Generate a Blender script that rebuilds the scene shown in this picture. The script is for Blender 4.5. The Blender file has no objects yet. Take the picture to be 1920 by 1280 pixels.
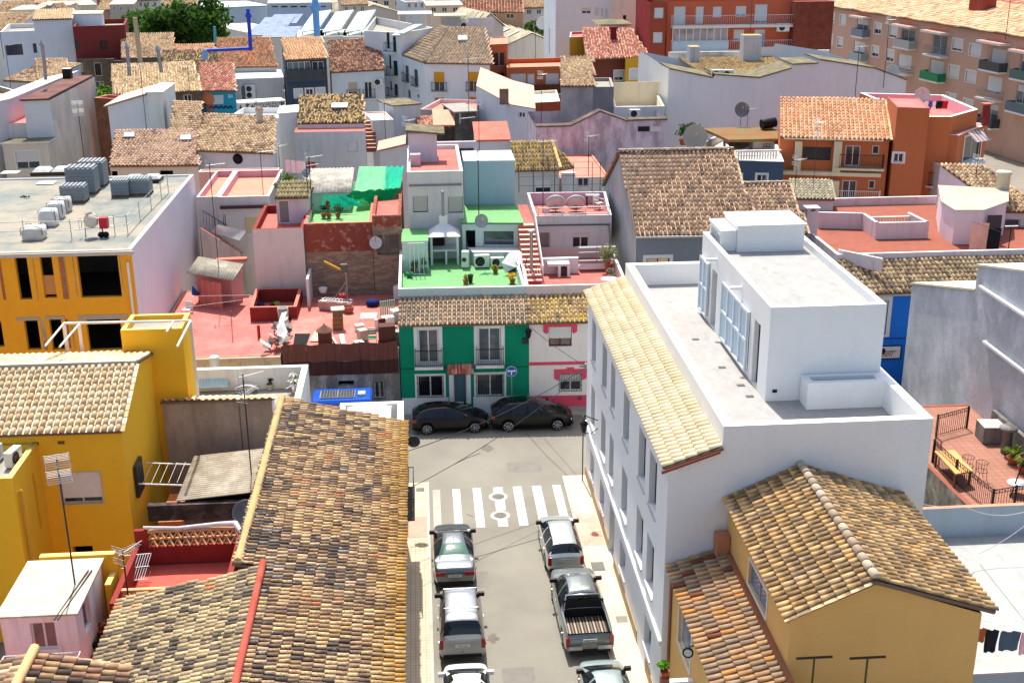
import bpy, math, random
import numpy as np
from mathutils import Vector as V3, Matrix
random.seed(7); RNG=np.random.RandomState(11)
C=bpy.context.scene.collection
# ---------------------------------------------------------------- camera
F=2270.;CH=26.7
PITCH=math.radians(19.6);YAW=math.radians(4.27);ROLL=math.radians(0.4)
_f0=V3((math.sin(YAW),math.cos(YAW),0));_r0=V3((math.cos(YAW),-math.sin(YAW),0))
FWD=_f0*math.cos(PITCH)+V3((0,0,-math.sin(PITCH)));UP0=_f0*math.sin(PITCH)+V3((0,0,math.cos(PITCH)))
RGT=_r0*math.cos(ROLL)-UP0*math.sin(ROLL);UPV=UP0*math.cos(ROLL)+_r0*math.sin(ROLL)
cd=bpy.data.cameras.new('camera');cam=bpy.data.objects.new('camera',cd);C.objects.link(cam)
cd.sensor_width=36;cd.lens=36*F/1920;cd.clip_end=2000;cd.clip_start=.5
cam.matrix_world=Matrix(((RGT.x,UPV.x,-FWD.x,0),(RGT.y,UPV.y,-FWD.y,0),(RGT.z,UPV.z,-FWD.z,CH),(0,0,0,1)))
bpy.context.scene.camera=cam
def ray(px,py): return FWD+RGT*((px-960)/F)+UPV*((640-py)/F)
def P(px,py,z=0.):
    d=ray(px,py);t=(z-CH)/d.z;return V3((d.x*t,d.y*t,z))
def PY(px,py,y):
    d=ray(px,py);t=y/d.y;return V3((d.x*t,y,CH+d.z*t))
def PX(px,py,x):
    d=ray(px,py);t=x/d.x;return V3((x,d.y*t,CH+d.z*t))
def PP(px,py,o,n):
    d=ray(px,py);c=V3((0,0,CH));t=(o-c).dot(n)/d.dot(n);return c+d*t
# ---------------------------------------------------------------- light
sc=bpy.context.scene
SUN_EL=math.radians(62);SUN_AZ=math.radians(-6)   # azimuth from +Y (street direction), negative = towards -X
w=bpy.data.worlds.new('World');sc.world=w;w.use_nodes=True
nt=w.node_tree;nt.nodes.clear()
sky=nt.nodes.new('ShaderNodeTexSky');sky.sky_type='NISHITA';sky.sun_disc=False
sky.sun_elevation=SUN_EL;sky.sun_rotation=SUN_AZ;sky.altitude=50;sky.air_density=1.;sky.dust_density=3.;sky.ozone_density=.4
bg=nt.nodes.new('ShaderNodeBackground');bg.inputs[1].default_value=.125
wo=nt.nodes.new('ShaderNodeOutputWorld');nt.links.new(sky.outputs[0],bg.inputs[0]);nt.links.new(bg.outputs[0],wo.inputs[0])
sl=bpy.data.lights.new('sun','SUN');sl.energy=3.9;sl.angle=math.radians(.53);sl.color=(1,.955,.88)
so=bpy.data.objects.new('sun',sl);C.objects.link(so)
sd=V3((math.sin(SUN_AZ)*math.cos(SUN_EL),math.cos(SUN_AZ)*math.cos(SUN_EL),math.sin(SUN_EL)))
so.rotation_euler=sd.to_track_quat('Z','Y').to_euler();so.location=(0,60,80)
sc.view_settings.view_transform='Standard';sc.view_settings.look='None';sc.view_settings.gamma=1;sc.view_settings.exposure=.80
sc.cycles.max_bounces=8;sc.cycles.diffuse_bounces=6
# ---------------------------------------------------------------- materials
def lin(c):
    return tuple(((x/255)/12.92 if x/255<=.04045 else ((x/255+.055)/1.055)**2.4) for x in c[:3])+(1.,)
MC={}
class NG:
    def __init__(s,name):
        s.m=bpy.data.materials.new(name);s.m.use_nodes=True;s.t=s.m.node_tree;s.t.nodes.clear()
        s.out=s.n('ShaderNodeOutputMaterial');s.b=s.n('ShaderNodeBsdfPrincipled');s.l(s.b.outputs[0],s.out.inputs[0])
        s.b.inputs['Specular IOR Level'].default_value=.25
    def n(s,k,**kw):
        o=s.t.nodes.new(k)
        for a,b in kw.items(): setattr(o,a,b)
        return o
    def l(s,a,b): s.t.links.new(a,b)
    def pos(s,sc=(1,1,1)):
        g=s.n('ShaderNodeNewGeometry');v=s.n('ShaderNodeVectorMath',operation='MULTIPLY');v.inputs[1].default_value=sc
        s.l(g.outputs['Position'],v.inputs[0]);return v.outputs[0]
    def noise(s,scale,vec,det=4,rough=.55):
        o=s.n('ShaderNodeTexNoise');o.inputs['Scale'].default_value=scale;o.inputs['Detail'].default_value=det;o.inputs['Roughness'].default_value=rough
        s.l(vec,o.inputs['Vector']);return o.outputs['Fac']
    def ramp(s,fac,stops,interp='LINEAR'):
        o=s.n('ShaderNodeValToRGB');r=o.color_ramp;r.interpolation=interp
        while len(r.elements)<len(stops): r.elements.new(.5)
        for e,(p,c) in zip(r.elements,stops): e.position=p;e.color=c if len(c)==4 else tuple(c)+(1,)
        s.l(fac,o.inputs[0]);return o.outputs[0]
    def mix(s,fac,a,b,mode='MIX'):
        o=s.n('ShaderNodeMix',data_type='RGBA',blend_type=mode)
        for v,i in ((fac,0),(a,6),(b,7)):
            if hasattr(v,'links'): s.l(v,o.inputs[i])
            elif i==0: o.inputs[0].default_value=v
            else: o.inputs[i].default_value=v
        return o.outputs[2]
    def bump(s,h,st=.3,d=.02):
        o=s.n('ShaderNodeBump');o.inputs['Strength'].default_value=st;o.inputs['Distance'].default_value=d
        s.l(h,o.inputs['Height']);s.l(o.outputs[0],s.b.inputs['Normal'])
def cached(fn):
    def f(*a,**k):
        key=(fn.__name__,a,tuple(sorted(k.items())))
        if key not in MC: MC[key]=fn(*a,**k)
        return MC[key]
    return f
@cached
def stucco(c,dirt=.12,grime=(120,112,100),rough=.92):
    g=NG('stucco');p=g.pos();base=lin(c);gr=lin(grime)
    n1=g.noise(.35,p,5);n2=g.noise(1.,g.pos((2.2,2.2,.35)),5,.6);n3=g.noise(6.,p,3)
    a=g.ramp(n1,[(.35,(0,0,0)),(.75,(1,1,1))]);b=g.ramp(n2,[(.5,(0,0,0)),(.8,(1,1,1))])
    d=tuple(x*.93 for x in base[:3])+(1,)
    col=g.mix(a,base,d)
    m=g.n('ShaderNodeMath',operation='MULTIPLY');g.l(b,m.inputs[0]);m.inputs[1].default_value=dirt*2.2
    col=g.mix(m.outputs[0],col,gr)
    c3=g.ramp(n3,[(.3,(.96,.96,.96)),(.7,(1,1,1))]);col=g.mix(1.,col,c3,'MULTIPLY')
    g.l(col,g.b.inputs['Base Color']);g.b.inputs['Roughness'].default_value=rough
    g.bump(g.noise(22.,p,2),.12,.02);return g.m
@cached
def oldwall(c,under,amt=.5,scale=1.2,streak=1.):
    """weathered render: patches of the under colour showing through, with a shape of their own"""
    g=NG('old_render');p=g.pos((1,1,streak));n=g.noise(scale,p,8,.68);n2=g.noise(.4,g.pos(),3)
    f=g.ramp(n,[(.5-amt*.25,(0,0,0)),(.62-amt*.1,(1,1,1))]);base=g.mix(g.ramp(n2,[(.3,(0,0,0)),(.7,(1,1,1))]),lin(c),tuple(x*.8 for x in lin(c)[:3])+(1,))
    col=g.mix(f,base,lin(under));n3=g.noise(9.,g.pos(),4);col=g.mix(1.,col,g.ramp(n3,[(.3,(.82,.82,.82)),(.7,(1,1,1))]),'MULTIPLY')
    g.l(col,g.b.inputs['Base Color']);g.b.inputs['Roughness'].default_value=.95;g.bump(n,.3,.03);return g.m
@cached
def floorm(c,wear=(215,170,160),amt=.4,rough=.9):
    g=NG('roof_floor');p=g.pos();n=g.noise(.5,p,6,.6);n2=g.noise(3.,g.pos((1,.5,1)),5,.6)
    f=g.ramp(n,[(.45,(0,0,0)),(.75,(amt,amt,amt))]);col=g.mix(f,lin(c),lin(wear))
    col=g.mix(1.,col,g.ramp(n2,[(.3,(.86,.86,.86)),(.65,(1,1,1))]),'MULTIPLY')
    st=g.noise(1.7,g.pos((1,.6,1)),7,.7);dk=tuple(x*.5 for x in lin(c)[:3])+(1,);col=g.mix(g.ramp(st,[(.56,(0,0,0)),(.68,(amt*.8,)*3)]),col,dk)
    g.l(col,g.b.inputs['Base Color']);g.b.inputs['Roughness'].default_value=rough;g.bump(n2,.1,.02);return g.m
@cached
def flat(c,rough=.6,metal=0.,spec=.3):
    g=NG('paint');p=g.pos();n=g.noise(5.,p,3);col=g.mix(1.,lin(c),g.ramp(n,[(.3,(.9,.9,.9)),(.7,(1,1,1))]),'MULTIPLY')
    g.l(col,g.b.inputs['Base Color']);g.b.inputs['Roughness'].default_value=rough;g.b.inputs['Metallic'].default_value=metal
    g.b.inputs['Specular IOR Level'].default_value=spec;return g.m
@cached
def carpaint(c,metal=.5):
    g=NG('car_paint');g.b.inputs['Base Color'].default_value=lin(c);g.b.inputs['Metallic'].default_value=metal
    g.b.inputs['Roughness'].default_value=.32;g.b.inputs['Coat Weight'].default_value=.8;g.b.inputs['Coat Roughness'].default_value=.05;return g.m
@cached
def glass(c=(22,26,30),rough=.06):
    g=NG('glass');n=g.noise(.9,g.pos(),2);col=g.mix(n,lin(c),lin(tuple(min(255,x*2+12) for x in c)))
    g.l(col,g.b.inputs['Base Color']);g.b.inputs['Roughness'].default_value=rough;g.b.inputs['Specular IOR Level'].default_value=.5;return g.m
@cached
def shutter(c,step=.05):
    g=NG('shutter');s=g.n('ShaderNodeSeparateXYZ');g.l(g.pos(),s.inputs[0])
    m=g.n('ShaderNodeMath',operation='MULTIPLY');g.l(s.outputs[2],m.inputs[0]);m.inputs[1].default_value=1/step
    f=g.n('ShaderNodeMath',operation='FRACT');g.l(m.outputs[0],f.inputs[0])
    col=g.mix(1.,lin(c),g.ramp(f.outputs[0],[(0,(.72,.72,.72)),(.2,(1,1,1))]),'MULTIPLY')
    g.l(col,g.b.inputs['Base Color']);g.b.inputs['Roughness'].default_value=.6;g.bump(f.outputs[0],.4,.01);return g.m
@cached
def brick(c=(165,95,70),mortar=(170,155,140),scale=5.,warp=0):
    g=NG('brick');t=g.n('ShaderNodeTexBrick');t.inputs['Scale'].default_value=scale;t.inputs['Color1'].default_value=lin(c);t.inputs['Color2'].default_value=tuple(x*.65 for x in lin(c)[:3])+(1,)
    t.inputs['Mortar'].default_value=lin(mortar);t.inputs['Mortar Size'].default_value=.03
    s=g.n('ShaderNodeSeparateXYZ');g.l(g.pos(),s.inputs[0]);a=g.n('ShaderNodeMath',operation='ADD');g.l(s.outputs[0],a.inputs[0]);g.l(s.outputs[1],a.inputs[1])
    cmb=g.n('ShaderNodeCombineXYZ');g.l(a.outputs[0],cmb.inputs[0]);g.l(s.outputs[2],cmb.inputs[1]);g.l(cmb.outputs[0],t.inputs['Vector'])
    n=g.noise(1.5,g.pos(),5);col=g.mix(1.,t.outputs[0],g.ramp(n,[(.3,(.65,.62,.6)),(.7,(1,1,1))]),'MULTIPLY')
    g.l(col,g.b.inputs['Base Color']);g.b.inputs['Roughness'].default_value=.95;return g.m
@cached
def tilem(pal,lichen=(95,80,50),la=.5,dark=0.,clump=0.,lx=None):
    """roof tile: pal = ((weight,rgb),...) picked per tile by the 'tile' attribute; lichen blotches; dark = smoked end of each tile"""
    g=NG('roof_tile');at=g.n('ShaderNodeAttribute',attribute_name='tile');tot=sum(x[0] for x in pal);acc=0;st=[]
    for wgt,c in pal: st.append((acc/tot,lin(c)));acc+=wgt
    p=g.pos();fac=at.outputs['Fac']
    if clump:
        mr=g.n('ShaderNodeMapRange');mr.inputs[1].default_value=.32;mr.inputs[2].default_value=.68;g.l(g.noise(.42,p,4,.6),mr.inputs[0]);mx=g.n('ShaderNodeMix');mx.inputs[0].default_value=clump;g.l(fac,mx.inputs[2]);g.l(mr.outputs[0],mx.inputs[3]);fac=mx.outputs[0]
    col=g.ramp(fac,st,'CONSTANT')
    wn=g.n('ShaderNodeTexWhiteNoise',noise_dimensions='1D');g.l(at.outputs['Fac'],wn.inputs['W'])
    col=g.mix(1.,col,g.ramp(wn.outputs[0],[(0,(.86,.86,.86)),(1,(1.12,1.12,1.12))]),'MULTIPLY')
    n=g.noise(.8,p,6,.65);n2=g.noise(17.,p,4,.7)
    mm=g.n('ShaderNodeMath',operation='MULTIPLY');g.l(g.ramp(n,[(.4,(.3,.3,.3)),(.7,(1,1,1))]),mm.inputs[0]);g.l(g.ramp(n2,[(.47,(0,0,0)),(.6,(1,1,1))]),mm.inputs[1])
    m2=g.n('ShaderNodeMath',operation='MULTIPLY');g.l(mm.outputs[0],m2.inputs[0]);m2.inputs[1].default_value=la
    col=g.mix(m2.outputs[0],col,lin(lichen))
    if lx:
        sx=g.n('ShaderNodeSeparateXYZ');g.l(p,sx.inputs[0]);mr=g.n('ShaderNodeMapRange');mr.inputs[1].default_value=lx[0];mr.inputs[2].default_value=lx[1];g.l(sx.outputs[0],mr.inputs[0])
        ml=g.n('ShaderNodeMath',operation='MULTIPLY');g.l(mr.outputs[0],ml.inputs[0]);g.l(g.ramp(g.noise(5.,p,5,.7),[(.4,(0,0,0)),(.56,(1,1,1))]),ml.inputs[1]);col=g.mix(ml.outputs[0],col,lin((186,140,52)))
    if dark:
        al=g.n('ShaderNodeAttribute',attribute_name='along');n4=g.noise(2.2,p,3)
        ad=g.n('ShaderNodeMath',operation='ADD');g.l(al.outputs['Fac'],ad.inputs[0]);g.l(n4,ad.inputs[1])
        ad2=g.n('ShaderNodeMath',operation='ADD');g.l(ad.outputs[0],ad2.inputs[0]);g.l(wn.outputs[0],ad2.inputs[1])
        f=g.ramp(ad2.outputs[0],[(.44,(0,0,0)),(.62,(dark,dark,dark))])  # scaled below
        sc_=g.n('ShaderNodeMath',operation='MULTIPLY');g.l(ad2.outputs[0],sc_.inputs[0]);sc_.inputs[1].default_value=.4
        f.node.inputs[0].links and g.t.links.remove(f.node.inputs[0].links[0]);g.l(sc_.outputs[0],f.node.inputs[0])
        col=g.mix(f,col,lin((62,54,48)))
    g.l(col,g.b.inputs['Base Color']);g.b.inputs['Roughness'].default_value=.9;g.bump(n2,.25,.01);return g.m
@cached
def leafm(c,c2,sat=1.):
    g=NG('leaves');at=g.n('ShaderNodeAttribute',attribute_name='tile')
    col=g.mix(at.outputs['Fac'],lin(c),lin(c2));g.l(col,g.b.inputs['Base Color']);g.b.inputs['Roughness'].default_value=.6
    t=g.n('ShaderNodeBsdfTranslucent');g.l(col,t.inputs[0]);mx=g.n('ShaderNodeMixShader');mx.inputs[0].default_value=.3
    g.l(g.b.outputs[0],mx.inputs[1]);g.l(t.outputs[0],mx.inputs[2]);g.l(mx.outputs[0],g.out.inputs[0]);return g.m
@cached
def cloth(c,trans=.3):
    g=NG('cloth');n=g.noise(3.,g.pos(),3);col=g.mix(1.,lin(c),g.ramp(n,[(.3,(.85,.85,.85)),(.7,(1,1,1))]),'MULTIPLY');g.l(col,g.b.inputs['Base Color']);g.b.inputs['Roughness'].default_value=.9
    t=g.n('ShaderNodeBsdfTranslucent');g.l(col,t.inputs[0]);mx=g.n('ShaderNodeMixShader');mx.inputs[0].default_value=trans
    g.l(g.b.outputs[0],mx.inputs[1]);g.l(t.outputs[0],mx.inputs[2]);g.l(mx.outputs[0],g.out.inputs[0]);return g.m
# ---------------------------------------------------------------- mesh builder
ORG={}
class MB:
    def __init__(s): s.v=[];s.f=[];s.m=[];s.mats=[];s.sm=[]
    def mi(s,m):
        if m not in s.mats: s.mats.append(m)
        return s.mats.index(m)
    def face(s,pts,m,smooth=False):
        b=len(s.v);s.v+= [tuple(p) for p in pts];s.f.append(tuple(range(b,b+len(pts))));s.m.append(s.mi(m));s.sm.append(smooth)
    def mesh(s,vs,fs,m,smooth=False):
        b=len(s.v);s.v+=[tuple(p) for p in vs];k=s.mi(m)
        for f in fs: s.f.append(tuple(b+i for i in f));s.m.append(k);s.sm.append(smooth)
    def obox(s,o,ex,ey,ez,m,top=None):
        """box from corner o along the three edge vectors"""
        o,ex,ey,ez=V3(o),V3(ex),V3(ey),V3(ez);p=[o,o+ex,o+ex+ey,o+ey];q=[a+ez for a in p]
        if ex.cross(ey).dot(ez)<0: fs=[(0,1,2,3),(7,6,5,4),(0,4,5,1),(1,5,6,2),(2,6,7,3),(3,7,4,0)]
        else: fs=[(3,2,1,0),(4,5,6,7),(0,1,5,4),(1,2,6,5),(2,3,7,6),(3,0,4,7)]
        s.mesh(p+q,fs,m)
        if top: s.m[-5]=s.mi(top)
    def box(s,x0,y0,z0,x1,y1,z1,m,top=None): s.obox((x0,y0,z0),(x1-x0,0,0),(0,y1-y0,0),(0,0,z1-z0),m,top)
    def prism(s,pts,z0,z1,m,top=None,bottom=True):
        n=len(pts);b=[(p[0],p[1],z0) for p in pts];t=[(p[0],p[1],z1) for p in pts]
        s.mesh(b+t,[(i,(i+1)%n,n+(i+1)%n,n+i) for i in range(n)],m);s.face(t,top or m)
        if bottom: s.face(b[::-1],m)
    def tube(s,pts,r,m,n=6,cap=True,smooth=True):
        pts=[V3(p) for p in pts];R=r if isinstance(r,(list,tuple)) else [r]*len(pts);vs=[];fs=[]
        for i,p in enumerate(pts):
            d=(pts[min(i+1,len(pts)-1)]-pts[max(i-1,0)]).normalized();a=d.cross(V3((0,0,1)))
            a=a.normalized() if a.length>.05 else d.cross(V3((1,0,0))).normalized();b=d.cross(a)
            for k in range(n):
                t=2*math.pi*k/n;vs.append(p+a*(R[i]*math.cos(t))+b*(R[i]*math.sin(t)))
        for i in range(len(pts)-1):
            for k in range(n): fs.append((i*n+k,i*n+(k+1)%n,(i+1)*n+(k+1)%n,(i+1)*n+k))
        s.mesh(vs,fs,m,smooth)
        if cap and n>2: s.face(vs[:n],m);s.face(vs[-n:][::-1],m)
    def lathe(s,o,prof,m,n=12,axis=None,smooth=True):
        """prof = [(r,h),...] turned about the vertical (or axis) through o"""
        o=V3(o);ax=V3(axis).normalized() if axis else V3((0,0,1));a=ax.cross(V3((0,1,0)))
        a=a.normalized() if a.length>.05 else V3((1,0,0));b=ax.cross(a);vs=[];fs=[]
        for r,h in prof:
            for k in range(n):
                t=2*math.pi*k/n;vs.append(o+ax*h+a*(r*math.cos(t))+b*(r*math.sin(t)))
        for i in range(len(prof)-1):
            for k in range(n): fs.append((i*n+k,i*n+(k+1)%n,(i+1)*n+(k+1)%n,(i+1)*n+k))
        s.mesh(vs,fs,m,smooth)
        if prof[-1][0]>.001: s.face(vs[-n:],m)
        if prof[0][0]>.001: s.face(vs[:n][::-1],m)
    def build(s,name,parent=None,**props):
        if not s.v: return None
        o=ORG[parent.name] if parent else None;v=np.array(s.v,dtype=float)
        if parent is None: o=V3(v.mean(axis=0));o.z=v[:,2].min()
        v=v-np.array(o)
        me=bpy.data.meshes.new(name);me.from_pydata(v.tolist(),[],s.f)
        for m in s.mats: me.materials.append(m)
        me.polygons.foreach_set('material_index',s.m);me.polygons.foreach_set('use_smooth',s.sm);me.update()
        ob=bpy.data.objects.new(name,me);C.objects.link(ob);ORG[ob.name]=o
        if parent: ob.parent=parent
        else: ob.location=o
        for k,x in props.items():
            if x: ob[k]=x
        return ob
def thing(name,label,cat,loc,group=None):
    o=bpy.data.objects.new(name,None);C.objects.link(o);o.location=loc;ORG[o.name]=V3(loc);o.empty_display_size=.2
    o['label']=label;o['category']=cat
    if group: o['group']=group
    return o
def fastmesh(name,v,loops,starts,mat,parent,attrs=(),smooth=None,mats=None,midx=None):
    o=ORG[parent.name] if parent else V3((0,0,0));v=np.asarray(v,dtype=np.float32)-np.array(o,dtype=np.float32)
    me=bpy.data.meshes.new(name);me.vertices.add(len(v));me.vertices.foreach_set('co',v.ravel())
    me.loops.add(len(loops));me.loops.foreach_set('vertex_index',np.asarray(loops,dtype=np.int32))
    me.polygons.add(len(starts));me.polygons.foreach_set('loop_start',np.asarray(starts,dtype=np.int32))
    if smooth is not None: me.polygons.foreach_set('use_smooth',smooth)
    for m in (mats or [mat]): me.materials.append(m)
    if midx is not None: me.polygons.foreach_set('material_index',midx)
    for nm,dom,val in attrs:
        a=me.attributes.new(nm,'FLOAT',dom);a.data.foreach_set('value',np.asarray(val,dtype=np.float32))
    me.update(calc_edges=True);me.validate()
    ob=bpy.data.objects.new(name,me);C.objects.link(ob);ORG[ob.name]=o
    if parent: ob.parent=parent
    return ob
# ---------------------------------------------------------------- tiled roofs
def inpoly(u,v,poly):
    c=np.zeros(u.shape,bool);n=len(poly)
    for i in range(n):
        x0,y0=poly[i];x1,y1=poly[(i+1)%n]
        with np.errstate(divide='ignore',invalid='ignore'):
            k=((y0>v)!=(y1>v))&(u<(x1-x0)*(v-y0)/(y1-y0+1e-12)+x0)
        c^=k
    return c
def tile_geo(Cn,U,Vv,N,L,r,seg,jit,scale_up=.8,h=.75):
    """barrel tiles at centres Cn (n,3), axes U (across) Vv (upslope) N; returns verts, loops, starts, per-face tile value, along"""
    n=len(Cn);ang=np.linspace(0,math.pi,seg+1);A=np.stack([-np.cos(ang),np.sin(ang)*h],1)
    rows=[]
    j=lambda s:RNG.uniform(-s,s,(n,1,1))
    du=j(jit);dv=j(jit*1.5);dz=RNG.uniform(0,jit*.8,(n,1,1));tw=RNG.uniform(-jit,jit,(n,1,1))
    lo=A*r;hi=A*r*scale_up
    def pl(a,vv,lift,tws):
        u=a[None,:,0:1]+du+tw*tws;z=a[None,:,1:2]+lift+dz
        return Cn[:,None,:]+u*U+ (vv+dv)*Vv+z*N
    a=pl(lo,-L*.52,.03,-1);b=pl(hi,L*.56,.0,1)
    v=np.concatenate([a,b],1).reshape(-1,3);k=seg+1;per=2*k
    base=(np.arange(n)*per)[:,None]
    q=np.array([[i,i+1,k+i+1,k+i] for i in range(seg)]).reshape(-1)[::1]
    q=np.array([[i+1,i,k+i,k+i+1] for i in range(seg)]).reshape(-1)
    cap=np.arange(k)
    loops=np.concatenate([base+q[None],base+cap[None]],1).reshape(-1)
    lens=np.tile(np.array([4]*seg+[k]),n);starts=np.concatenate([[0],np.cumsum(lens)[:-1]])
    along=np.tile(np.array([0.]*k+[1.]*k),n);sm=np.tile(np.array([True]*seg+[False]),n)
    return v,loops,starts,seg+1,along,sm
def tiles(poly,mat,parent,name='roof_tiles',pitch=.22,row=.34,r=None,seg=4,jit=.012,thick=.12,under=None,upd=None):
    """poly: 3D planar polygon, first edge = eave. Real half-round tiles on a slab."""
    poly=[V3(p) for p in poly];r=r or pitch*.4
    O=poly[0];U=(poly[1]-poly[0]).normalized();N=None
    for q in poly[2:]:
        nn=U.cross(q-O)
        if nn.length>.05: N=nn.normalized();break
    if N.z<0: N=-N
    Vv=N.cross(U)
    if Vv.z<0: Vv=-Vv
    p2=[((q-O).dot(U),(q-O).dot(Vv)) for q in poly];us=[a for a,b in p2];vs=[b for a,b in p2]
    nu=max(1,round((max(us)-min(us))/pitch));nv=max(1,round((max(vs)-min(vs))/row))
    pu=(max(us)-min(us))/nu;pv=(max(vs)-min(vs))/nv
    uu,vv=np.meshgrid(min(us)+(np.arange(nu)+.5)*pu,min(vs)+(np.arange(nv)+.5)*pv)
    uu=uu.ravel();vv=vv.ravel();k=inpoly(uu,vv,p2);uu=uu[k];vv=vv[k]
    # a little sag and waviness of an old roof
    Un=np.array(U);Vn=np.array(Vv);Nn=np.array(N);On=np.array(O)
    wav=(np.sin(uu*.9+O.x)*np.cos(vv*.7+O.y))*jit*2.2
    Cn=On+uu[:,None]*Un+vv[:,None]*Vn+(wav[:,None]+.02)*Nn
    v,lp,st,nf,al,sm=tile_geo(Cn,Un,Vn,Nn,pv,r,seg,jit)
    n=len(Cn);tv=np.repeat(RNG.rand(n),nf)
    # channels: one quad per tile, between the covers
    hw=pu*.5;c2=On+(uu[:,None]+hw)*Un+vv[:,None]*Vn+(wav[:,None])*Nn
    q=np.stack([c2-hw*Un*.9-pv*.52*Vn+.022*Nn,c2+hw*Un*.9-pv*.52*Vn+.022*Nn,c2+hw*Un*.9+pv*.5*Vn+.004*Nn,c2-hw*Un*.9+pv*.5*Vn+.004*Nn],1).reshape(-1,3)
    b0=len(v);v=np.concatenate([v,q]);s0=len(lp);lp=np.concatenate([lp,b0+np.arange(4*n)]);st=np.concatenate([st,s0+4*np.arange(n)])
    tv=np.concatenate([tv,.7+.3*RNG.rand(n)]);al=np.concatenate([al,np.tile([0.,0.,1.,1.],n)]);sm=np.concatenate([sm,np.zeros(n,bool)])  # channels take the palette's last, mostly dark colours: shade between covers painted in
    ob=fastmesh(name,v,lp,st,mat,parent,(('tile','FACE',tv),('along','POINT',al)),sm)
    s=MB();m=under or flat((120,100,85),.9)
    t=[p-N*.012 for p in poly];bt=[p-N*thick for p in poly];nn=len(t);s.face(t,m);s.face(bt[::-1],m)
    for i in range(nn): s.face([bt[i],bt[(i+1)%nn],t[(i+1)%nn],t[i]],m)
    s.build('roof_slab',parent);return ob
def ridge(p0,p1,mat,parent,r=.13,L=.4,name='ridge_cap',seg=6):
    p0,p1=V3(p0),V3(p1);d=(p1-p0);n=max(1,round(d.length/L));Vv=d.normalized();U=Vv.cross(V3((0,0,1))).normalized();N=U.cross(Vv)
    Cn=np.array([p0+d*((i+.5)/n) for i in range(n)])
    v,lp,st,nf,al,sm=tile_geo(Cn,np.array(U),np.array(Vv),np.array(N),d.length/n,r,seg,.008,.9,.9)
    return fastmesh(name,v,lp,st,mat,parent,(('tile','FACE',np.repeat(RNG.rand(n),nf)),('along','POINT',al)),sm)
def corr(o,eu,ev,mat,parent,pitch=.18,amp=.03,name='corrugated_roof',thick=.03,n=6,bow=0):
    """corrugated sheet: waves across eu, straight along ev"""
    o,eu,ev=V3(o),V3(eu),V3(ev);N=eu.cross(ev).normalized();N=N if N.z>0 else -N;k=max(2,int(eu.length/pitch*n));s=MB();vs=[];fs=[]
    for d in (0,-thick):
        for i in range(k+1):
            z=N*(amp*math.sin(2*math.pi*i/n)+d);vs+= [o+eu*(i/k)+z,o+eu*(i/k)+ev+z]
    for i in range(k):
        a=2*i;fs.append((a,a+2,a+3,a+1));b=a+2*(k+1);fs.append((b,b+1,b+3,b+2))
    for i in range(k):
        a=2*i;b=a+2*(k+1);fs.append((a,b,b+2,a+2));fs.append((a+1,a+3,b+3,b+1))
    s.mesh(vs,fs,mat,True);return s.build(name,parent)
# ---------------------------------------------------------------- common materials
WHT=(226,226,222);WHITE=stucco(WHT,.12);FRAMEW=flat((225,225,220),.5);DARKF=flat((60,45,38),.5);BLK=flat((25,25,27),.5,.4);GALV=flat((150,152,152),.45,.6)
GLS=glass();GLB=glass((30,42,58));SHW=shutter((205,208,208));SHB=shutter((190,180,150));SHG=shutter((150,155,158));CONC=floorm((160,156,146),(140,135,125),.6)
RED=floorm((184,102,92),(200,136,124),.5);PINKR=floorm((200,124,110),(210,150,138),.6);TERR=floorm((150,86,68),(134,80,66),.5)
CONCW=oldwall((150,145,138),(95,92,88),.5,.9,.4);WOOD=flat((120,75,45),.6);STEEL=flat((170,172,172),.35,.8)
def offset(pts,t):
    n=len(pts);out=[]
    for i in range(n):
        p0,p1,p2=V3((*pts[i-1],0)),V3((*pts[i],0)),V3((*pts[(i+1)%n],0));a=(p1-p0).normalized();b=(p2-p1).normalized()
        na=V3((-a.y,a.x,0));nb=V3((-b.y,b.x,0));k=1+na.dot(nb)
        o=(na+nb)*(t/max(k,.3));out.append((p1.x+o.x,p1.y+o.y))
    return out
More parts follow.
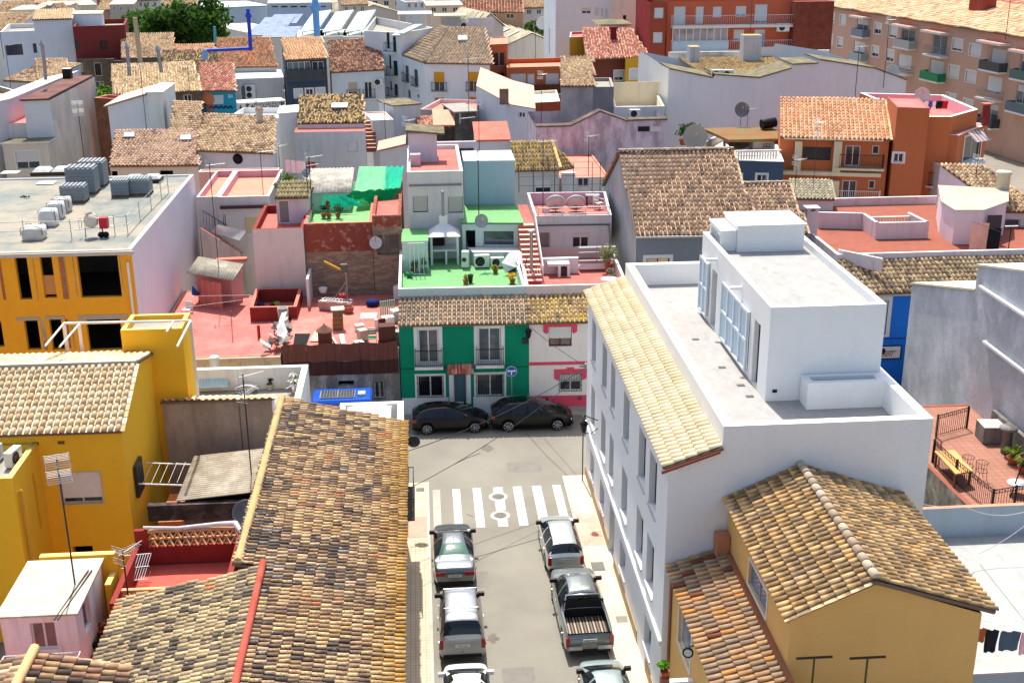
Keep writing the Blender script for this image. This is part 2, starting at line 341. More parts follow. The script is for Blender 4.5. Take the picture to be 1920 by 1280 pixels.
class House:
    def __init__(s,name,label,pts,zt,wall,z0=0.,cat='house',group=None,parent=None,part='room'):
        s.pts=[(p[0],p[1]) for p in pts];n=len(pts);s.n=n;s.zt=list(zt) if isinstance(zt,(list,tuple)) else [zt]*n;s.z0=z0;s.wall=wall
        s.sub=parent;s.part=part
        if parent: s.root=parent.root
        else:
            cx=sum(p[0] for p in s.pts)/n;cy=sum(p[1] for p in s.pts)/n;s.root=thing(name,label,cat,(cx,cy,z0),group)
        s.ops={i:[] for i in range(n)};s.wm={};s.apex={};s.pend=[];s.body=None
        s.E=[]
        for i in range(n):
            p=V3((*s.pts[i],0));q=V3((*s.pts[(i+1)%n],0));e=(q-p);s.E.append((p,e.normalized(),V3((e.y,-e.x,0)).normalized(),e.length))
    def W(s,i,u,z,d=0.):
        p,e,n,L=s.E[i];q=p+e*u+n*d;q.z=z;return q
    def uv(s,i,px,py):
        p,e,n,L=s.E[i];q=PP(px,py,p,n);return (q-p).dot(e),q.z
    def rect(s,i,b):
        if b[0]=='w': return b[1:]
        u0,z1=s.uv(i,b[0],b[1]);u1,z0=s.uv(i,b[2],b[3])
        if u0>u1: u0,u1=u1,u0
        return u0,z0,u1,z1
    def bx(s,mb,i,u0,z0,u1,z1,d0,d1,m,top=None):
        """box on the wall plane between depths d0<d1 (outward positive)"""
        p,e,n,L=s.E[i];mb.obox(s.W(i,u0,z0,d0),e*(u1-u0),n*(d1-d0),(0,0,z1-z0),m,top)
    def win(s,i,b,kind='dark',frame=None,inset=.13,mull=1,trim=None,tw=.12,shut=0.,shm=None,rail=None,sill=None,name=None,pane=None,clip=True,fw=.06,trans=0,td=.025):
        u0,z0,u1,z1=s.rect(i,b);L=s.E[i][3]
        if clip:
            u0=max(u0,.04);u1=min(u1,L-.04);z0=max(z0,s.z0+.02);z1=min(z1,min(s.zt[i],s.zt[(i+1)%s.n])-.04)
        if u1-u0<.15 or z1-z0<.15: return
        for (a,c,d_,e_) in s.ops[i]:
            if u0<d_+.03 and u1>a-.03 and z0<e_+.03 and z1>c-.03: return
        s.ops[i].append((u0,z0,u1,z1));s.pend.append((i,u0,z0,u1,z1,kind,frame,inset,mull,trim,tw,shut,shm,rail,sill,name,pane,fw,trans,td))
    def _win(s,i,u0,z0,u1,z1,kind,frame,ins,mull,trim,tw,shut,shm,rail,sill,name,pane,fw,trans,td):
        fm=frame or FRAMEW;host=s.body if s.sub else s.root;nm=name or ('door' if kind=='door' else 'window')
        f=MB();g=MB()
        if trim:
            t=tw
            for a,b_,c,d_ in ((u0-t,z1,u1+t,z1+t),(u0-t,z0,u0,z1),(u1,z0,u1+t,z1)): s.bx(f,i,a,b_,c,d_,.002,td,trim)
            if kind!='door': s.bx(f,i,u0-t,z0-t*.6,u1+t,z0,.002,td+.02,trim)
        elif sill: s.bx(f,i,u0-.06,z0-.06,u1+.06,z0,.002,.06,sill)
        if kind!='hole':
            for a,b_,c,d_ in ((u0,z1-fw,u1,z1),(u0,z0,u1,z0+fw),(u0,z0+fw,u0+fw,z1-fw),(u1-fw,z0+fw,u1,z1-fw)): s.bx(f,i,a,b_,c,d_,-ins-.03,-ins+.02,fm)
            if kind!='door' and shut<.98:
                for k in range(mull):
                    uc=u0+(u1-u0)*(k+1)/(mull+1);s.bx(f,i,uc-.035,z0+fw,uc+.035,z1-fw,-ins-.03,-ins+.018,fm)
                for k in range(trans):
                    zc=z0+(z1-z0)*(k+1)/(trans+1);s.bx(f,i,u0+fw,zc-.025,u1-fw,zc+.025,-ins-.03,-ins+.012,fm)
        fo=None
        fo=f.build(nm,host)
        ph=(fo or host) if not s.sub else None
        def put(mb,n2):
            if s.sub: s._acc.append((mb,n2))
            else: mb.build(n2,ph)
        if kind=='door':
            s.bx(g,i,u0+fw,z0+.03,u1-fw,z1-fw,-ins-.025,-ins+.0,pane or WOOD);put(g,'door_leaf')
        elif kind!='hole':
            zs=z1-fw-(z1-z0-2*fw)*shut
            if shut<.98: g.face([s.W(i,u0+fw,z0+fw,-ins-.01),s.W(i,u1-fw,z0+fw,-ins-.01),s.W(i,u1-fw,zs,-ins-.01),s.W(i,u0+fw,zs,-ins-.01)],pane or GLS);put(g,'pane')
            if shut>0:
                h=MB();s.bx(h,i,u0+fw*.4,zs,u1-fw*.4,z1-.01,-ins+.022,-ins+.05,shm or SHW);put(h,'shutter')
        if kind=='bars' or rail=='bars':
            r=MB();m=BLK if rail!='white' else FRAMEW;k=max(3,int((u1-u0)/.13))
            for a in range(k+1): s.bx(r,i,u0+(u1-u0)*a/k-.01,z0-.02,u0+(u1-u0)*a/k+.01,z1+.02,.03,.05,m)
            for a in range(4): zz=z0+(z1-z0)*a/3;s.bx(r,i,u0-.05,zz-.01,u1+.05,zz+.01,.025,.03,m);
            s.bx(r,i,u0-.02,z0-.02,u0,z0+.0,-.05,.03,m);put(r,'window_grille')
    def balcony(s,i,b,depth=.6,slab=None,railm=None,style='bars',h=1.,th=.14,name='balcony',step=.14):
        """b = (u0,z,u1) or pixels of the slab's two top front corners on the wall plane"""
        if b[0]=='w': u0,z,u1=b[1:]
        else:
            u0,z=s.uv(i,b[0],b[1]);u1,_=s.uv(i,b[2],b[3])
        host=s.root;a=MB();m=slab or WHITE;s.bx(a,i,u0,z-th,u1,z,.003,depth,m);bo=a.build(name,host)
        r=MB();rm=railm or BLK;d=depth-.04
        if style=='solid':
            s.bx(r,i,u0,z+.003,u1,z+h,d-.05,d+.03,rm);s.bx(r,i,u0,z+.003,u0+.06,z+h,.01,d-.052,rm);s.bx(r,i,u1-.06,z+.003,u1,z+h,.01,d-.052,rm)
        else:
            for zz in (z+.08,z+h-.02): s.bx(r,i,u0+.02,zz,u1-.02,zz+.035,d-.02,d+.015,rm)
            for uu in (u0+.03,u1-.05):
                for zz in (z+.08,z+h-.02): s.bx(r,i,uu,zz,uu+.03,zz+.035,.01,d-.021,rm)
            k=max(2,int((u1-u0)/step))
            for q in range(k+1): uu=u0+.03+(u1-u0-.08)*q/k;s.bx(r,i,uu,z,uu+.018,z+h,d-.012,d+.008,rm)
            k=max(1,int(depth/step))
            for uu in (u0+.035,u1-.05):
                for q in range(k): s.bx(r,i,uu,z,uu+.016,z+h,.03+q*step,.046+q*step,rm)
            if style=='glass': s.bx(r,i,u0+.03,z+.12,u1-.03,z+h-.04,d-.03,d-.022,glass((90,105,110),.2))
        r.build('railing',bo);return bo
    def band(s,i,u0,z0,u1,z1,m,d=.02,name='band'):
        a=MB();s.bx(a,i,u0,z0,u1,z1,.002,d,m);return a.build(name,s.body if s.sub else s.root)
    def walls(s):
        """wall mesh with real openings and reveals"""
        mb=MB()
        for i in range(s.n):
            p,e,n,L=s.E[i];za,zb=s.zt[i],s.zt[(i+1)%s.n];m=s.wm.get(i,s.wall);ap=s.apex.get(i);zl=min(za,zb);ops=s.ops[i]
            us=sorted({0.,L}|{o[0] for o in ops}|{o[2] for o in ops});zs=sorted({s.z0,zl}|{o[1] for o in ops}|{o[3] for o in ops})
            zs=[z for z in zs if z<=zl+1e-6]
            if not ops: mb.face([s.W(i,0,s.z0),s.W(i,L,s.z0),s.W(i,L,zl),s.W(i,0,zl)],m)
            else:
                for a in range(len(us)-1):
                    run=None
                    for c in range(len(zs)-1):
                        uc=(us[a]+us[a+1])/2;zc=(zs[c]+zs[c+1])/2
                        hole=any(o[0]<uc<o[2] and o[1]<zc<o[3] for o in ops)
                        if not hole: mb.face([s.W(i,us[a],zs[c]),s.W(i,us[a+1],zs[c]),s.W(i,us[a+1],zs[c+1]),s.W(i,us[a],zs[c+1])],m)
                for u0,z0,u1,z1 in ops:
                    d=-.3
                    for q in (((u0,z0),(u0,z1)),((u0,z1),(u1,z1)),((u1,z1),(u1,z0)),((u1,z0),(u0,z0))):
                        (a,b_),(c,d_)=q;mb.face([s.W(i,a,b_,d),s.W(i,a,b_),s.W(i,c,d_),s.W(i,c,d_,d)],m)
            top=[s.W(i,0,zl),s.W(i,L,zl)]
            if zb>zl+.01: top.append(s.W(i,L,zb))
            if ap: top.append(s.W(i,ap[0]*L,ap[1]))
            if za>zl+.01: top.append(s.W(i,0,za))
            if len(top)>2: mb.face(top,m)
        return mb
    def flat(s,par=.5,floor=None,cap=None,inner=None,t=.18,zf=None):
        """flat roof behind a parapet whose top is zt"""
        s._roof=('flat',par,floor or RED,cap or s.wall,inner or s.wall,t,zf);return s
    def slabroof(s,over=.15,th=.15,m=None,edge=None): s._roof=('slab',over,th,m or CONC,edge);return s
    def shed(s,rise,tm,over=.25,side=.05,front=0,pitch=.22,row=.34,**kw):
        """tiled plane rising from edge `front` to the edge opposite"""
        a=front;s._roof=('shed',tm,over,side,a,pitch,row,kw);c,d=(a+2)%4,(a+3)%4;s.zt[c]+=rise;s.zt[d]+=rise;return s
    def gable(s,rise,tm,over=.25,side=.06,axis=0,pitch=.22,row=.34,rm=None,pos=.5,**kw):
        """ridge parallel to edge `axis` (0: parallel to the front)"""
        s._roof=('gable',tm,over,side,axis,pitch,row,rm,rise,pos,kw);z=max(s.zt)+rise
        s.apex[(axis+1)%4]=(pos,z);s.apex[(axis+3)%4]=(1-pos,z);return s
    def done(s):
        R=getattr(s,'_roof',None);mb=s.walls();s._acc=[]
        if R and R[0]=='flat':
            _,par,fl,cap,inn,t,zf=R;ip=offset(s.pts,t);n=s.n;zfl=zf if zf is not None else min(s.zt)-par;capo=MB()
            for i in range(n):
                j=(i+1)%n;a,b_=s.pts[i],s.pts[j];c,d_=ip[j],ip[i]
                capo.face([(*a,s.zt[i]),(*b_,s.zt[j]),(*c,s.zt[j]),(*d_,s.zt[i])],cap)
                if min(s.zt[i],s.zt[j])-zfl>.02: capo.face([(*d_,zfl),(*d_,s.zt[i]),(*c,s.zt[j]),(*c,zfl)],inn)
            fo=MB();fo.face([(*q,zfl) for q in ip],fl)
            if s.sub:
                s.body=mb.build(s.part,s.root);capo.build('parapet',s.body);fo.build('roof',s.body)
            else: s.body=mb.build('wall',s.root);capo.build('parapet',s.root);fo.build('roof',s.root)
        else:
            s.body=mb.build(s.part if s.sub else 'wall',s.root)
            host=s.body if s.sub else s.root
            if R and R[0]=='slab':
                _,ov,th,m,ed=R;op=offset(s.pts,-ov);a=MB();n=s.n
                vb=[(*op[i],s.zt[i]+.004) for i in range(n)];vt=[(*op[i],s.zt[i]+th) for i in range(n)]
                a.face(vt,m);a.face(vb[::-1],ed or m)
                for i in range(n): a.face([vb[i],vb[(i+1)%n],vt[(i+1)%n],vt[i]],ed or m)
                a.build('roof',host)
            elif R and R[0]=='shed':
                _,tm,ov,sd_,a,pi,ro,kw=R;p=[V3((*s.pts[(a+k)%4],s.zt[(a+k)%4])) for k in range(4)]
                e=(p[1]-p[0]).normalized();dv0=(p[3]-p[0]).normalized();dv1=(p[2]-p[1]).normalized();up=V3((0,0,.1))
                q=[p[0]-e*sd_-dv0*ov+up,p[1]+e*sd_-dv1*ov+up,p[2]+e*sd_+up,p[3]-e*sd_+up]
                tiles(q,tm,s.root,pitch=pi,row=ro,**kw)
            elif R and R[0]=='gable':
                _,tm,ov,sd_,ax,pi,ro,rm,rise,pos,kw=R;p=[V3((*s.pts[(ax+k)%4],s.zt[(ax+k)%4])) for k in range(4)];up=V3((0,0,.1))
                e=(p[1]-p[0]).normalized();z=max(s.zt)+rise
                r1=p[1].lerp(p[2],pos);r0=p[0].lerp(p[3],pos);r0.z=r1.z=z
                r0=r0-e*sd_;r1=r1+e*sd_
                for a,b_,c,d_ in ((p[0]-e*sd_,p[1]+e*sd_,r1,r0),(p[2]+e*sd_,p[3]-e*sd_,r0,r1)):
                    dl=(a-d_).normalized();dr=(b_-c).normalized()
                    tiles([a+dl*ov+up,b_+dr*ov+up,c+up,d_+up],tm,s.root,pitch=pi,row=ro,**kw)
                ridge(r0+up+V3((0,0,.04)),r1+up+V3((0,0,.04)),rm or tm,s.root)
        for w_ in s.pend: s._win(*w_)
        if s._acc:
            g={}
            for k_,(mb2,n2) in enumerate(s._acc): g[(n2,k_)]=[mb2]
            for (n2,_),l in g.items():
                z=MB()
                for q in l:
                    b=len(z.v);z.v+=q.v
                    for f,k,sm in zip(q.f,q.m,q.sm): z.f.append(tuple(b+i for i in f));z.m.append(z.mi(q.mats[k]));z.sm.append(sm)
                z.build({'pane':'window_glass','shutter':'roller_shutter'}.get(n2,n2),s.body)
        return s
def VS(vx): a=math.atan((vx-960)/2410)+YAW;return (math.sin(a),math.cos(a))
def HF(name,label,A,B,z,depth,wall,side=None,vx=None,z0=0.,par=None,zb=None,**kw):
    """house whose front wall top runs from pixel A to pixel B at height z; depth m away from the camera (side: unit direction of the flanks)"""
    side=VS(vx) if vx else side;a=P(*A,z);b=P(*B,zb or z);e=(b-a);e.z=0;e.normalize();n=V3((-e.y,e.x,0)) if side is None else V3((side[0],side[1],0)).normalized()
    c=b+n*depth;d=a+n*depth
    return House(name,label,[(a.x,a.y),(b.x,b.y),(c.x,c.y),(d.x,d.y)],z,wall,z0=z0,parent=par,**kw)
def boxpts(a,b,depth,side=None):
    e=V3((b[0]-a[0],b[1]-a[1],0)).normalized();n=V3((-e.y,e.x,0)) if side is None else V3((*side,0)).normalized()
    return [(a[0],a[1]),(b[0],b[1]),(b[0]+n.x*depth,b[1]+n.y*depth),(a[0]+n.x*depth,a[1]+n.y*depth)]
def RP(x0,y0,x1,y1): return [(x0,y0),(x1,y0),(x1,y1),(x0,y1)]
# ---------------------------------------------------------------- small things
def rotv(v,a): return V3((v[0]*math.cos(a)-v[1]*math.sin(a),v[0]*math.sin(a)+v[1]*math.cos(a),v[2]))
class L:
    """local frame: origin o turned by a about z; gives world points"""
    def __init__(s,o,a=0): s.o=V3(o);s.a=a
    def __call__(s,x,y,z): return s.o+rotv((x,y,z),s.a)
    def box(s,mb,x0,y0,z0,x1,y1,z1,m,top=None): mb.obox(s(x0,y0,z0),rotv((x1-x0,0,0),s.a),rotv((0,y1-y0,0),s.a),(0,0,z1-z0),m,top)
GACW=flat((222,222,215),.5)
def ac_unit(label,o,a=0,w=.85,h=.62,d=.32,group='air conditioning outdoor units',fans=1):
    t=thing('air_conditioner',label,'air conditioner',o,group);f=L(o,a);m=MB();f.box(m,-w/2,-d/2,.06,w/2,d/2,.06+h,GACW)
    for x in (-w*.35,w*.35): f.box(m,x-.03,-d/2,0,x+.03,d/2,.056,BLK)
    m.build('casing',t);g=MB()
    for k in range(fans):
        cz=.06+h/2 if fans==1 else .06+h*(.28+.46*k);r=min(h*.4,w*.33) if fans==1 else h*.19;c=f(-w*.12,-d/2-.004,cz)
        ax=rotv((0,-1,0),f.a);g.lathe(c,[(r,0),(r,.012),(r*.92,.012),(r*.9,.004),(r*.25,.003),(r*.22,.012),(0,.014)],BLK,18,ax)
        for q in range(8):
            th=q*math.pi/4;g.tube([c+ax*.014+rotv((r*.2*math.cos(th),0,r*.2*math.sin(th)),f.a),c+ax*.014+rotv((r*.95*math.cos(th),0,r*.95*math.sin(th)),f.a)],.008,GALV,4)
    g.build('fan_grille',t);return t
ANTM=flat((70,68,66),.5,.5);ALU=flat((185,187,186),.4,.7)
def antenna(label,o,h=3.,a=0.,yagi=1,group='rooftop TV antennas',grid=False,mast=.02,boom=.9):
    t=thing('tv_antenna',label,'antenna',o,group);m=MB();m.tube([o,V3(o)+V3((0,0,h))],mast,ANTM,6);m.build('mast',t)
    g=MB();f=L(V3(o)+V3((0,0,h)),a)
    for k in range(yagi):
        z=-.12-k*.75;f2=L(f.o,a+k*.6);g.tube([f2(-.25,0,z),f2(boom,0,z+.05)],.014,ALU,5)
        for q in range(9):
            x=-.1+q*(boom/9);l=.26-.012*q;g.tube([f2(x,-l,z+.02),f2(x,l,z+.02)],.009,ALU,4)
        for sg in (-1,1):
            for q in range(3): g.tube([f2(-.2,-.28,z+sg*(.12+.1*q)),f2(-.2,.28,z+sg*(.12+.1*q))],.009,ALU,4)
            g.tube([f2(-.2,0,z),f2(-.2,0,z+sg*.34)],.011,ALU,4)
    if grid:
        for sg in (-1,1):
            z0=-.3+sg*.28
            for q in range(8): g.tube([f(-.38,-.03*abs(q-3.5),z0-.24+q*.065),f(.38,-.03*abs(q-3.5),z0-.24+q*.065)],.012,FRAMEW,4)
            for x in (-.38,0,.38): g.tube([f(x,-.1,z0-.26),f(x,0,z0),f(x,-.1,z0+.24)],.014,FRAMEW,4)
    g.build('aerial',t);return t
DISH=flat((160,164,164),.6,.1)
def dish(label,o,r=.42,a=0.,tilt=38,h=.7,group='satellite dishes',m=None):
    """a = direction (deg from +X) the dish faces"""
    t=thing('satellite_dish',label,'satellite dish',o,group);p=MB();c=V3(o)+V3((0,0,h));p.tube([o,c],.025,ANTM,6);p.build('mast',t)
    ax=V3((math.cos(math.radians(a))*math.cos(math.radians(tilt)),math.sin(math.radians(a))*math.cos(math.radians(tilt)),math.sin(math.radians(tilt))));g=MB()
    g.lathe(c+ax*.06,[(0,0),(r*.4,.02*r/.42),(r*.75,.075*r/.42),(r,.14*r/.42),(r*1.02,.14*r/.42),(r*.76,.06*r/.42),(r*.4,0),(0,-.02)],m or DISH,22,ax);g.build('reflector',t)
    q=MB();lo=ax.cross(V3((0,0,1))).cross(ax);b=c+ax*.1-lo*(-r*.95);q.tube([b,c+ax*(.1+r*1.1)-lo*(-r*.2)],.014,ANTM,5);e=c+ax*(.1+r*1.1)-lo*(-r*.2);q.lathe(e-ax*.05,[(.05,0),(.06,.1)],ALU,10,-ax);q.build('feed_arm',t);return t
def leafy(mb_name,parent,c,rad,n,size,mat,zs=1.,shape=None,seedv=None,droop=.3):
    """n leaf quads spread in clumps through an ellipsoid"""
    rg=np.random.RandomState(seedv if seedv is not None else int(abs(c[0]*13+c[1]*7)*10)%9999)
    k=max(3,n//40);cc=rg.normal(size=(k,3));cc/=np.linalg.norm(cc,axis=1)[:,None];cc*=(rg.rand(k,1)**.4)*.8
    ci=rg.randint(0,k,n);p=cc[ci]+rg.normal(size=(n,3))*.2
    p[:,2]*=zs;p=p*rad+np.array(c)
    d=rg.normal(size=(n,3));d[:,2]-=droop;d/=np.linalg.norm(d,axis=1)[:,None];e=np.cross(d,rg.normal(size=(n,3)));e/=np.linalg.norm(e,axis=1)[:,None]
    s=size*rg.uniform(.6,1.3,(n,1));q=np.stack([p-d*s,p+e*s*.4,p+d*s,p-e*s*.4],1).reshape(-1,3)
    tv=np.clip(rg.rand(n)*.6+np.repeat(rg.rand(k),1)[ci]*.5,0,1)
    return fastmesh(mb_name,q,np.arange(4*n),np.arange(0,4*n,4),mat,parent,(('tile','FACE',tv),))
LEAF=leafm((38,66,22),(110,140,48));LEAFD=leafm((28,52,24),(70,100,44));LEAFY=leafm((90,120,20),(190,190,50));LEAFG=leafm((95,110,70),(165,170,120))
POTT=flat((165,90,62),.8);POTW=flat((205,200,188),.7)
def potplant(label,o,h=.6,r=.3,leaf=None,pot=None,n=90,ph=.28,pr=.17,size=.09,kind='bush',group='potted plants'):
    t=thing('potted_plant',label,'plant',o,group);m=MB();m.lathe(o,[(pr*.7,0),(pr,ph*.85),(pr*1.1,ph*.86),(pr*1.1,ph),(pr*.9,ph),(pr*.85,ph*.85),(0,ph*.85)],pot or POTT,14);m.build('pot',t)
    c=V3(o)+V3((0,0,ph+h*.45))
    if kind=='spiky':
        s=MB();lm=leaf or LEAF
        for k in range(26):
            th=k*2.4;el=.3+1.1*((k*.37)%1);d=V3((math.cos(th)*math.cos(el),math.sin(th)*math.cos(el),math.sin(el)));b=V3(o)+V3((0,0,ph));sd_=V3((-math.sin(th),math.cos(th),0))*.03
            tip=b+d*h;mid=b+d*h*.6+V3((0,0,h*.12));s.face([b-sd_,b+sd_,mid+sd_*1.2,mid-sd_*1.2],lm);s.face([mid-sd_*1.2,mid+sd_*1.2,tip+V3((0,0,-h*.12))],lm)
        s.build('leaves',t)
    else:
        s=MB();s.tube([V3(o)+V3((0,0,ph*.8)),c],.02,WOOD,5);s.build('stem',t);leafy('leaves',t,c,r,n,size,leaf or LEAF,zs=h/(2*r))
    return t
def cable(label,pts,r=.015,m=None,sag=.0,group='overhead cables'):
    o=MB();q=[]
    for a,b in zip(pts,pts[1:]):
        a,b=V3(a),V3(b)
        for k in range(10): f=k/10;p=a.lerp(b,f);p.z-=sag*4*f*(1-f);q.append(p)
    q.append(V3(pts[-1]));o.tube(q,r,m or BLK,5);ob=o.build('overhead_cable');ob['label']=label;ob['category']='cable';ob['group']=group;return ob
def single(mb,name,label,cat,group=None):
    ob=mb.build(name);ob['label']=label;ob['category']=cat
    if group: ob['group']=group
    return ob
# ---------------------------------------------------------------- ground, road, pavements
def asphalt():
    g=NG('asphalt');p=g.pos();n=g.noise(.25,p,5,.6);n2=g.noise(60.,p,2);n3=g.noise(1.1,p,6,.7)
    col=g.ramp(n,[(.3,lin((124,120,110))),(.7,lin((144,139,127)))])
    col=g.mix(1.,col,g.ramp(n2,[(.3,(.82,.82,.82)),(.7,(1.05,1.05,1.05))]),'MULTIPLY')
    col=g.mix(g.ramp(n3,[(.66,(0,0,0)),(.8,(.5,.5,.5))]),col,lin((92,90,86)))
    g.l(col,g.b.inputs['Base Color']);g.b.inputs['Roughness'].default_value=.9;g.bump(n2,.2,.01);return g.m
def paving(c,sx,sy,c2=None):
    g=NG('paving');t=g.n('ShaderNodeTexBrick');t.inputs['Scale'].default_value=1.;t.offset=0
    t.inputs['Brick Width'].default_value=sx;t.inputs['Row Height'].default_value=sy;t.inputs['Mortar Size'].default_value=.012
    t.inputs['Color1'].default_value=lin(c);t.inputs['Color2'].default_value=tuple(x*.92 for x in lin(c)[:3])+(1,);t.inputs['Mortar'].default_value=tuple(x*.6 for x in lin(c)[:3])+(1,)
    g.l(g.pos(),t.inputs['Vector']);n=g.noise(.9,g.pos(),5);col=g.mix(1.,t.outputs[0],g.ramp(n,[(.3,(.8,.79,.77)),(.7,(1.03,1.03,1.03))]),'MULTIPLY')
    g.l(col,g.b.inputs['Base Color']);g.b.inputs['Roughness'].default_value=.9;return g.m
def struct(mb,name,**k): return mb.build(name,kind='structure',**k)
ASP=asphalt();s=MB();s.face([(-400,-40,-.03),(400,-40,-.03),(400,700,-.03),(-400,700,-.03)],floorm((140,132,120),(110,104,96),.6));struct(s,'ground')
s=MB()
def rq(s,x0,y0,x1,y1,z,m): s.face([(x0,y0,z),(x1,y0,z),(x1,y1,z),(x0,y1,z)],m)
rq(s,-.12,8,6.5,54.4,0,ASP);rq(s,-40,54.4,48,62.8,0,ASP);struct(s,'road')
PAVL=paving((205,190,165),.2,.2);PAVR=paving((214,204,184),.4,.2);KERB=floorm((190,184,172),(150,145,135),.5)
s=MB();s.prism(RP(-1.3,8,-.26,54.2),-.02,.12,PAVL);s.prism(RP(-.256,8,-.12,54.2),-.02,.125,KERB);struct(s,'pavement')
s=MB();s.prism(RP(6.64,8,7.695,54.3),-.02,.12,PAVR);s.prism(RP(6.5,8,6.636,54.3),-.02,.125,KERB);struct(s,'pavement')
s=MB();s.prism(RP(-12,62.2,12,62.9),-.02,.1,floorm((170,165,156),(140,135,128),.5));struct(s,'pavement')
# red kerb ramps and worn paint
s=MB();rq(s,-1.25,48.6,-.27,50.6,.126,floorm((205,150,132),(200,170,150),.6));rq(s,6.645,47.2,7.6,50.2,.126,floorm((215,160,140),(214,190,170),.7));struct(s,'pavement_ramp')
def paint():
    g=NG('road_paint');n=g.noise(7.,g.pos(),6,.7);n1=g.noise(.8,g.pos(),2)
    a=g.n('ShaderNodeMath',operation='ADD');g.l(n,a.inputs[0]);g.l(n1,a.inputs[1])
    col=g.mix(g.ramp(a.outputs[0],[(.5,(0,0,0)),(.62,(0,0,0)),(.72,(.7,.7,.7))]) if 0 else g.ramp(n,[(.52,(0,0,0)),(.7,(.75,.75,.75))]),lin((222,220,212)),lin((150,147,138)))
    g.l(col,g.b.inputs['Base Color']);g.b.inputs['Roughness'].default_value=.8;return g.m
PNT=paint();PNTW=floorm((178,172,160),(150,146,138),.8);s=MB()
for k,(a,b) in enumerate(((.05,.41),(1.02,1.38),(2.01,2.40),(3.02,3.47),(3.99,4.4),(4.93,5.37),(5.94,6.33))):
    y0,y1=49.55,53.55
    if k==3: rq(s,a,50.95+.2,b,52.2,.004,PNT);rq(s,a,y0,b,50.2,.004,PNT);rq(s,a,52.9,b,y1,.004,PNT)
    else: rq(s,a,y0,b,y1,.004,PNTW if k==0 else PNT)
struct(s,'road_marking')
IRON=floorm((120,118,112),(95,92,86),.6)
for i,(x,y) in enumerate(((3.2,52.55),(3.17,50.62))):
    s=MB();s.lathe((x,y,0),[(0,.012),(.3,.012),(.31,.006)][::-1],IRON,20);s.lathe((x,y,0),[(.46,.004),(.44,.009),(.32,.009)],floorm((190,188,180),(160,156,148),.6),24)
    for q in range(5): s.box(x-.2,y-.2+q*.09,.0121,x+.2,y-.17+q*.09,.016,IRON)
    single(s,'manhole_cover',['round iron manhole cover on the far half of the zebra crossing','round iron manhole cover on the near half of the zebra crossing'][i],'manhole cover','manhole covers in the zebra crossing')
s=MB();rq(s,-.75,53.2,-.35,53.6,.128,IRON);single(s,'drain_cover','square grey utility cover at the pavement corner by the crossing','utility cover')
s=MB();rq(s,6.75,45.0,7.3,45.75,.128,IRON);single(s,'drain_cover','dark square utility cover in the pavement beside the white building','utility cover')
s=MB();rq(s,7.15,41.0,7.6,41.45,.128,floorm((150,140,126),(120,112,100),.5));single(s,'drain_cover','beige square utility cover close to the white building wall','utility cover')
# tar seams and stains: marks with a shape of their own
s=MB();TAR=flat((62,62,62),.8)
def crack(pts,w):
    for (x0,y0),(x1,y1) in zip(pts,pts[1:]):
        d=V3((x1-x0,y1-y0,0)).normalized();n=V3((-d.y,d.x,0))*w;a=V3((x0,y0,.006));b=V3((x1,y1,.006));s.face([a-n,b-n,b+n,a+n],TAR)
for x,y,r in ((1.0,48.6,.25),(.9,43.6,.3),(5.4,44.2,.3),(5.6,50.,.2),(3.,58.2,.3),(2.2,40.5,.22)):
    n=14;s.face([(x+r*(1+.3*math.sin(k*2.3+x))*math.cos(k*.4488),y+r*1.4*(1+.25*math.sin(k*1.7+y))*math.sin(k*.4488),.005) for k in range(n)],floorm((112,108,100),(96,93,87),.6))
for x0,y0,x1,y1 in ((2.4,34,3.6,38.5),(3.9,55.2,5.6,56.3),(-6,57,-3.5,58.2),(1.5,44.3,2.3,45.6)): rq(s,x0,y0,x1,y1,.003,floorm((126,122,114),(112,108,101),.7))
crack([(-.1,46.2),(1.,46.6),(2.2,47.),(3.6,47.7),(5.,48.35),(6.5,48.7)],.018);crack([(5.2,60.),(6.0,57.),(6.8,54.6)],.015);crack([(1.2,56.4),(1.9,57.1),(2.6,57.6)],.03);crack([(1.6,50.9),(1.9,50.6)],.02)
struct(s,'road_marking')
# ---------------------------------------------------------------- tile palettes
PAL_OLD=((5,(204,174,130)),(4,(168,140,106)),(4,(214,188,146)),(2,(132,114,96)),(1,(98,88,80)),(2,(192,154,96)),(1,(204,134,104)),(2,(176,164,148)))
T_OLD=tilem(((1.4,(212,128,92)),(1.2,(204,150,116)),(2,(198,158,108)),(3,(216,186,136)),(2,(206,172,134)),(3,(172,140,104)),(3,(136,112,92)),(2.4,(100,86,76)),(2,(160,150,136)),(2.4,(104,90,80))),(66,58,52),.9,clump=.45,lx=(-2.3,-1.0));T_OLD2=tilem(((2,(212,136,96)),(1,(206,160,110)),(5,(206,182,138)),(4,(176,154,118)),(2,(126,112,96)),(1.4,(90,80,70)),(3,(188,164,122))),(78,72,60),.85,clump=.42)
T_LICH=tilem(((.6,(200,140,106)),(3,(186,154,102)),(3,(198,170,124)),(2,(190,158,88)),(2,(150,126,94)),(2,(108,94,78))),(176,138,60),.45,clump=.3)
T_CREAM=tilem(((3,(228,202,160)),(3,(222,192,148)),(2,(214,182,138)),(2,(234,210,174))),(150,120,84),.25)
T_NEW=tilem(((3,(230,210,172)),(3,(226,205,164)),(2,(234,216,182))),(206,182,140),.15)
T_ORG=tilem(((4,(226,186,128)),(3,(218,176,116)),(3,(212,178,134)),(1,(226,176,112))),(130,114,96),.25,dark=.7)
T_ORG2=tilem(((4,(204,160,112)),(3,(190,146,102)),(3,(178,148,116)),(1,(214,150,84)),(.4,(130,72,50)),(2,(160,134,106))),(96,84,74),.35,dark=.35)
T_BRN=tilem(((4,(190,154,124)),(4,(172,138,110)),(3,(204,170,138)),(2,(140,114,96)),(1,(214,176,138))),(106,92,78),.45)
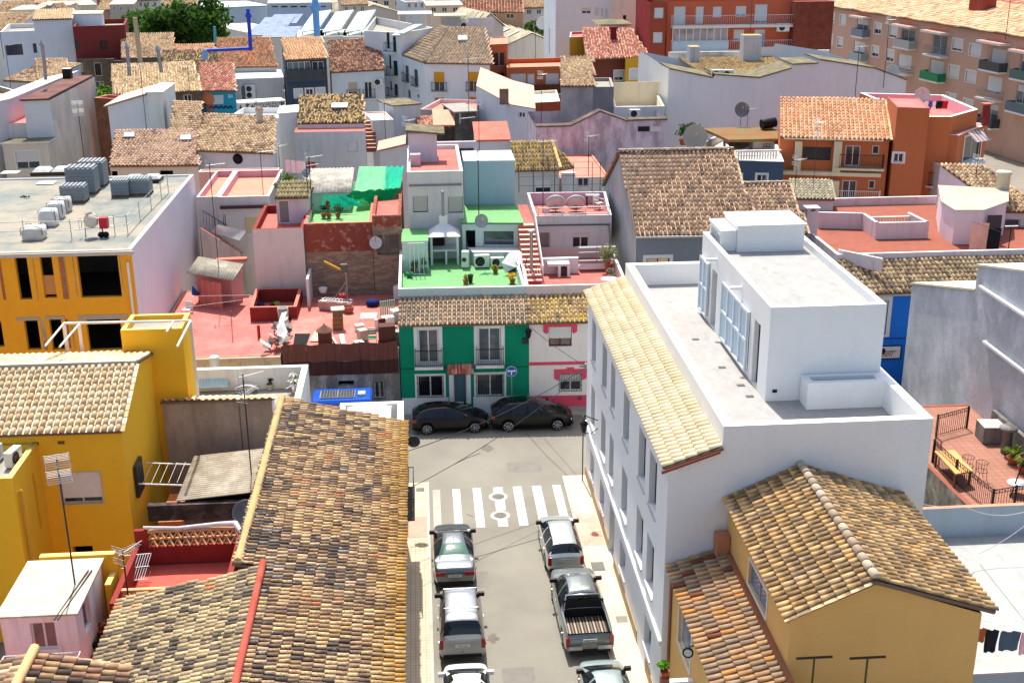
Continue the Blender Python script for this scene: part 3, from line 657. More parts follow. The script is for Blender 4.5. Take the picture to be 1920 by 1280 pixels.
T_GRY=tilem(((4,(160,142,120)),(3,(142,124,104)),(2,(178,154,128)),(1,(200,164,126))),(96,88,76),.45)
T_RED=tilem(((4,(204,128,104)),(3,(190,114,92)),(2,(216,156,130)),(2,(166,100,84)),(2,(220,180,154))),(120,100,90),.5)
T_MIX=tilem(((1.5,(212,156,122)),(4,(206,176,136)),(2,(220,194,156)),(3,(180,146,112)),(2,(142,114,92)),(1.2,(104,88,76))),(84,74,62),.65,clump=.4)
T_ORGNEW=tilem(((4,(222,164,122)),(3,(212,152,110)),(2,(230,180,140))),(180,130,96),.25)
RIDGEC=tilem(((1,(190,172,148)),(1,(172,152,128))),(120,108,92),.5)
MORTAR=stucco((196,160,108),.4)
# ---------------------------------------------------------------- white new building
NB=stucco((238,238,236),.04,(186,184,180));NBD=stucco((226,222,216),.02)
h=House('white_building','large new white building with cream tiled strip roof and roof terrace','' or RP(7.7,35.2,16.4,54.4),9.6,NB,cat='building')
WF=flat((205,203,198),.6);RUN=NBD
YW=[(51.6,52.85),(48.3,49.6),(46.05,47.15),(42.6,43.9),(39.1,40.45),(37.0,38.3)]
for k,(a,b) in enumerate(YW):
    for lv,(z0,z1) in enumerate(((6.78,8.88),(3.6,5.62),(1.0,2.25))):
        if lv==2 and k in (2,4): continue
        u0=54.4-b;u1=54.4-a
        h.win(3,('w',u0,z0,u1,z1),'dark',frame=DARKF,inset=.24,mull=1,sill=flat((190,188,184),.7),pane=glass((30,30,32)))
for y0,y1,zt in ((45.4,46.7,2.75),(37.9,39.5,2.6)): h.win(3,('w',54.4-y1,.14,54.4-y0,zt),'door',frame=DARKF,inset=.5,pane=flat((96,70,52),.6))
h.done()
s=MB();h.bx(s,3,.01,2.86,19.19,3.06,.003,.10,NB);s.build('cornice',h.root)
s=MB()
for a,b in ((.02,7.6),(9.1,14.8),(16.6,19.15)): h.bx(s,3,a,.1,b,.62,.003,.03,stucco((188,160,118),.3))
s.build('plinth',h.root)
tri=MB();tri.face([(7.7,54.4,9.6),(9.45,54.4,10.26),(9.45,54.4,9.6)],NB);tri.build('gable_wall',h.root)
tri=MB();tri.face([(7.7,35.2,9.6),(9.45,35.2,9.6),(9.45,35.2,10.26)],NB);tri.build('gable_wall',h.root);tri=MB()
tri.obox((7.46,35.07,9.44),(1.9,0,.66),(0,.09,0),(0,0,.1),flat((150,80,62),.8));tri.obox((7.5,35.1,9.44),(.5,0,0),(0,.1,0),(0,0,.14),NB);tri.build('gable_trim',h.root)
tiles([(7.5,35.12,9.62),(7.5,54.5,9.62),(9.44,54.5,10.3),(9.44,35.12,10.3)],T_NEW,h.root,pitch=.3,row=.42,jit=.004)
LG=floorm((164,162,158),(152,150,145),.5);DKF=LG
pr=House('','',RP(9.45,35.2,16.4,54.4),11.0,NB,z0=9.6,parent=h,part='terrace_parapet').flat(1.0,LG,NB,NB,.34).done()
# darker tile skirting round the terrace floor
st=House('','',RP(13.3,38.6,16.06,39.46),11.0,NB,z0=10.004,parent=h,part='stair_wall').flat(.8,flat((90,92,95),.8),NB,NB,.22).done()
ph=House('','',RP(12.05,39.5,16.2,50.1),13.55,NB,z0=10.002,parent=h,part='penthouse').flat(.28,LG,NB,NB,.2)
LVB=shutter((186,206,218),.09)
def pw(y0,y1,z0,z1,**k): ph.win(3,('w',50.1-y1,z0,50.1-y0,z1),**k)
pw(48.5,49.8,10.25,12.6,kind='shut',shut=1.,shm=LVB,inset=-.05,frame=NB,mull=1)
pw(47.2,48.1,10.04,12.5,kind='hole')
pw(42.0,45.9,10.2,12.55,kind='shut',shut=1.,shm=LVB,inset=-.05,frame=NB)
pw(40.6,41.4,10.04,12.5,kind='door',pane=flat((70,60,54),.5),inset=.2,frame=DARKF)
ph.done()
FRB=flat((222,228,232),.5)
for ys,ya,yb in (((49.82,49.15,48.48),48.5,49.85),((45.92,44.93,43.95,42.97,42.02),42,46)):
    s=MB()
    for y in ys: s.box(11.9,y-.06,10.2,11.948,y+.06,12.6,FRB)
    for z in (10.25,11.4,12.55): s.box(11.905,ya,z-.05,11.946,yb,z+.05,FRB)
    s.build('shutter_frame',ph.body)
for y in (47.4,43.4):
    s=MB();s.box(11.6,y,13.0,12.049,y+.14,13.1,NB);s.build('water_spout',ph.body)
bk=House('','',RP(12.95,47.7,15.75,50.0),14.35,NB,z0=13.272,parent=h,part='stair_bulkhead').slabroof(.06,.07,NB,NB).done()
bk=House('','',RP(12.3,47.9,12.94,49.9),14.1,NB,z0=13.272,parent=h,part='stair_bulkhead').slabroof(.05,.07,NB,NB);bk.win(3,('w',.1,13.35,1.9,13.95),'dark',mull=2,pane=glass((120,150,175)));bk.done()
for k,(x,y) in enumerate(((10.9,46.2),(11.2,42.9),(11.45,41.),(11.5,39.9))):
    s=MB();s.box(x,y,10.003,x+.28,y+.2,10.02,flat((90,88,84),.6));s.build('floor_drain',h.root)
s=MB();s.box(12.3,39.44,10.35,12.46,39.497,10.45,BLK);s.build('socket',ph.body)
# ---------------------------------------------------------------- left: old tiled house along the street
OLDW=stucco((188,176,160),.3)
h=House('old_tiled_house','long old house with mottled barrel tile roof beside the street',[(-1.25,24),(-1.25,49.1),(-6.3,49.8),(-6.3,35.5),(-10.2,35.8),(-10.0,24)],5.35,OLDW,cat='house')
h.done()
y1=49.25
main=[(-.97,24,5.5),(-.94,49.2,5.5),(-6.4,49.95,6.6),(-6.6,35.6,6.61),(-5.55,35.45,6.42),(-5.6,24,6.42)]
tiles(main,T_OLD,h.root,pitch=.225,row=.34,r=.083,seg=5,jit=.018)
tiles([(-.93,30,5.51),(-.91,49.1,5.51),(-1.55,49.2,5.64),(-1.57,30,5.64)],T_LICH,h.root,name='eave_tiles',pitch=.225,row=.34,seg=5,jit=.016) if 0 else None
tiles([(-10.5,35.9,5.2),(-10.3,24,5.2),(-5.72,24,6.43),(-5.66,35.4,6.43)],T_OLD2,h.root,pitch=.235,row=.36,seg=5,jit=.018)
s=MB();pts=[(-5.6,y,6.56+.02*math.sin(y*1.3)) for y in (35.6,34,32,30,28,26,24)];s.tube(pts,.12,floorm((176,74,60),(196,110,90),.7),8);s.build('ridge_pipe',h.root)
s=MB();pts=[(-6.42,y,6.62+.015*math.sin(y*2.)) for y in np.arange(35.6,50.2,.8)];s.tube([p for p in pts],.15,MORTAR,8);s.build('ridge_mortar',h.root)
# gable end triangles closing the loft
s=MB();s.face([(-1.25,49.1,5.35),(-6.3,49.8,5.35),(-6.3,49.8,6.5)],OLDW);s.face([(-6.3,35.55,5.35),(-6.3,49.8,5.35),(-6.3,49.8,6.5),(-6.3,35.55,6.5)][::-1],OLDW);s.face([(-10.2,35.75,5.0),(-5.6,35.5,5.0),(-5.6,35.5,6.35),(-10.2,35.75,5.15)][::-1],stucco((150,60,52),.3));s.build('gable_wall',h.root)
# front lower left tiled roof
h=House('low_tiled_house','small tiled roof with a cream ridge at the bottom corner',RP(-14.6,24,-8.6,31.1),5.3,OLDW)
h.done();tiles([(-8.2,24,5.45),(-8.2,31.35,5.45),(-11.75,31.35,6.3),(-11.75,24,6.3)][::1],tilem(((3,(206,166,122)),(3,(190,140,108)),(2,(120,98,84)),(2,(90,76,68)),(2,(214,180,140))),(84,72,62),.5,dark=.5),h.root,pitch=.3,row=.42,seg=5,jit=.012)
tiles([(-15.2,31.35,5.45),(-15.2,24,5.45),(-11.75,24,6.3),(-11.75,31.35,6.3)],T_MIX,h.root,pitch=.3,row=.42,jit=.012);s=MB();s.tube([(-11.75,31.45,6.42),(-11.75,24,6.42)],.15,stucco((214,176,122),.2),8);s.build('ridge_cap',h.root)
# street furniture on the old house: balcony, round mirror
s=MB();
t=thing('balcony','narrow black balcony under the eave of the old tiled house','balcony',(-1.1,44.8,3.4))
s.box(-1.249,44.2,3.3,-.72,47.2,3.38,flat((70,66,62),.7));s.build('slab',t);s=MB()
for q in range(15): s.box(-.76,44.22+q*.21,3.384,-.74,44.24+q*.21,4.3,BLK)
for zz in (3.45,4.28): s.box(-.77,44.2,zz,-.73,47.2,zz+.03,BLK)
for yy in (44.2,47.16): s.box(-1.24,yy,4.28,-.772,yy+.03,4.31,BLK)
s.build('railing',t)
t=thing('traffic_mirror','round dark back of a traffic mirror at the old house corner','mirror',PX(775,828,-.75)-V3((0,0,.4)));c=PX(775,828,-.75)
s=MB();s.lathe(c,[(0,-.06),(.2,-.05),(.3,0),(.31,.03),(.29,.03),(0,.02)],flat((38,46,52),.5),24,(0.1,1,.15));s.build('mirror_disc',t);s=MB();s.tube([c+V3((0,.0,0)),(-1.24,c.y-.2,c.z-.1)],.025,BLK,6);s.build('bracket',t)
# ---------------------------------------------------------------- yellow house
YEL=stucco((248,194,50),.06,(200,150,50));YELC=stucco((232,204,120),.05)
h=House('yellow_house','tall ochre yellow house with new cream barrel tile roof',RP(-27,45.1,-12.2,51.4),[7.35,7.35,8.2,8.2],YEL)
h.apex={1:((48.4-45.1)/6.3,8.9),3:(1-(48.4-45.1)/6.3,8.9)}
h.win(0,(110,887,194,942),'shut',shut=.86,shm=flat((226,222,218),.6),frame=flat((195,190,185),.6),trim=flat((196,190,184),.6),tw=.05)
h.win(0,(136,1024,177,1050),'hole');h.win(0,(61,918,79,985),'hole')
h.done()
tiles([(-27.2,44.75,7.5),(-12.1,44.75,7.5),(-12.1,48.3,8.98),(-27.2,48.3,8.98)],T_CREAM,h.root,pitch=.27,row=.4,seg=5,jit=.006)
tiles([(-12.1,51.7,8.3),(-27.2,51.7,8.3),(-27.2,48.5,9.02),(-12.1,48.5,9.02)],T_CREAM,h.root,pitch=.27,row=.4,jit=.006)
s=MB();s.box(-27.2,48.28,8.9,-12.1,48.52,9.14,stucco((196,186,170),.2));s.build('ridge_cap',h.root)
for x in (-15.7,-14.7):
    s=MB();s.box(x,45.07,6.9,x+.26,45.098,7.02,flat((120,90,40),.8));s.build('vent',h.root)
lb=House('','',RP(-24,41.9,-15.5,45.09),7.0,YEL,parent=h,part='side_wing').flat(.25,CONC,YELC,YEL,.22)
lb.win(1,(60,890,79,985),'hole');lb.done()
s=MB();s.tube([(-15.42,42.3,6.3),(-15.38,42.3,6.25),(-15.38,42.3,.2)],.07,stucco((210,165,60),.1),8);s.build('drainpipe',h.root)
tw=House('','',RP(-13.4,51.41,-10.75,53.6),9.45,YEL,parent=h,part='stair_tower').flat(.3,CONC,YELC,YEL,.2).done()
sw=House('','',RP(-12.19,46.7,-10.75,51.4),8.1,YEL,parent=h,part='annex').flat(.2,CONC,YELC,YEL,.2) if 0 else None
s=MB();s.obox((-11.05,47.6,0),(.25,0,0),(0,3.8,0),(0,0,9.2),YEL,YELC) if 0 else None
ac_unit('white air conditioner on the yellow side wing roof, nearest its corner',(-15.95,43.6,6.752),math.pi/2-.2,.8,.6,.3)
ac_unit('white air conditioner on the yellow side wing roof, half out of view',(-16.75,43.9,6.752),math.pi/2-.2,.8,.6,.3)
# white steel pergola frame behind the yellow house
t=thing('pergola','bare white steel pergola frame on the roof behind the yellow house','pergola',(-15,54,8.2));s=MB()
Pz=9.55;c=[P(85,648,Pz),P(120,606,Pz),P(357,601,Pz),P(342,640,Pz)]
s.build('x',t) if 0 else None
for a,b in ((c[0],c[1]),(c[1],c[2]),(P(148,608,Pz),P(112,650,Pz)),(c[2],P(332,650,Pz)),(P(325,602,Pz),P(312,622,Pz))): s.tube([a,b],.06,FRAMEW,4)
s.build('beam',t)
for q in (c[1],c[2],P(148,608,Pz)):
    s=MB();s.box(q.x-.06,q.y-.06,5.4,q.x+.06,q.y+.06,Pz-.05,FRAMEW);s.build('post',t)
# ---------------------------------------------------------------- courtyard cluster between yellow and old house
BRW=oldwall((196,178,164),(160,144,132),.35,.6,.3)
h=House('brown_walled_house','plain brownish rendered wall with a single row of cream tiles on top',RP(-11.9,51.2,-7.05,52.05),6.0,BRW)
h.wm[1]=WHITE;h.shed(-.28,T_CREAM,over=.2,pitch=.3,row=.45);h.done()
s=MB();h.bx(s,0,3.35,.0,3.4,5.8,.002,.02,stucco((120,106,94),.2));s.build('seam',h.root)
h=House('corrugated_shed','grey fibre cement corrugated roof over a stained purple-grey wall',RP(-10.2,45.7,-6.75,49.8),3.75,oldwall((160,140,142),(104,90,92),.6,.9,.35),cat='shed').done()
corr((-10.45,45.5,4.0),(0,4.3,0),(3.75,0,.3),oldwall((214,204,184),(178,166,146),.5,1.4),h.root,pitch=.2,amp=.035,n=8)
s=MB();s.box(-11.6,45.3,3.2,-6.75,45.6,3.9,oldwall((128,112,106),(60,54,52),.6,1.2));single(s,'courtyard_wall','low stained grey wall in front of the corrugated shed','wall')
s=MB();s.prism(RP(-11.4,46.,-10.3,48.6),2.6,2.8,floorm((206,130,90),(170,110,80),.7));single(s,'tile_ledge','terracotta paved ledge beside the corrugated shed','ledge')
t=thing('drying_rack','white wall mounted clothes drying rack on the yellow house side','drying rack',(-12.1,47,4.));s=MB()
for y in (46.2,48.2): s.tube([(-12.15,y,4.5),(-10.3,y,4.35)],.035,FRAMEW,6)
for q in range(5): s.tube([(-11.9+q*.35,46.2,4.48),(-11.9+q*.35,48.2,4.48)],.01,FRAMEW,4)
s.build('rails',t)
s=MB();s.box(-12.17,46.1,3.9,-12.05,47.2,5.3,flat((50,54,60),.4));single(s,'window_shutter','open dark metal shutter sticking out of the yellow side wall','shutter')
# red terrace with triangular lattice parapets
RW=stucco((140,52,46),.25,(90,40,36));RT=floorm((200,92,78),(210,110,95),.4)
h=House('red_terrace_house','dark red roof terrace with triangular clay lattice parapets',RP(-11.1,36.6,-7.0,41.4),3.6,RW,cat='terrace');h.flat(.02,RT,RW,RW,.2);h.done()
def lattice(x0,y0,x1,z0,z1,lab):
    s=MB();y=y0;m=stucco((206,160,112),.2);n=max(2,round((x1-x0)/.3));d=(x1-x0)/n
    s.box(x0,y,z1,x1,y+.16,z1+.07,m);s.box(x0,y,z0-.05,x1,y+.16,z0,RW);zm=(z0+z1)/2
    for k in range(n):
        for (za,zb) in ((z0,zm),(zm+.03,z1)):
            a=x0+k*d
            s.obox((a,y+.005,za),(d/2,0,zb-za),(0,.15,0),(.035,0,0),m);s.obox((a+d-.035,y+.008,za),(-d/2,0,zb-za),(0,.144,0),(.035,0,0),m)
    s.box(x0,y+.02,zm-.0,x1,y+.14,zm+.03,m);return s.build('lattice_parapet',h.root)
lattice(-10.6,41.0,-7.3,4.35,4.95,'');s=MB();s.box(-11.1,41.02,3.6,-7.0,41.2,4.3,RW);s.box(-11.1,41.02,4.3,-10.62,41.2,5.05,RW);s.box(-11.1,36.9,3.6,-10.9,41.0,4.5,RW);s.box(-7.2,36.9,3.6,-7.0,41.0,5.0,RW);s.build('parapet',h.root)
lattice(-10.85,37.6,-8.6,4.05,4.5,'');s=MB();s.box(-11.1,37.6,3.6,-7.2,37.78,4.0,RW);s.build('parapet',h.root)
s=MB();s.tube([(-10.75,41.1,5.14),(-9.5,41.1,5.06),(-8.,41.1,5.16),(-7.35,41.0,5.2),(-6.9,40.2,5.)],[.06,.07,.09,.13,.05],cloth((220,220,222)),7);single(s,'rolled_tarp','white rolled tarpaulin lying along the clay lattice parapet','tarpaulin')
dish('large grey satellite dish behind the clay lattice parapet',(-7.1,42.0,4.2),.5,-80,30,.9,m=flat((128,132,136),.5,.2))
h=House('white_hut','small white rooftop hut with a cracked pale flat roof',RP(-14.15,35.3,-11.75,38.7),5.15,stucco((240,238,234),.25,(140,132,126)),cat='hut');h.slabroof(.12,.07,oldwall((222,216,202),(186,176,158),.5,1.6))
h.win(0,(55,1168,110,1216),'dark',frame=FRAMEW,mull=1,pane=glass((70,62,60)));h.win(1,(153,1132,172,1166),'dark',mull=0);h.done()
s=MB();s.box(-13.9,38.9,0,-11.3,39.15,5.3,YEL,YELC);s.box(-11.5,38.0,0,-11.3,38.89,4.6,YEL,YELC);single(s,'yellow_wall','low yellow wall behind the small white hut','wall')
h=House('red_courtyard','dark red sunken floor between the white hut and the old roof',RP(-11.74,30,-10.5,36.3),2.9,RW,cat='terrace');h.flat(.01,RT,RW,RW,.05);h.done()
s=MB()
t=thing('terrace_railing','white steel railing on the red terrace by the white hut','railing',(-13.5,32.8,2.9))
a,b,c=P(0,1232,4.1),P(12,1228,4.1),P(150,1222,4.1);pts=[P(-30,1290,4.1),P(8,1230,4.1),P(150,1222,4.1),P(132,1262,4.1)]
s.tube(pts,.035,FRAMEW,6);
for p,q in zip(pts,pts[1:]):
    n=int((q-p).length/.14)
    for k in range(n): r=p.lerp(q,k/n);s.tube([r,r-V3((0,0,1.0))],.012,FRAMEW,4)
s.build('railing_bars',t)
h=House('red_floor_terrace','dark red terrace floor in front of the white hut',RP(-17,29,-11.76,35.25),3.0,RW,cat='terrace');h.flat(.01,RT,RW,RW,.05);h.done()
potplant('round black pot with dry stones beside the white hut',P(183,1212,2.9),.1,.2,n=10,ph=.25,pr=.25,pot=BLK)
potplant('brown pot with dry leaves behind the black pot by the white hut',P(190,1190,2.9),.25,.3,leaf=leafm((150,90,60),(220,190,150)),n=70,ph=.3,pr=.28)
s=MB();
for dx in (0,.12): s.tube([(-11.95+dx,37.9,5.26),(-12.3+dx,34.9,5.2)],.03,DARKF,5)
single(s,'wooden_pole','pair of thin dark poles lying across the white hut roof','pole')
antenna('tall TV mast at the front of the white hut with a white grid aerial',P(145,1125,4.6),5.3,.3,yagi=0,grid=True,mast=.03)
antenna('tall thin aerial mast between corrugated shed and brown wall',(-7.6,47.2,4.2),4.6,.5,yagi=2,mast=.03)
antenna('thin mast with white fan aerial at the corner of the lattice terrace',(-10.6,37.5,1.),5.2,1.,yagi=1,mast=.03)
t=thing('folded_rack','white folded clothes rack heaped at the lattice terrace corner','drying rack',P(250,1085,3.7));o=P(250,1085,3.75);s=MB()
for k in range(9): s.tube([o+V3((-.3+.09*k,-.3,.1)),o+V3((-.1+.09*k,.5,.75))],.014,FRAMEW,4)
for k in range(3): s.tube([o+V3((-.4,-.3+.4*k,.1+.3*k)),o+V3((.6,-.3+.4*k,.15+.3*k))],.02,FRAMEW,4)
s.build('frame',t)
# terrace with plants + solar heater
h=House('plant_terrace_house','white walled roof terrace with potted plants and a solar water heater',RP(-12.6,52.06,-6.05,58.3),5.0,WHITE,cat='house');h.flat(1.15,CONC,WHITE,WHITE,.3);h.done()
for k,(px,py,kw,lab) in enumerate(((700,0,0,0),)): pass
zf=3.86
potplant('low green succulent in a white pot on the plant terrace',P(506,730,zf),.35,.3,leaf=LEAFD,pot=POTW,n=120)
potplant('spiky plant in a tall white pot on the plant terrace',P(530,722,zf),.7,.3,kind='spiky',pot=POTW,ph=.5,pr=.24)
potplant('pale yucca in the corner of the plant terrace',P(553,735,zf),.6,.3,kind='spiky',leaf=LEAFG,pot=POTW,ph=.4,pr=.2)
potplant('dark square planter on the plant terrace beside the solar tank',P(487,722,zf),.1,.1,n=8,pot=flat((60,62,66),.5),ph=.6,pr=.22)
s=MB();c=P(549,702,zf+1.1)
for k in range(3):
    z=-.32*k;r=.16+.05*k
    for q in range(5): a=q*1.2566+k*.5;s.face([c+V3((0,0,z+.12)),c+V3((r*math.cos(a-.3),r*math.sin(a-.3),z)),c+V3((r*1.7*math.cos(a),r*1.7*math.sin(a),z-.05)),c+V3((r*math.cos(a+.3),r*math.sin(a+.3),z))],FRAMEW)
s.tube([c+V3((0,0,.15)),c+V3((0,0,-1.1))],.02,FRAMEW,5);single(s,'garden_ornament','white petal shaped ornament standing among the terrace plants','ornament')
t=thing('solar_heater','solar water heater with bluish tube panel on the plant terrace','solar heater',P(388,735,zf));o=P(362,738,zf);s=MB();f=L(o,0)
ex,ey=V3((1.75,0,0)),V3((0,.9,.75));s.obox(o+V3((0,0,.25)),ex,ey,(0,-.05,.07),flat((200,205,208),.4,.4));s.build('panel_frame',t);s=MB();nrm=ex.cross(ey).normalized()
for k in range(12): s.tube([o+V3((.09+.143*k,.03,.36)),o+V3((.09+.143*k,.87,1.06))],.05,glass((95,120,140),.2),8)
s.build('collector_tubes',t);s=MB();s.lathe(o+V3((0.,.98,1.2)),[(0,0),(.24,.02),(.24,1.74),(0,1.76)],flat((215,214,205),.5),16,(1,0,0));s.build('tank',t) if 0 else None
s=MB();s.lathe(P(403,688,4.2),[(0,0),(.26,0),(.27,.55),(.2,.62),(0,.62)],flat((222,216,196),.5),16);single(s,'water_tank','small cream plastic water tank beside the solar heater','tank')
t=thing('glass_skylight','black framed glass cold frame with a domed skylight on the plant terrace','skylight',P(450,730,zf));o=P(432,728,zf);s=MB();s.obox(o,(1.7,0,0),(0,.7,0),(0,0,.15),FRAMEW);s.build('base',t);s=MB();s.obox(o+V3((.05,.05,.16)),(1.6,0,0),(0,.55,.35),(0,-.03,.03),glass((24,30,30)));s.build('pane',t)
s=MB();o2=P(440,738,zf)
for k in range(8):
    a0,a1=math.pi*k/8,math.pi*(k+1)/8;s.face([o2+V3((.6-.6*math.cos(a0),0,.1+.32*math.sin(a0))),o2+V3((.6-.6*math.cos(a1),0,.1+.32*math.sin(a1))),o2+V3((.6-.6*math.cos(a1),.6,.1+.32*math.sin(a1))),o2+V3((.6-.6*math.cos(a0),.6,.1+.32*math.sin(a0)))],glass((150,155,150),.3))
s.build('dome',t)
h=House('white_low_house','low white flat house with thick parapets behind the old tiled roof',RP(-4.5,50.3,-1.28,57.6),3.1,NB,cat='house');h.flat(1.1,LG,NB,NB,.3);h.done()
t=thing('canopy','white pointed fabric canopy standing on the low white house','canopy',(-2.9,55.4,2.1));s=MB();o=V3((-3.0,56.0,0));q=[(-4.1,54.9),(-1.9,54.9),(-1.9,57.1),(-4.1,57.1)]
for k in range(4): a,b=q[k],q[(k+1)%4];s.face([(*a,3.05),(*b,3.05),(-3.0,56.0,3.75)],cloth((225,225,225),.15))
s.build('fabric',t);s=MB()
for a in q: s.box(a[0]-.03,a[1]-.03,2.0,a[0]+.03,a[1]+.03,3.05,FRAMEW)
s.build('pole',t)
def HY(name,label,A,B,y,depth,wall,yb=None,side=None,vx=None,slope=0,z0=0.,par=None,**kw):
    """house whose front wall stands at distance y; its top runs from pixel A to pixel B"""
    side=VS(vx) if vx else side;a=PY(*A,y);b=PY(*B,yb if yb is not None else y);e=(b-a);e.z=0;e.normalize();n=V3((-e.y,e.x,0)) if side is None else V3((side[0],side[1],0)).normalized()
    c=b+n*depth;d=a+n*depth;z=(a.z+b.z)/2
    return House(name,label,[(a.x,a.y),(b.x,b.y),(c.x,c.y),(d.x,d.y)],[a.z,b.z,b.z,a.z] if slope else z,wall,z0=z0,parent=par,**kw)
GRN=stucco((4,134,100),.06,(20,90,70));GRNF=floorm((112,168,108),(132,178,122),.5);PALEG=stucco((196,214,208),.05);PALEB=stucco((172,196,210),.05)
PINKW=stucco((228,222,216),.06);PINKP=flat((214,74,100),.7);LAV=stucco((216,202,204),.25,(150,136,136));WG=stucco((206,206,204),.12);WW=stucco((222,222,222),.08)
# ---------------------------------------------------------------- green house
gx0,gx1,gy=-1.5,5.62,62.95
h=House('green_house','emerald green house with white framed balconies and a tiled eave',[(gx0,63.0),(gx1,62.72),(gx1,64.7),(gx0,64.9)],5.5,GRN)
h.win(0,(782,617,824,681),'dark',trim=WHITE,tw=.2,mull=1,inset=.1,pane=glass((40,48,54)),fw=.1)
h.win(0,(895,614,940,678),'dark',trim=WHITE,tw=.2,mull=1,inset=.1,pane=glass((40,48,54)),fw=.1)
h.win(0,(782,705,832,744),'bars',trim=WHITE,tw=.13,mull=1,inset=.1,pane=glass((14,16,18)),fw=.07)
h.win(0,(893,702,945,742),'bars',trim=WHITE,tw=.13,mull=1,inset=.1,pane=glass((40,44,46)),fw=.07)
h.win(0,(849,700,876,756),'door',trim=WHITE,tw=.22,inset=.12,pane=flat((72,98,112),.5),fw=.06,td=.06)
h.balcony(0,(778,684,831,684),.42,WHITE,BLK,h=.95,th=.16,step=.11);h.balcony(0,(892,681,945,681),.42,WHITE,BLK,h=.95,th=.16,step=.11)
_,zs=h.uv(0,760,746);h.band(0,.01,.03,2.62,zs,WHITE,.03,'plinth');h.band(0,4.0,.03,7.1,zs,WHITE,.03,'plinth')
h.band(0,.01,2.78,7.1,2.83,stucco((0,104,78),.1),.04,'string_course')
h.shed(.75,T_GRY,over=.4,pitch=.25,row=.36,seg=5,side=.0,jit=.008);h.done()
cv=MB();e0=h.uv(0,838,697);e1=h.uv(0,885,682);a=h.W(0,e0[0],e0[1],.42);b=h.W(0,e1[0],e0[1],.42);c=h.W(0,e1[0],e1[1]-.02,.02);d=h.W(0,e0[0],e1[1]-.02,.02)
tiles([a,b,c,d],T_RED,h.root,name='door_canopy',pitch=.2,row=.3,thick=.05)
s=MB();h.bx(s,0,0.0,5.36,7.13,5.5,.003,.28,stucco((200,190,176),.2));s.build('cornice',h.root)
s=MB();c=PY(992,639,62.7)+V3((-.25,-.02,0));s.box(c.x-.12,c.y-.03,c.z-.16,c.x+.2,c.y+.09,c.z+.18,flat((34,44,52),.5));s.build('house_plaque',h.root)
for x0,x1 in ((h.uv(0,766,650)[0],h.uv(0,782,650)[0]),(h.uv(0,829,650)[0],h.uv(0,841,650)[0]),(h.uv(0,883,648)[0],h.uv(0,895,648)[0]),(h.uv(0,942,648)[0],h.uv(0,954,648)[0])):
    pass
# terrace of the green house
tz=6.15
tr=House('','',[(gx0,64.905),(gx1,64.705),(gx1,81),(2.62,81),(2.62,73.8),(gx0,73.8)],6.85,PALEG,parent=h,part='roof_terrace').flat(.7,GRNF,WHITE,stucco((190,206,200),.05),.16).done()
shd=House('','',RP(-1.3,70.6,.25,73.6),8.0,PALEG,z0=tz,parent=h,part='roof_room').slabroof(.03,.07,GRNF,PALEG).done()
kt=House('','',[(2.4,73.0),(6.1,72.6),(6.1,77.4),(2.4,77.6)],8.45,PALEG,z0=tz,parent=h,part='roof_kitchen').slabroof(.08,.09,GRNF,stucco((60,120,80),.1))
kt.win(0,(905,433,965,462),'dark',pane=glass((42,48,56)),mull=0,inset=.2);kt.win(0,(873,432,892,486),'hole');kt.done()
tb=House('','',[(2.75,77.7),(6.05,77.5),(6.05,81),(2.75,81)],11.4,PALEB,z0=tz,parent=h,part='stair_tower').slabroof(.02,.06,WW,WW);tb.done()
s=MB();s.prism([(3.0,71.6),(6.0,71.4),(6.0,72.55),(2.7,72.8)],tz,7.0,stucco((170,190,186),.05),WW);s.build('kitchen_counter',h.root)
t=thing('barbecue','white built in barbecue with a pyramid hood and tall chimney on the green terrace','barbecue',(1.2,72.6,tz));s=MB()
z=7.95
for x in (.4,2.0): s.box(x,71.9,tz,x+.14,72.04,z,WW)
s.box(.4,73.4,tz,2.14,73.5,z,WW);s.box(.42,72.0,7.0,2.1,73.38,7.08,WW);s.box(1.3,72.05,tz,1.42,73.3,6.99,WW);s.build('stand',t);s=MB()
q=[(.25,71.8),(2.25,71.8),(2.25,73.6),(.25,73.6)];ap=[(1.05,72.6),(1.45,72.6),(1.45,73.0),(1.05,73.0)]
for k in range(4): a,b=q[k],q[(k+1)%4];s.face([(*a,z),(*b,z),(*ap[(k+1)%4],8.55),(*ap[k],8.55)],WW)
s.box(1.0,72.55,8.5,1.5,73.05,9.05,WW);s.build('hood',t);s=MB();s.tube([(1.25,72.8,9.05),(1.25,72.8,10.5)],.09,GALV,10);s.lathe((1.25,72.8,10.5),[(.13,0),(.13,.06),(0,.1)],GALV,10);s.build('flue',t)
s=MB();s.box(.5,73.0,7.1,1.3,73.38,7.8,flat((40,34,30),.9));s.build('firebox',t)
ac_unit('larger white air conditioner by the kitchen counter on the green terrace',P(900,500,tz)+V3((.1,-.2,0)),0,.9,.75,.34)
ac_unit('smaller white air conditioner nearest the tarp on the green terrace',P(932,500,tz)+V3((0,-.15,0)),.1,.8,.58,.3)
ac_unit('white boiler box beside the kitchen door on the green terrace',P(873,502,tz),-.2,.42,1.0,.4,fans=1)
potplant('yellow green plant in front of the terrace air conditioners',P(929,512,tz),.35,.25,leaf=LEAFY,n=140)
potplant('small yellow green plant at the front edge of the green terrace',P(874,537,tz)+V3((0,.5,0)),.4,.2,leaf=LEAFY,n=90)
potplant('bushy potted plant under the white rack on the green terrace',P(776,508,tz)+V3((0,-.4,0)),.7,.3,n=130)
potplant('thin potted plant at the shed corner on the green terrace',P(796,509,tz)+V3((0,-.3,0)),.7,.22,n=80,pot=flat((120,124,120),.7))
potplant('small green bucket with nothing tall beside the white rack',P(768,520,tz),.05,.1,n=6,pot=flat((40,130,90),.6),ph=.3,pr=.2)
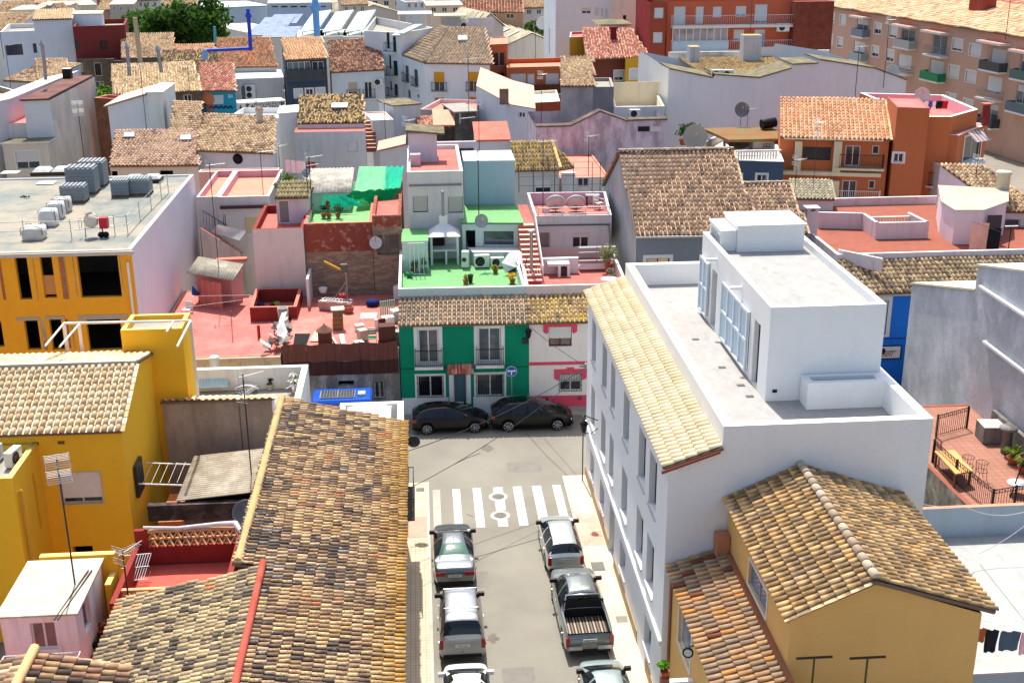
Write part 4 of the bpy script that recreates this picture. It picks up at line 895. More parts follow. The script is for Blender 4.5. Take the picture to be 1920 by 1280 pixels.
potplant('dark vase beside the small yellow plant on the green terrace',P(883,535,tz)+V3((0,.5,0)),.05,.1,n=6,pot=flat((40,44,46),.5),ph=.5,pr=.16)
potplant('yellow flowering plant in the corner of the green terrace',P(962,536,tz)+V3((0,.5,0)),.4,.4,leaf=leafm((190,150,20),(230,200,60)),n=160)
t=thing('clothes_rack','upright white four post rack by the roof shed on the green terrace','rack',P(782,510,tz)+V3((0,-.6,0)));o=P(782,510,tz)+V3((0,-.6,0));s=MB()
for k in range(4): s.tube([o+V3((-.42+.28*k,0,0)),o+V3((-.38+.25*k,0,2.0))],.025,FRAMEW,6)
for z in (.05,1.95): s.tube([o+V3((-.5,0,z)),o+V3((.5,0,z))],.03,FRAMEW,6)
s.build('frame',t)
antenna('tall lattice TV mast with dish in front of the green roof kitchen',P(899,470,tz),6.5,-.4,yagi=1,mast=.035,boom=.6)
dish('grey satellite dish on the lattice mast of the green terrace',P(900,402,9.3)+V3((0,-.4,-.7)),.42,-75,12,.4)
t=thing('tarp_heap','white tarp thrown over stored things in the green terrace corner','tarpaulin',P(968,515,tz));o=P(968,512,tz);s=MB()
vs=[(-.9,-.3,.75),(-.4,.5,1.15),(.35,.5,1.2),(.55,-.3,.85),(-.1,-.5,.5),(.7,-.6,.35),(-.7,-.6,.2)];s.mesh([o+V3(v) for v in vs],[(0,4,3,2,1),(0,6,4),(4,5,3)],cloth((225,225,225)));s.build('sheet',t);s=MB();s.box(o.x-.5,o.y-.25,tz,o.x+.45,o.y+.4,tz+.6,flat((70,64,60),.8));s.tube([o+V3((-.6,-1.,.05)),o+V3((.5,-.9,.8)),o+V3((.6,-.6,1.1))],.03,BLK,5);s.tube([o+V3((.5,-1.1,.05)),o+V3((-.1,-.8,.9))],.03,BLK,5);s.build('stored_goods',t)
# wall lanterns and road sign
def lantern(label,c,arm,n=V3((0,-1,0))):
    t=thing('street_lamp',label,'street lamp',c,'black wall lanterns');s=MB();c=V3(c);s.lathe(c+V3((0,0,-.3)),[(.0,0),(.06,.02),(.1,.06),(.17,.4),(.2,.42),(.2,.45),(.13,.56),(.04,.62),(.03,.7),(0,.74)],BLK,6,smooth=False);s.build('lantern',t)
    g=MB();g.lathe(c+V3((0,0,-.22)),[(.09,0),(.15,.3)],flat((180,190,195),.2),6,smooth=False);g.build('glass',t) if 0 else None
    s=MB();s.tube([c+V3((0,0,.45)),c+V3((0,0,.55))-n*.05,V3(arm)+V3((0,0,.3))],.025,BLK,6);s.tube([c+V3((0,0,-.3)),(V3(arm)+c)/2+V3((0,0,-.35)),V3(arm)+V3((0,0,-.1))],.02,BLK,6);s.build('bracket',t)
g0=PY(991,625,62.2);lantern('black wall lantern on the green house near the pink house',g0,(g0.x,62.72,g0.z))
lantern('black wall lantern on a scrolled bracket at the white building',PX(1095,800,7.05),(7.69,PX(1095,800,7.05).y,PX(1095,800,7.05).z))
t=thing('road_sign','round blue sign with white left and right arrows on a grey pole','road sign',P(1,1,0));c=PY(959,696,61.9);t.location=(c.x,c.y,.1);ORG[t.name]=V3((c.x,c.y,.1))
s=MB();s.tube([(c.x,c.y+.03,.1),(c.x,c.y+.03,c.z+.3)],.035,GALV,8);s.build('pole',t)
s=MB();SB=flat((16,84,170),.4);SW=flat((225,228,230),.4);s.lathe(c,[(0,0),(.3,0),(.3,.02),(0,.02)],SW,28,(0,-1,0),False);s.lathe(c+V3((0,-.003,0)),[(.28,0),(.28,.022),(0,.022)],SB,28,(0,-1,0),False);s.build('disc',t)
s=MB();y=c.y-.03
def fl(p): s.face([(c.x+a,y,c.z+b) for a,b in p],SW)
fl([(-.035,-.2),(.035,-.2),(.035,.0),(-.035,.0)]);fl([(-.15,.0),(.15,.0),(.15,.07),(-.15,.07)])
for sg in (1,-1): fl([(sg*.15,-.05),(sg*.25,.035),(sg*.15,.12)][::sg])
s.build('arrow',t)
# ---------------------------------------------------------------- pink and white house
h=House('pink_trim_house','white house with raspberry pink window trims and pink plinth',[(5.63,62.72),(11.4,62.5),(11.4,64.6),(5.63,64.7)],5.5,PINKW)
h.win(0,(1029,614,1072,649),'dark',shut=.6,inset=.14,pane=glass((60,46,40)),frame=DARKF,mull=1);h.win(0,(1049,701,1090,732),'bars',shut=.45,inset=.12,rail=None)
h.shed(.72,T_LICH,over=.4,side=0,pitch=.25,row=.36,seg=5,jit=.01);h.done()
def ptrim(x0,y0,x1,y1):
    s=MB();u0,z1=h.uv(0,x0,y0);u1,_=h.uv(0,x1,y0);w=.17
    h.bx(s,0,u0-.3,z1,u1+.3,z1+.26,.003,.05,PINKP);h.bx(s,0,(u0+u1)/2-.2,z1+.26,(u0+u1)/2+.2,z1+.36,.003,.055,PINKP)
    for a,b in ((u0-.3,u0-.02),(u1+.02,u1+.3)): h.bx(s,0,a,z1-.28,b,z1-.001,.003,.05,PINKP);p=[h.W(0,a,z1-.281,.05),h.W(0,b,z1-.281,.05),h.W(0,(a+b)/2+(.06 if a<u0-.1 else -.06),z1-.4,.05)];s.face(p,PINKP)
    s.build('window_trim',h.root)
ptrim(1029,613,1072,0);ptrim(1049,700,1090,0)
_,zb=h.uv(0,1050,681);h.band(0,.01,zb-.08,5.76,zb+.1,PINKP,.035,'string_course');_,zp=h.uv(0,1050,741);h.band(0,.01,.35,5.76,zp,PINKP,.03,'plinth');h.band(0,.01,.02,5.76,.35,stucco((150,146,142),.2),.028,'plinth')
s=MB();u,z=h.uv(0,1082,749);h.bx(s,0,u,z,u+.25,z+.2,.031,.045,flat((120,60,70),.6));s.build('vent',h.root)
tr=House('','',[(5.63,64.72),(11.4,64.6),(11.7,72.78),(6.9,72.98),(5.85,73.0)],6.85,stucco((226,206,200),.1),parent=h,part='roof_terrace').flat(.7,RED,WHITE,stucco((214,196,190),.1),.16).done()
up=House('','',[(6.9,73.0),(11.7,72.8),(12.1,78.0),(6.9,78.2)],[8.83,8.83,9.15,9.15],WG,z0=6.15,parent=h,part='upper_room').flat(.45,RED,WG,stucco((206,178,196),.1),.16,zf=8.38)
up.win(0,(1010,436,1031,490),'door',pane=cloth((150,146,140),.1),inset=.2);up.win(0,(1073,436,1104,467),'dark',shut=.28,sill=flat((150,160,160),.7),mull=1,pane=glass((30,26,26)));up.done()
s=MB();up.bx(s,0,.1,8.2,4.7,8.27,.01,.09,flat((52,80,100),.5));s.build('gutter',h.root)
s=MB();s.tube([(11.5,72.72,8.2),(11.6,72.72,7.6),(11.6,72.72,6.2)],.05,GALV,6);s.build('drainpipe',h.root)
s=MB();s.box(7.1,73.02,9.28,11.6,73.08,9.33,FRAMEW);s.box(7.1,73.02,8.9,11.6,73.07,8.94,FRAMEW)
for q in range(4): s.box(7.1+1.48*q,73.02,8.834,7.16+1.48*q,73.08,9.279,FRAMEW)
s.build('terrace_railing',h.root)
s=MB();n=12
for k in range(n): s.box(5.85,67.4+k*.46,6.151+k*.186,6.84,73.0,6.151+(k+1)*.186,stucco((190,96,84),.15),stucco((222,178,162),.1))
s.box(5.85,73.01,6.2,6.89,78,8.385,RED);s.build('outdoor_stairs',h.root)
s=MB();s.obox((6.845,67.3,6.7),(.05,0,0),(0,5.65,2.2),(0,0,.55),PINKW);s.build('stair_wall',h.root)
s=MB();s.tube([(6.3,68.6,6.16),(6.3,68.6,8.9)],.1,GALV,10);s.lathe((6.3,68.6,8.9),[(.1,0),(.22,.05),(.22,.13),(0,.16)],GALV,12);single(s,'stove_pipe','galvanised stove pipe in front of the red outdoor stairs','pipe')
t=thing('laundry_sink','white masonry wash basin on the pink terrace','sink',P(1055,515,6.15));o=P(1055,517,6.15);s=MB()
s.box(o.x-1.2,o.y+.5,6.15,o.x+1.,o.y+.75,7.1,WW);s.box(o.x-.9,o.y-.2,6.8,o.x+.4,o.y+.49,6.95,WW);s.box(o.x-.3,o.y-.3,6.15,o.x-.15,o.y+.45,6.79,WW);s.box(o.x+.25,o.y-.3,6.15,o.x+.4,o.y+.45,6.79,WW);s.build('basin',t);s=MB();s.box(o.x-.12,o.y+.1,6.16,o.x+.2,o.y+.4,6.6,flat((90,86,80),.8));s.build('bucket',t)
t=thing('plant_shelf','empty grey steel shelf with a white trough on the pink terrace','shelf',P(1110,505,6.15));o=P(1085,508,6.15);s=MB()
for z in (.5,1.,1.35): s.box(o.x,o.y+.2,6.15+z,o.x+2.3,o.y+.6,6.17+z,GALV)
for x in (0,1.1,2.25): s.box(o.x+x,o.y+.2,6.15,o.x+x+.05,o.y+.25,7.6,GALV)
s.build('frame',t);s=MB();s.box(o.x+.0,o.y-.15,6.3,o.x+2.4,o.y+.15,6.55,WW);s.build('trough',t)
potplant('tall leafy potted shrub against the grey house wall on the pink terrace',(11.05,69.3,6.15),1.6,.62,leaf=LEAFG,n=420,ph=.6,pr=.25,size=.11)
potplant('small grey green potted shrub at the foot of the tall one on the pink terrace',(10.9,67.8,6.15),.5,.45,leaf=leafm((100,116,96),(150,165,140)),n=150)
s=MB();o=V3((10.6,66.2,6.15));s.lathe(o,[(.0,.5),(.5,.5),(.52,.54),(0,.56)],FRAMEW,20);s.lathe(o,[(.2,0),(.05,.1),(.05,.5)],FRAMEW,10);single(s,'round_table','round white table at the corner of the pink terrace','table')
s=MB();o=P(1000,527,6.15)
for k in range(6): s.tube([o+V3((-.4+.16*k,-.3,.5)),o+V3((-.4+.16*k,.3,.55))],.012,FRAMEW,4)
s.tube([o+V3((-.45,-.3,0)),o+V3((.4,.3,.9))],.02,ALU,5);s.tube([o+V3((.45,-.3,0)),o+V3((-.4,.3,.9))],.02,ALU,5);single(s,'drying_rack','low white drying rack beside the foot of the red stairs','drying rack')
for k,px in enumerate((1042,1080)):
    dish('grey dish left of its twin on the upper pink terrace' if k==0 else 'grey dish nearest the white chair on the upper pink terrace',P(px,399,8.39),.62,88,25,.5,m=flat((196,190,184),.6))
t=thing('plastic_chair','white plastic armchair on the upper pink terrace','chair',P(1122,392,8.39));o=P(1122,392,8.39);f=L(o,.6);s=MB();f.box(s,-.25,-.25,.4,.25,.25,.44,FRAMEW);s.build('seat',t);s=MB();f.box(s,-.25,.22,.44,.25,.27,.85,FRAMEW);s.build('backrest',t)
for x in (-.24,.2):
    for y in (-.24,.2): s=MB();f.box(s,x,y,0,x+.04,y+.04,.4,FRAMEW);s.build('leg',t)
for x in (-.28,.25): s=MB();f.box(s,x,-.25,.62,x+.04,.25,.66,FRAMEW);s.build('armrest',t)
t=thing('garden_table','small grey table beside the white chair on the upper pink terrace','table',P(1112,388,8.39));o=P(1112,386,8.39);s=MB();s.box(o.x-.5,o.y-.3,9.1,o.x+.4,o.y+.3,9.15,GALV);s.build('table_top',t)
for x in (-.45,.33):
    for y in (-.27,.2): s=MB();s.box(o.x+x,o.y+y,8.39,o.x+x+.05,o.y+y+.05,9.09,BLK);s.build('leg',t)
s=MB();s.box(7.3,76.05,9.25,12.0,76.1,9.29,FRAMEW);s.box(7.3,76.05,9.7,12.,76.1,9.75,FRAMEW);single(s,'terrace_railing','white tubular railing on the upper pink terrace','railing') if 0 else None
s=MB();o=P(1025,399,8.39);s.box(o.x-.2,o.y-.15,8.39,o.x+.2,o.y+.15,8.7,FRAMEW);single(s,'plastic_crate','small white crate on the upper pink terrace','crate')
t=thing('mesh_fence','dark mesh fence above the lavender parapet','fence',P(1050,345,9.2));s=MB()
for px in (973,1000,1040,1075,1110,1125): q=PY(px,360,78.25);q.z=9.15;s.tube([q,q+V3((0,0,1.9))],.025,BLK,5)
for zz in (9.6,10.2,10.7,11.1): s.tube([V3((PY(973,360,78.25).x,78.25,zz)),V3((PY(1125,360,78.25).x,78.25,zz))],.012,BLK,4)
s.build('wire',t)
# ---------------------------------------------------------------- grey house with big tiled roof
GRYW=oldwall((160,164,170),(176,178,178),.35,.35,.6);GRYF=stucco((122,128,136),.06)
h=House('grey_house','slate grey house with a large steep brown tiled roof',[(12.3,67.4),(19.2,67.1),(19.2,80.0),(12.3,80.0)],8.9,GRYF)
h.wm[3]=GRYW;h.apex={1:(.49,12.4),3:(.51,12.4)};h.win(0,(1212,484,1254,520),'dark',trim=flat((215,212,205),.6),tw=.2,frame=flat((92,50,36),.5),pane=glass((120,100,80),.2),mull=1,td=.05);h.done()
gb=House('','',[(19.21,67.1),(22.0,67.0),(22.0,75),(19.21,75)],8.9,GRYF,parent=h,part='side_wing');gb.apex={1:(.5,10.6)};gb.done()
tiles([(12.2,67.0,9.0),(19.35,66.7,9.0),(19.35,73.55,12.55),(12.2,73.6,12.55)],T_BRN,h.root,pitch=.27,row=.4,seg=5,jit=.008)
tiles([(19.35,80.3,9.1),(12.2,80.3,9.1),(12.2,73.8,12.55),(19.35,73.8,12.55)],T_BRN,h.root,pitch=.27,row=.4,seg=4)
tiles([(19.36,66.7,8.98),(22.2,66.5,8.98),(22.2,70.8,10.95),(19.36,70.9,10.95)],T_BRN,h.root,pitch=.27,row=.4,seg=5,jit=.008)
tiles([(22.2,75.2,8.98),(19.36,75.2,8.98),(19.36,71.,10.95),(22.2,71.,10.95)],T_BRN,h.root,pitch=.27,row=.4)
ridge((12.2,73.7,12.66),(19.35,73.6,12.66),RIDGEC,h.root,.13);ridge((19.4,70.95,11.05),(22.2,70.95,11.05),RIDGEC,h.root,.12)
s=MB();s.tube([(12.2,66.9,8.92),(19.3,66.6,8.92)],.07,flat((190,188,182),.5),8);s.build('gutter',h.root)
# ---------------------------------------------------------------- orange house, bottom right
OCH=stucco((226,180,108),.04,(170,120,70));OCHD=OCH
h=House('orange_gable_house','orange ochre house with a gabled roof of two tone tiles',[(9.75,28.2),(15.15,28.1),(15.35,35.1),(9.75,35.1)],8.2,OCH,cat='house')
h.apex={0:(.41,9.3),2:(.59,9.3)};h.win(3,(1406,1048,1436,1158),'dark',trim=FRAMEW,tw=.08,mull=1,frame=flat((150,155,160),.5),pane=glass((60,70,84)),inset=.08);h.done()
EV=8.38;RZ=9.5
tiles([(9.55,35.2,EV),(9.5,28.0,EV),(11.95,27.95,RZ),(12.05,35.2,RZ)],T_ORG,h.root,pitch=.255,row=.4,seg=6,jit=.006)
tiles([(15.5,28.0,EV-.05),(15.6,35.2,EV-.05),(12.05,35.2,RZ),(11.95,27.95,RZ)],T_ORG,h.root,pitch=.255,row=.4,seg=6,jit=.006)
ridge((11.95,27.9,RZ+.08),(12.05,35.2,RZ+.08),RIDGEC,h.root,.15,.42)
ln=House('','',[(7.95,24),(9.74,24),(9.74,35.1),(7.95,35.1)],[5.85,6.35,6.35,5.85],OCH,parent=h,part='lean_to')
for y0,y1 in ((32.0,33.8),(27.4,28.9)): ln.win(3,('w',35.1-y1,4.0,35.1-y0,5.6),'dark',trim=FRAMEW,tw=.1,mull=0,frame=FRAMEW,inset=.1,pane=glass((70,82,92)))
ln.done()
tiles([(7.7,35.18,5.98),(7.7,24,5.98),(9.74,24,6.62),(9.74,35.18,6.62)],T_ORG2,h.root,pitch=.26,row=.42,seg=6,jit=.01)
s=MB();s.obox((9.6,24,6.55),(.14,0,0),(0,10.5,0),(0,0,.22),stucco((150,96,66),.3));s.build('flashing',h.root)
s=MB();s.tube([(7.9,34.95,.1),(7.9,34.95,5.8)],.05,flat((150,90,66),.6),8);s.build('drainpipe',h.root)
s=MB();s.box(9.3,34.6,6.3,9.72,35.08,7.3,stucco((196,130,96),.2));s.build('chimney',h.root)
for k,px in enumerate((1527,1627)):
    c=PY(px,1232,27.4);t=thing('steel_bracket',('rusty T-shaped steel post nearer the street before the orange gable','rusty T-shaped steel post farther from the street before the orange gable')[k],'post',(c.x,c.y,3.0));s=MB();s.tube([(c.x,c.y,3.0),c],.03,flat((84,92,50),.7,.3),6);s.build('post',t);s=MB();s.tube([c+V3((-.5,0,0)),c+V3((.5,0,0))],.035,flat((60,52,44),.7,.3),6);s.build('crossbar',t)
h=House('orange_porch_house','low pale porch roof in front of the orange gable',RP(9.75,20,15.2,27.0),4.6,OCH);h.slabroof(.05,.1,floorm((190,176,160),(150,140,130),.5),OCH);h.done()
# balcony with plant and clock on the street side of the orange house
t=thing('balcony','white tiled balcony of the orange house above the street','balcony',(7.4,30.5,3.0));s=MB()
s.box(6.95,24,2.9,7.94,31.6,3.05,WW);s.build('slab',t);s=MB();s.box(6.95,24,3.95,7.15,31.4,4.1,WW);s.box(6.95,31.4,3.95,7.94,31.6,4.1,WW)
for q in range(10): s.lathe((7.05,24.8+q*.66,3.05),[(.05,0),(.08,.2),(.05,.45),(.09,.7),(.06,.9)],WW,8)
for q in range(3): s.lathe((7.35+.22*q,31.5,3.05),[(.05,0),(.08,.2),(.05,.45),(.09,.7),(.06,.9)],WW,8)
s.build('balustrade',t);s=MB();s.box(6.9,31.3,3.05,7.15,31.6,4.3,flat((150,96,70),.8));s.build('corner_post',t)
potplant('bright green plant in a terracotta pot on the balcony corner post',(7.03,31.45,4.3),.35,.22,leaf=leafm((60,130,20),(140,200,60)),n=150,ph=.2,pr=.14)
ac_unit('white air conditioner behind the balustrade of the street balcony',(7.65,29.9,3.06),-math.pi/2,1.1,.9,.4)
c=PX(1290,1222,7.6);t=thing('wall_clock_lamp','round black wall lamp under the lean-to eave of the orange house','wall lamp',c);s=MB();s.lathe(c,[(0,-.06),(.15,-.05),(.17,.0),(.17,.05)],BLK,20,(-.3,-1,.1));s.build('body',t);s=MB();s.lathe(c+V3((-.3,-1,.1)).normalized()*.05,[(.12,0),(0,.012)],flat((205,205,200),.4),20,(-.3,-1,.1));s.build('face',t);s=MB();s.tube([c+V3((0,.02,.15)),(7.94,c.y+.05,c.z+.25)],.02,BLK,5);s.build('bracket',t)
# ---------------------------------------------------------------- right: membrane roof with laundry, fenced terrace, stucco wall
MEM=floorm((172,174,170),(156,154,148),.5)
h=House('grey_flat_roof_house','low house with a pale grey membrane roof and blue grey parapet',RP(16.45,30.6,32,41.6),4.35,stucco((176,186,194),.1));h.flat(1.3,MEM,stucco((215,150,120),.2),stucco((168,180,190),.1),.2);h.done()
s=MB();h.bx(s,0,.0,4.36,15.5,4.42,-.2,.02,stucco((205,200,190),.2));s.build('coping',h.root)
t=thing('laundry_line','clothes line with dark trousers and a patterned cloth over the grey flat roof','laundry',P(1870,1180,4.6));s=MB();a=P(1790,1150,4.9);b=P(1960,1190,4.9);s.tube([a,b],.008,FRAMEW,4);s.build('line',t)
def hang(px0,px1,py0,py1,m,z=4.85,w=.0,nm='garment'):
    s=MB();p=P(px0,py0,z);q=P(px1,py0,z);hgt=(py1-py0)/(F/P(px0,py0,z).length)*1.12;n=6;vs=[];fs=[]
    for i in range(n+1):
        x=p.lerp(q,i/n)
        for j in range(4): vs.append(x+V3((0,.05*math.sin(i*1.9+j),-hgt*j/3)))
    for i in range(n):
        for j in range(3): fs.append((i*4+j,i*4+j+1,(i+1)*4+j+1,(i+1)*4+j))
    s.mesh(vs,fs,m,True);s.build(nm,t)
hang(1832,1850,1177,1206,cloth((150,80,50)));hang(1850,1873,1180,1226,cloth((30,32,36)));hang(1877,1914,1183,1222,cloth((64,78,92)));hang(1916,1935,1186,1230,cloth((200,150,160)))
h=House('terrace_house','old cream house with a terracotta tiled roof terrace behind an iron fence',[(21.9,42.6),(33,42.6),(33,53.4),(21.4,53.4)],3.6,oldwall((206,196,176),(120,116,108),.45,.7),cat='house')
h.flat(.02,paving((166,118,100),.33,.33),TERR,TERR,.2);h.win(3,(1779,930,1812,968),'hole');h.done()
IR=flat((44,34,32),.5,.4)
def fence(name,label,pts,h_=1.0,m=IR,step=.13):
    t=thing(name,label,'fence',pts[0],);s=MB();r=MB()
    for a,b in zip(pts,pts[1:]):
        a,b=V3(a),V3(b);d=b-a;n=int(d.length/step)
        for k in range(n+1): q=a+d*(k/n);s.tube([q,q+V3((0,0,h_))],.012,m,4)
        for z in (.06,h_-.16,h_): r.tube([a+V3((0,0,z)),b+V3((0,0,z))],.018,m,4)
        for k in range(n//2):
            q=a+d*((2*k+1)/n);e=d.normalized()
            r.tube([q+e*(step*math.cos(u))+V3((0,0,h_-.16+.14*math.sin(u))) for u in (0,.8,1.57,2.35,3.14)],.01,m,4)
    r.build('rail',t);s.build('baluster',t)
    for q in pts: q=V3(q);s=MB();s.box(q.x-.04,q.y-.04,q.z,q.x+.04,q.y+.04,q.z+h_+.05,m);s.build('post',t)
    return t
fence('iron_fence','black wrought iron fence round the terracotta roof terrace',[P(1812,802,3.6),P(1745,808,3.6)+V3((.0,-.6,0)),P(1748,866,3.6),P(1790,905,3.6),P(1858,962,3.6),P(1900,955,3.6),P(1960,948,3.6)],1.05)
t=thing('bench_table','long wooden table beside the fence of the roof terrace','table',P(1810,880,3.6));o=[P(1752,845,4.3),P(1790,843,4.3),P(1825,882,4.3),P(1792,888,4.3)];s=MB();s.face(o,flat((214,160,96),.6));s.face([p-V3((0,0,.06)) for p in o][::-1],WOOD)
for i in range(4): a,b=o[i],o[(i+1)%4];s.face([a-V3((0,0,.06)),b-V3((0,0,.06)),b,a],flat((190,140,84),.6))
s.build('table_top',t)
for p in o: s=MB();c=sum(o,V3())/4;q=p.lerp(c,.12);s.box(q.x-.04,q.y-.04,3.6,q.x+.04,q.y+.04,4.22,WOOD);s.build('leg',t)
for k,(px,py) in enumerate(((1812,872),(1838,882))):
    t=thing('wire_chair','round wire chair nearer the brick barbecue' if k==0 else 'round wire chair nearer the fence corner','chair',P(px,py+18,3.6),'wire chairs on the terracotta terrace');o=P(px,py+18,3.6);s=MB()
    for z,r in ((.45,.24),(.85,.26)): s.tube([o+V3((r*math.cos(q*.5236),r*math.sin(q*.5236),z)) for q in range(13)],.012,IR,4)
    for q in range(9): a=q*.5+.2;s.tube([o+V3((.24*math.cos(a),.24*math.sin(a),.45)),o+V3((.26*math.cos(a),.26*math.sin(a),.85))],.008,IR,4)
    s.build('seat',t)
    for q in range(4): s=MB();a=q*1.57+.8;s.tube([o+V3((.28*math.cos(a),.28*math.sin(a),0)),o+V3((.22*math.cos(a),.22*math.sin(a),.45))],.013,IR,4);s.build('leg',t)
t=thing('barbecue','grey block barbecue with a pale top on the roof terrace','barbecue',P(1860,830,3.6));s=MB();p=P(1842,832,3.6);s.prism(boxpts((p.x,p.y),(p.x+1.3,p.y-.1),1.0),3.6,4.4,CONCW,stucco((205,196,176),.3));s.build('body',t)
s=MB();q=P(1885,848,3.6);s.lathe(q,[(.22,0),(.22,1.1),(.4,1.15),(.4,1.25),(0,1.25)],CONCW,12);single(s,'stone_pedestal','round grey pedestal table on the roof terrace','pedestal')
potplant('bright green fern in a pot by the block wall of the terrace',P(1900,868,3.6),.7,.5,leaf=LEAFY,kind='spiky',ph=.3,pr=.3)
potplant('yellow green plant at the edge of the terrace behind the fern',P(1918,885,3.6),.6,.4,leaf=LEAFY,kind='spiky',ph=.3,pr=.25)
s=MB();q=P(1905,925,3.6);s.lathe(q,[(.4,.45),(.42,.5),(0,.52)],flat((220,220,220),.4),18);s.lathe(q,[(.05,0),(.05,.45)],BLK,8);s.tube([q+V3((-.4,-.3,0)),q+V3((.3,.3,1.4))],.03,BLK,6);single(s,'grill_stand','round white topped grill stand at the edge of the terrace','grill')
STU=oldwall((222,224,230),(178,180,184),.42,.3,.8)
h=House('stucco_gable_house','tall bare grey stucco party wall above the roof terrace',[(26.5,54.1),(36,54.1),(36,61.4),(26.5,61.4)],[9.2,9.2,7.3,7.3],STU,cat='house').done()
s=MB();s.obox((26.42,54.05,9.24),(4.,0,0),(0,7.4,-1.9),(0,0,.1),stucco((226,214,182),.3));s.build('coping',h.root)
u2=House('','',[(26.495,40),(36,40),(36,54.095),(26.495,54.095)],[13.6,13.6,10.45,10.45],STU,parent=h,part='upper_wall').done()
s=MB();s.obox((26.4,40,13.62),(5,0,0),(0,14.1,-3.15),(0,0,.1),stucco((222,214,190),.3));s.build('coping',h.root)
for z,ya,yb in ((9.6,46,53.4),(7.2,42,52.3)): s=MB();s.obox((26.494,ya,z),(-.2,0,0),(0,yb-ya,0),(0,0,.12),stucco((226,226,222),.1));s.build('ledge',h.root)
s=MB();p=P(1882,800,4.6);s.prism(RP(26.2,44,26.4,50.3),3.6,4.6,CONCW);single(s,'block_wall','grey concrete block wall along the terracotta roof terrace','wall')
# ---------------------------------------------------------------- blue house and red terrace
BLU=stucco((28,104,196),.06,(15,60,130))
h=House('blue_house','bright blue house with a mossy tiled eave and a red roof terrace',[(23.9,63.6),(42,63.6),(42,66.2),(23.9,66.2)],6.35,BLU)
h.win(0,(1647,563,1660,627),'dark',trim=flat((200,198,192),.6),tw=.22,inset=.15,pane=glass((90,96,90)));h.win(0,(1600,563,1625,627),'dark',trim=flat((200,198,192),.6),tw=.22) 
u,z=h.uv(0,1650,634);h.band(0,.1,z-.06,17.9,z,stucco((16,70,150),.1),.05,'string_course')
h.band(0,.0,6.0,18.1,6.34,stucco((200,190,178),.15),.06,'cornice');h.shed(.95,T_LICH if 0 else tilem(((3,(176,150,116)),(3,(150,126,96)),(2,(196,170,130)),(2,(120,102,84))),(84,76,60),.6),over=.45,pitch=.26,row=.4,seg=5);h.done()
# shop sign: partly hidden, only its end shows
p0=h.uv(0,1640,648);p1=h.uv(0,1688,672)
s=MB();u1,z1=p1[0],p0[1];z0=p1[1];u0=u1-3.2;h.bx(s,0,u0,z0,u1,z1,.01,.06,flat((14,34,84),.5));h.bx(s,0,u0+.08,z0+.08,u1-.08,z1-.06,.061,.075,flat((205,205,198),.5))
sg=s.build('shop_sign',h.root)
def text(body,size,loc,rot,mat,parent,name='lettering',shear=0,ext=.004,align='CENTER'):
    c=bpy.data.curves.new(name,'FONT');c.body=body;c.size=size;c.extrude=ext;c.shear=shear;c.align_x=align;c.materials.append(mat)
    o=bpy.data.objects.new(name+"_curve",c);C.objects.link(o);bpy.context.view_layer.update();me=bpy.data.meshes.new_from_object(o.evaluated_get(bpy.context.evaluated_depsgraph_get()));bpy.data.objects.remove(o);o=bpy.data.objects.new(name,me);C.objects.link(o);o.rotation_euler=rot;ORG[o.name]=V3((0,0,0));o.parent=parent;o.location=V3(loc)-ORG[parent.name];return o
q=h.W(0,u1-1.15,z0+.2,.082);text('llobell',.5,q,(math.pi/2,0,0),flat((160,46,50),.5),sg,shear=.35,align='CENTER')
q=h.W(0,u1-.62,z1-.38,.082);text('instalaciones',.13,q,(math.pi/2,0,0),flat((50,52,58),.5),sg)
s=MB();c=h.W(0,u1-1.15,z1-.33,.08);s.lathe(c,[(.2,0),(.2,.006),(.16,.006),(.16,0)],flat((60,62,70),.5),24,(0,-1,0));s.tube([c+V3((-.07,-.006,.03)),c+V3((0,-.006,-.05)),c+V3((.06,-.006,.12))],.014,flat((60,62,70),.5),4);s.build('logo',sg)
s=MB();u,z=h.uv(0,1696,674);h.bx(s,0,u,z-.6,u+.45,z+.25,.01,.05,flat((190,180,150),.6));h.bx(s,0,u+.03,z-.55,u+.42,z-.3,.051,.06,flat((190,120,60),.6));s.build('notice',h.root)
rt=House('','',[(23.9,66.25),(42,66.25),(42,80.5),(23.9,80.5)],7.75,LAV,parent=h,part='roof_terrace').flat(.55,TERR,stucco((226,220,212),.15),LAV,.2).done()
s=MB();a=P(1573,470,7.9);b=P(1655,487,7.9);s.obox(a-V3((0,0,.7)),b-a,(0.05,.2,0),(0,0,.75),LAV,stucco((222,214,206),.2));s.build('low_wall',h.root)
def tw_(px0,py0,px1,py1,z,zb=7.2,t=.2):
    a,b=P(px0,py0,z),P(px1,py1,z);e=(b-a).normalized();s=MB();s.obox((a.x,a.y,zb),(b.x-a.x,b.y-a.y,0),(-e.y*t,e.x*t,0),(0,0,z-zb),LAV,stucco((226,220,212),.15));s.build('terrace_wall',h.root)
tw_(1643,418,1743,416,8.25);tw_(1617,400,1643,418,8.25);tw_(1743,416,1706,398,8.25);tw_(1535,398,1617,400,8.25)
s=MB();a=P(1632,407,8.1);b=P(1705,405,8.1)
for k in range(14): q=a.lerp(b,k/13);s.lathe((q.x,q.y,7.25),[(.05,0),(.09,.25),(.05,.55),(.06,.75)],stucco((222,205,180),.1),8)
s.obox((a.x,a.y-.08,8.0),(b.x-a.x,b.y-a.y,0),(0,.2,0),(0,0,.1),stucco((226,210,190),.1));s.build('balustrade',h.root)
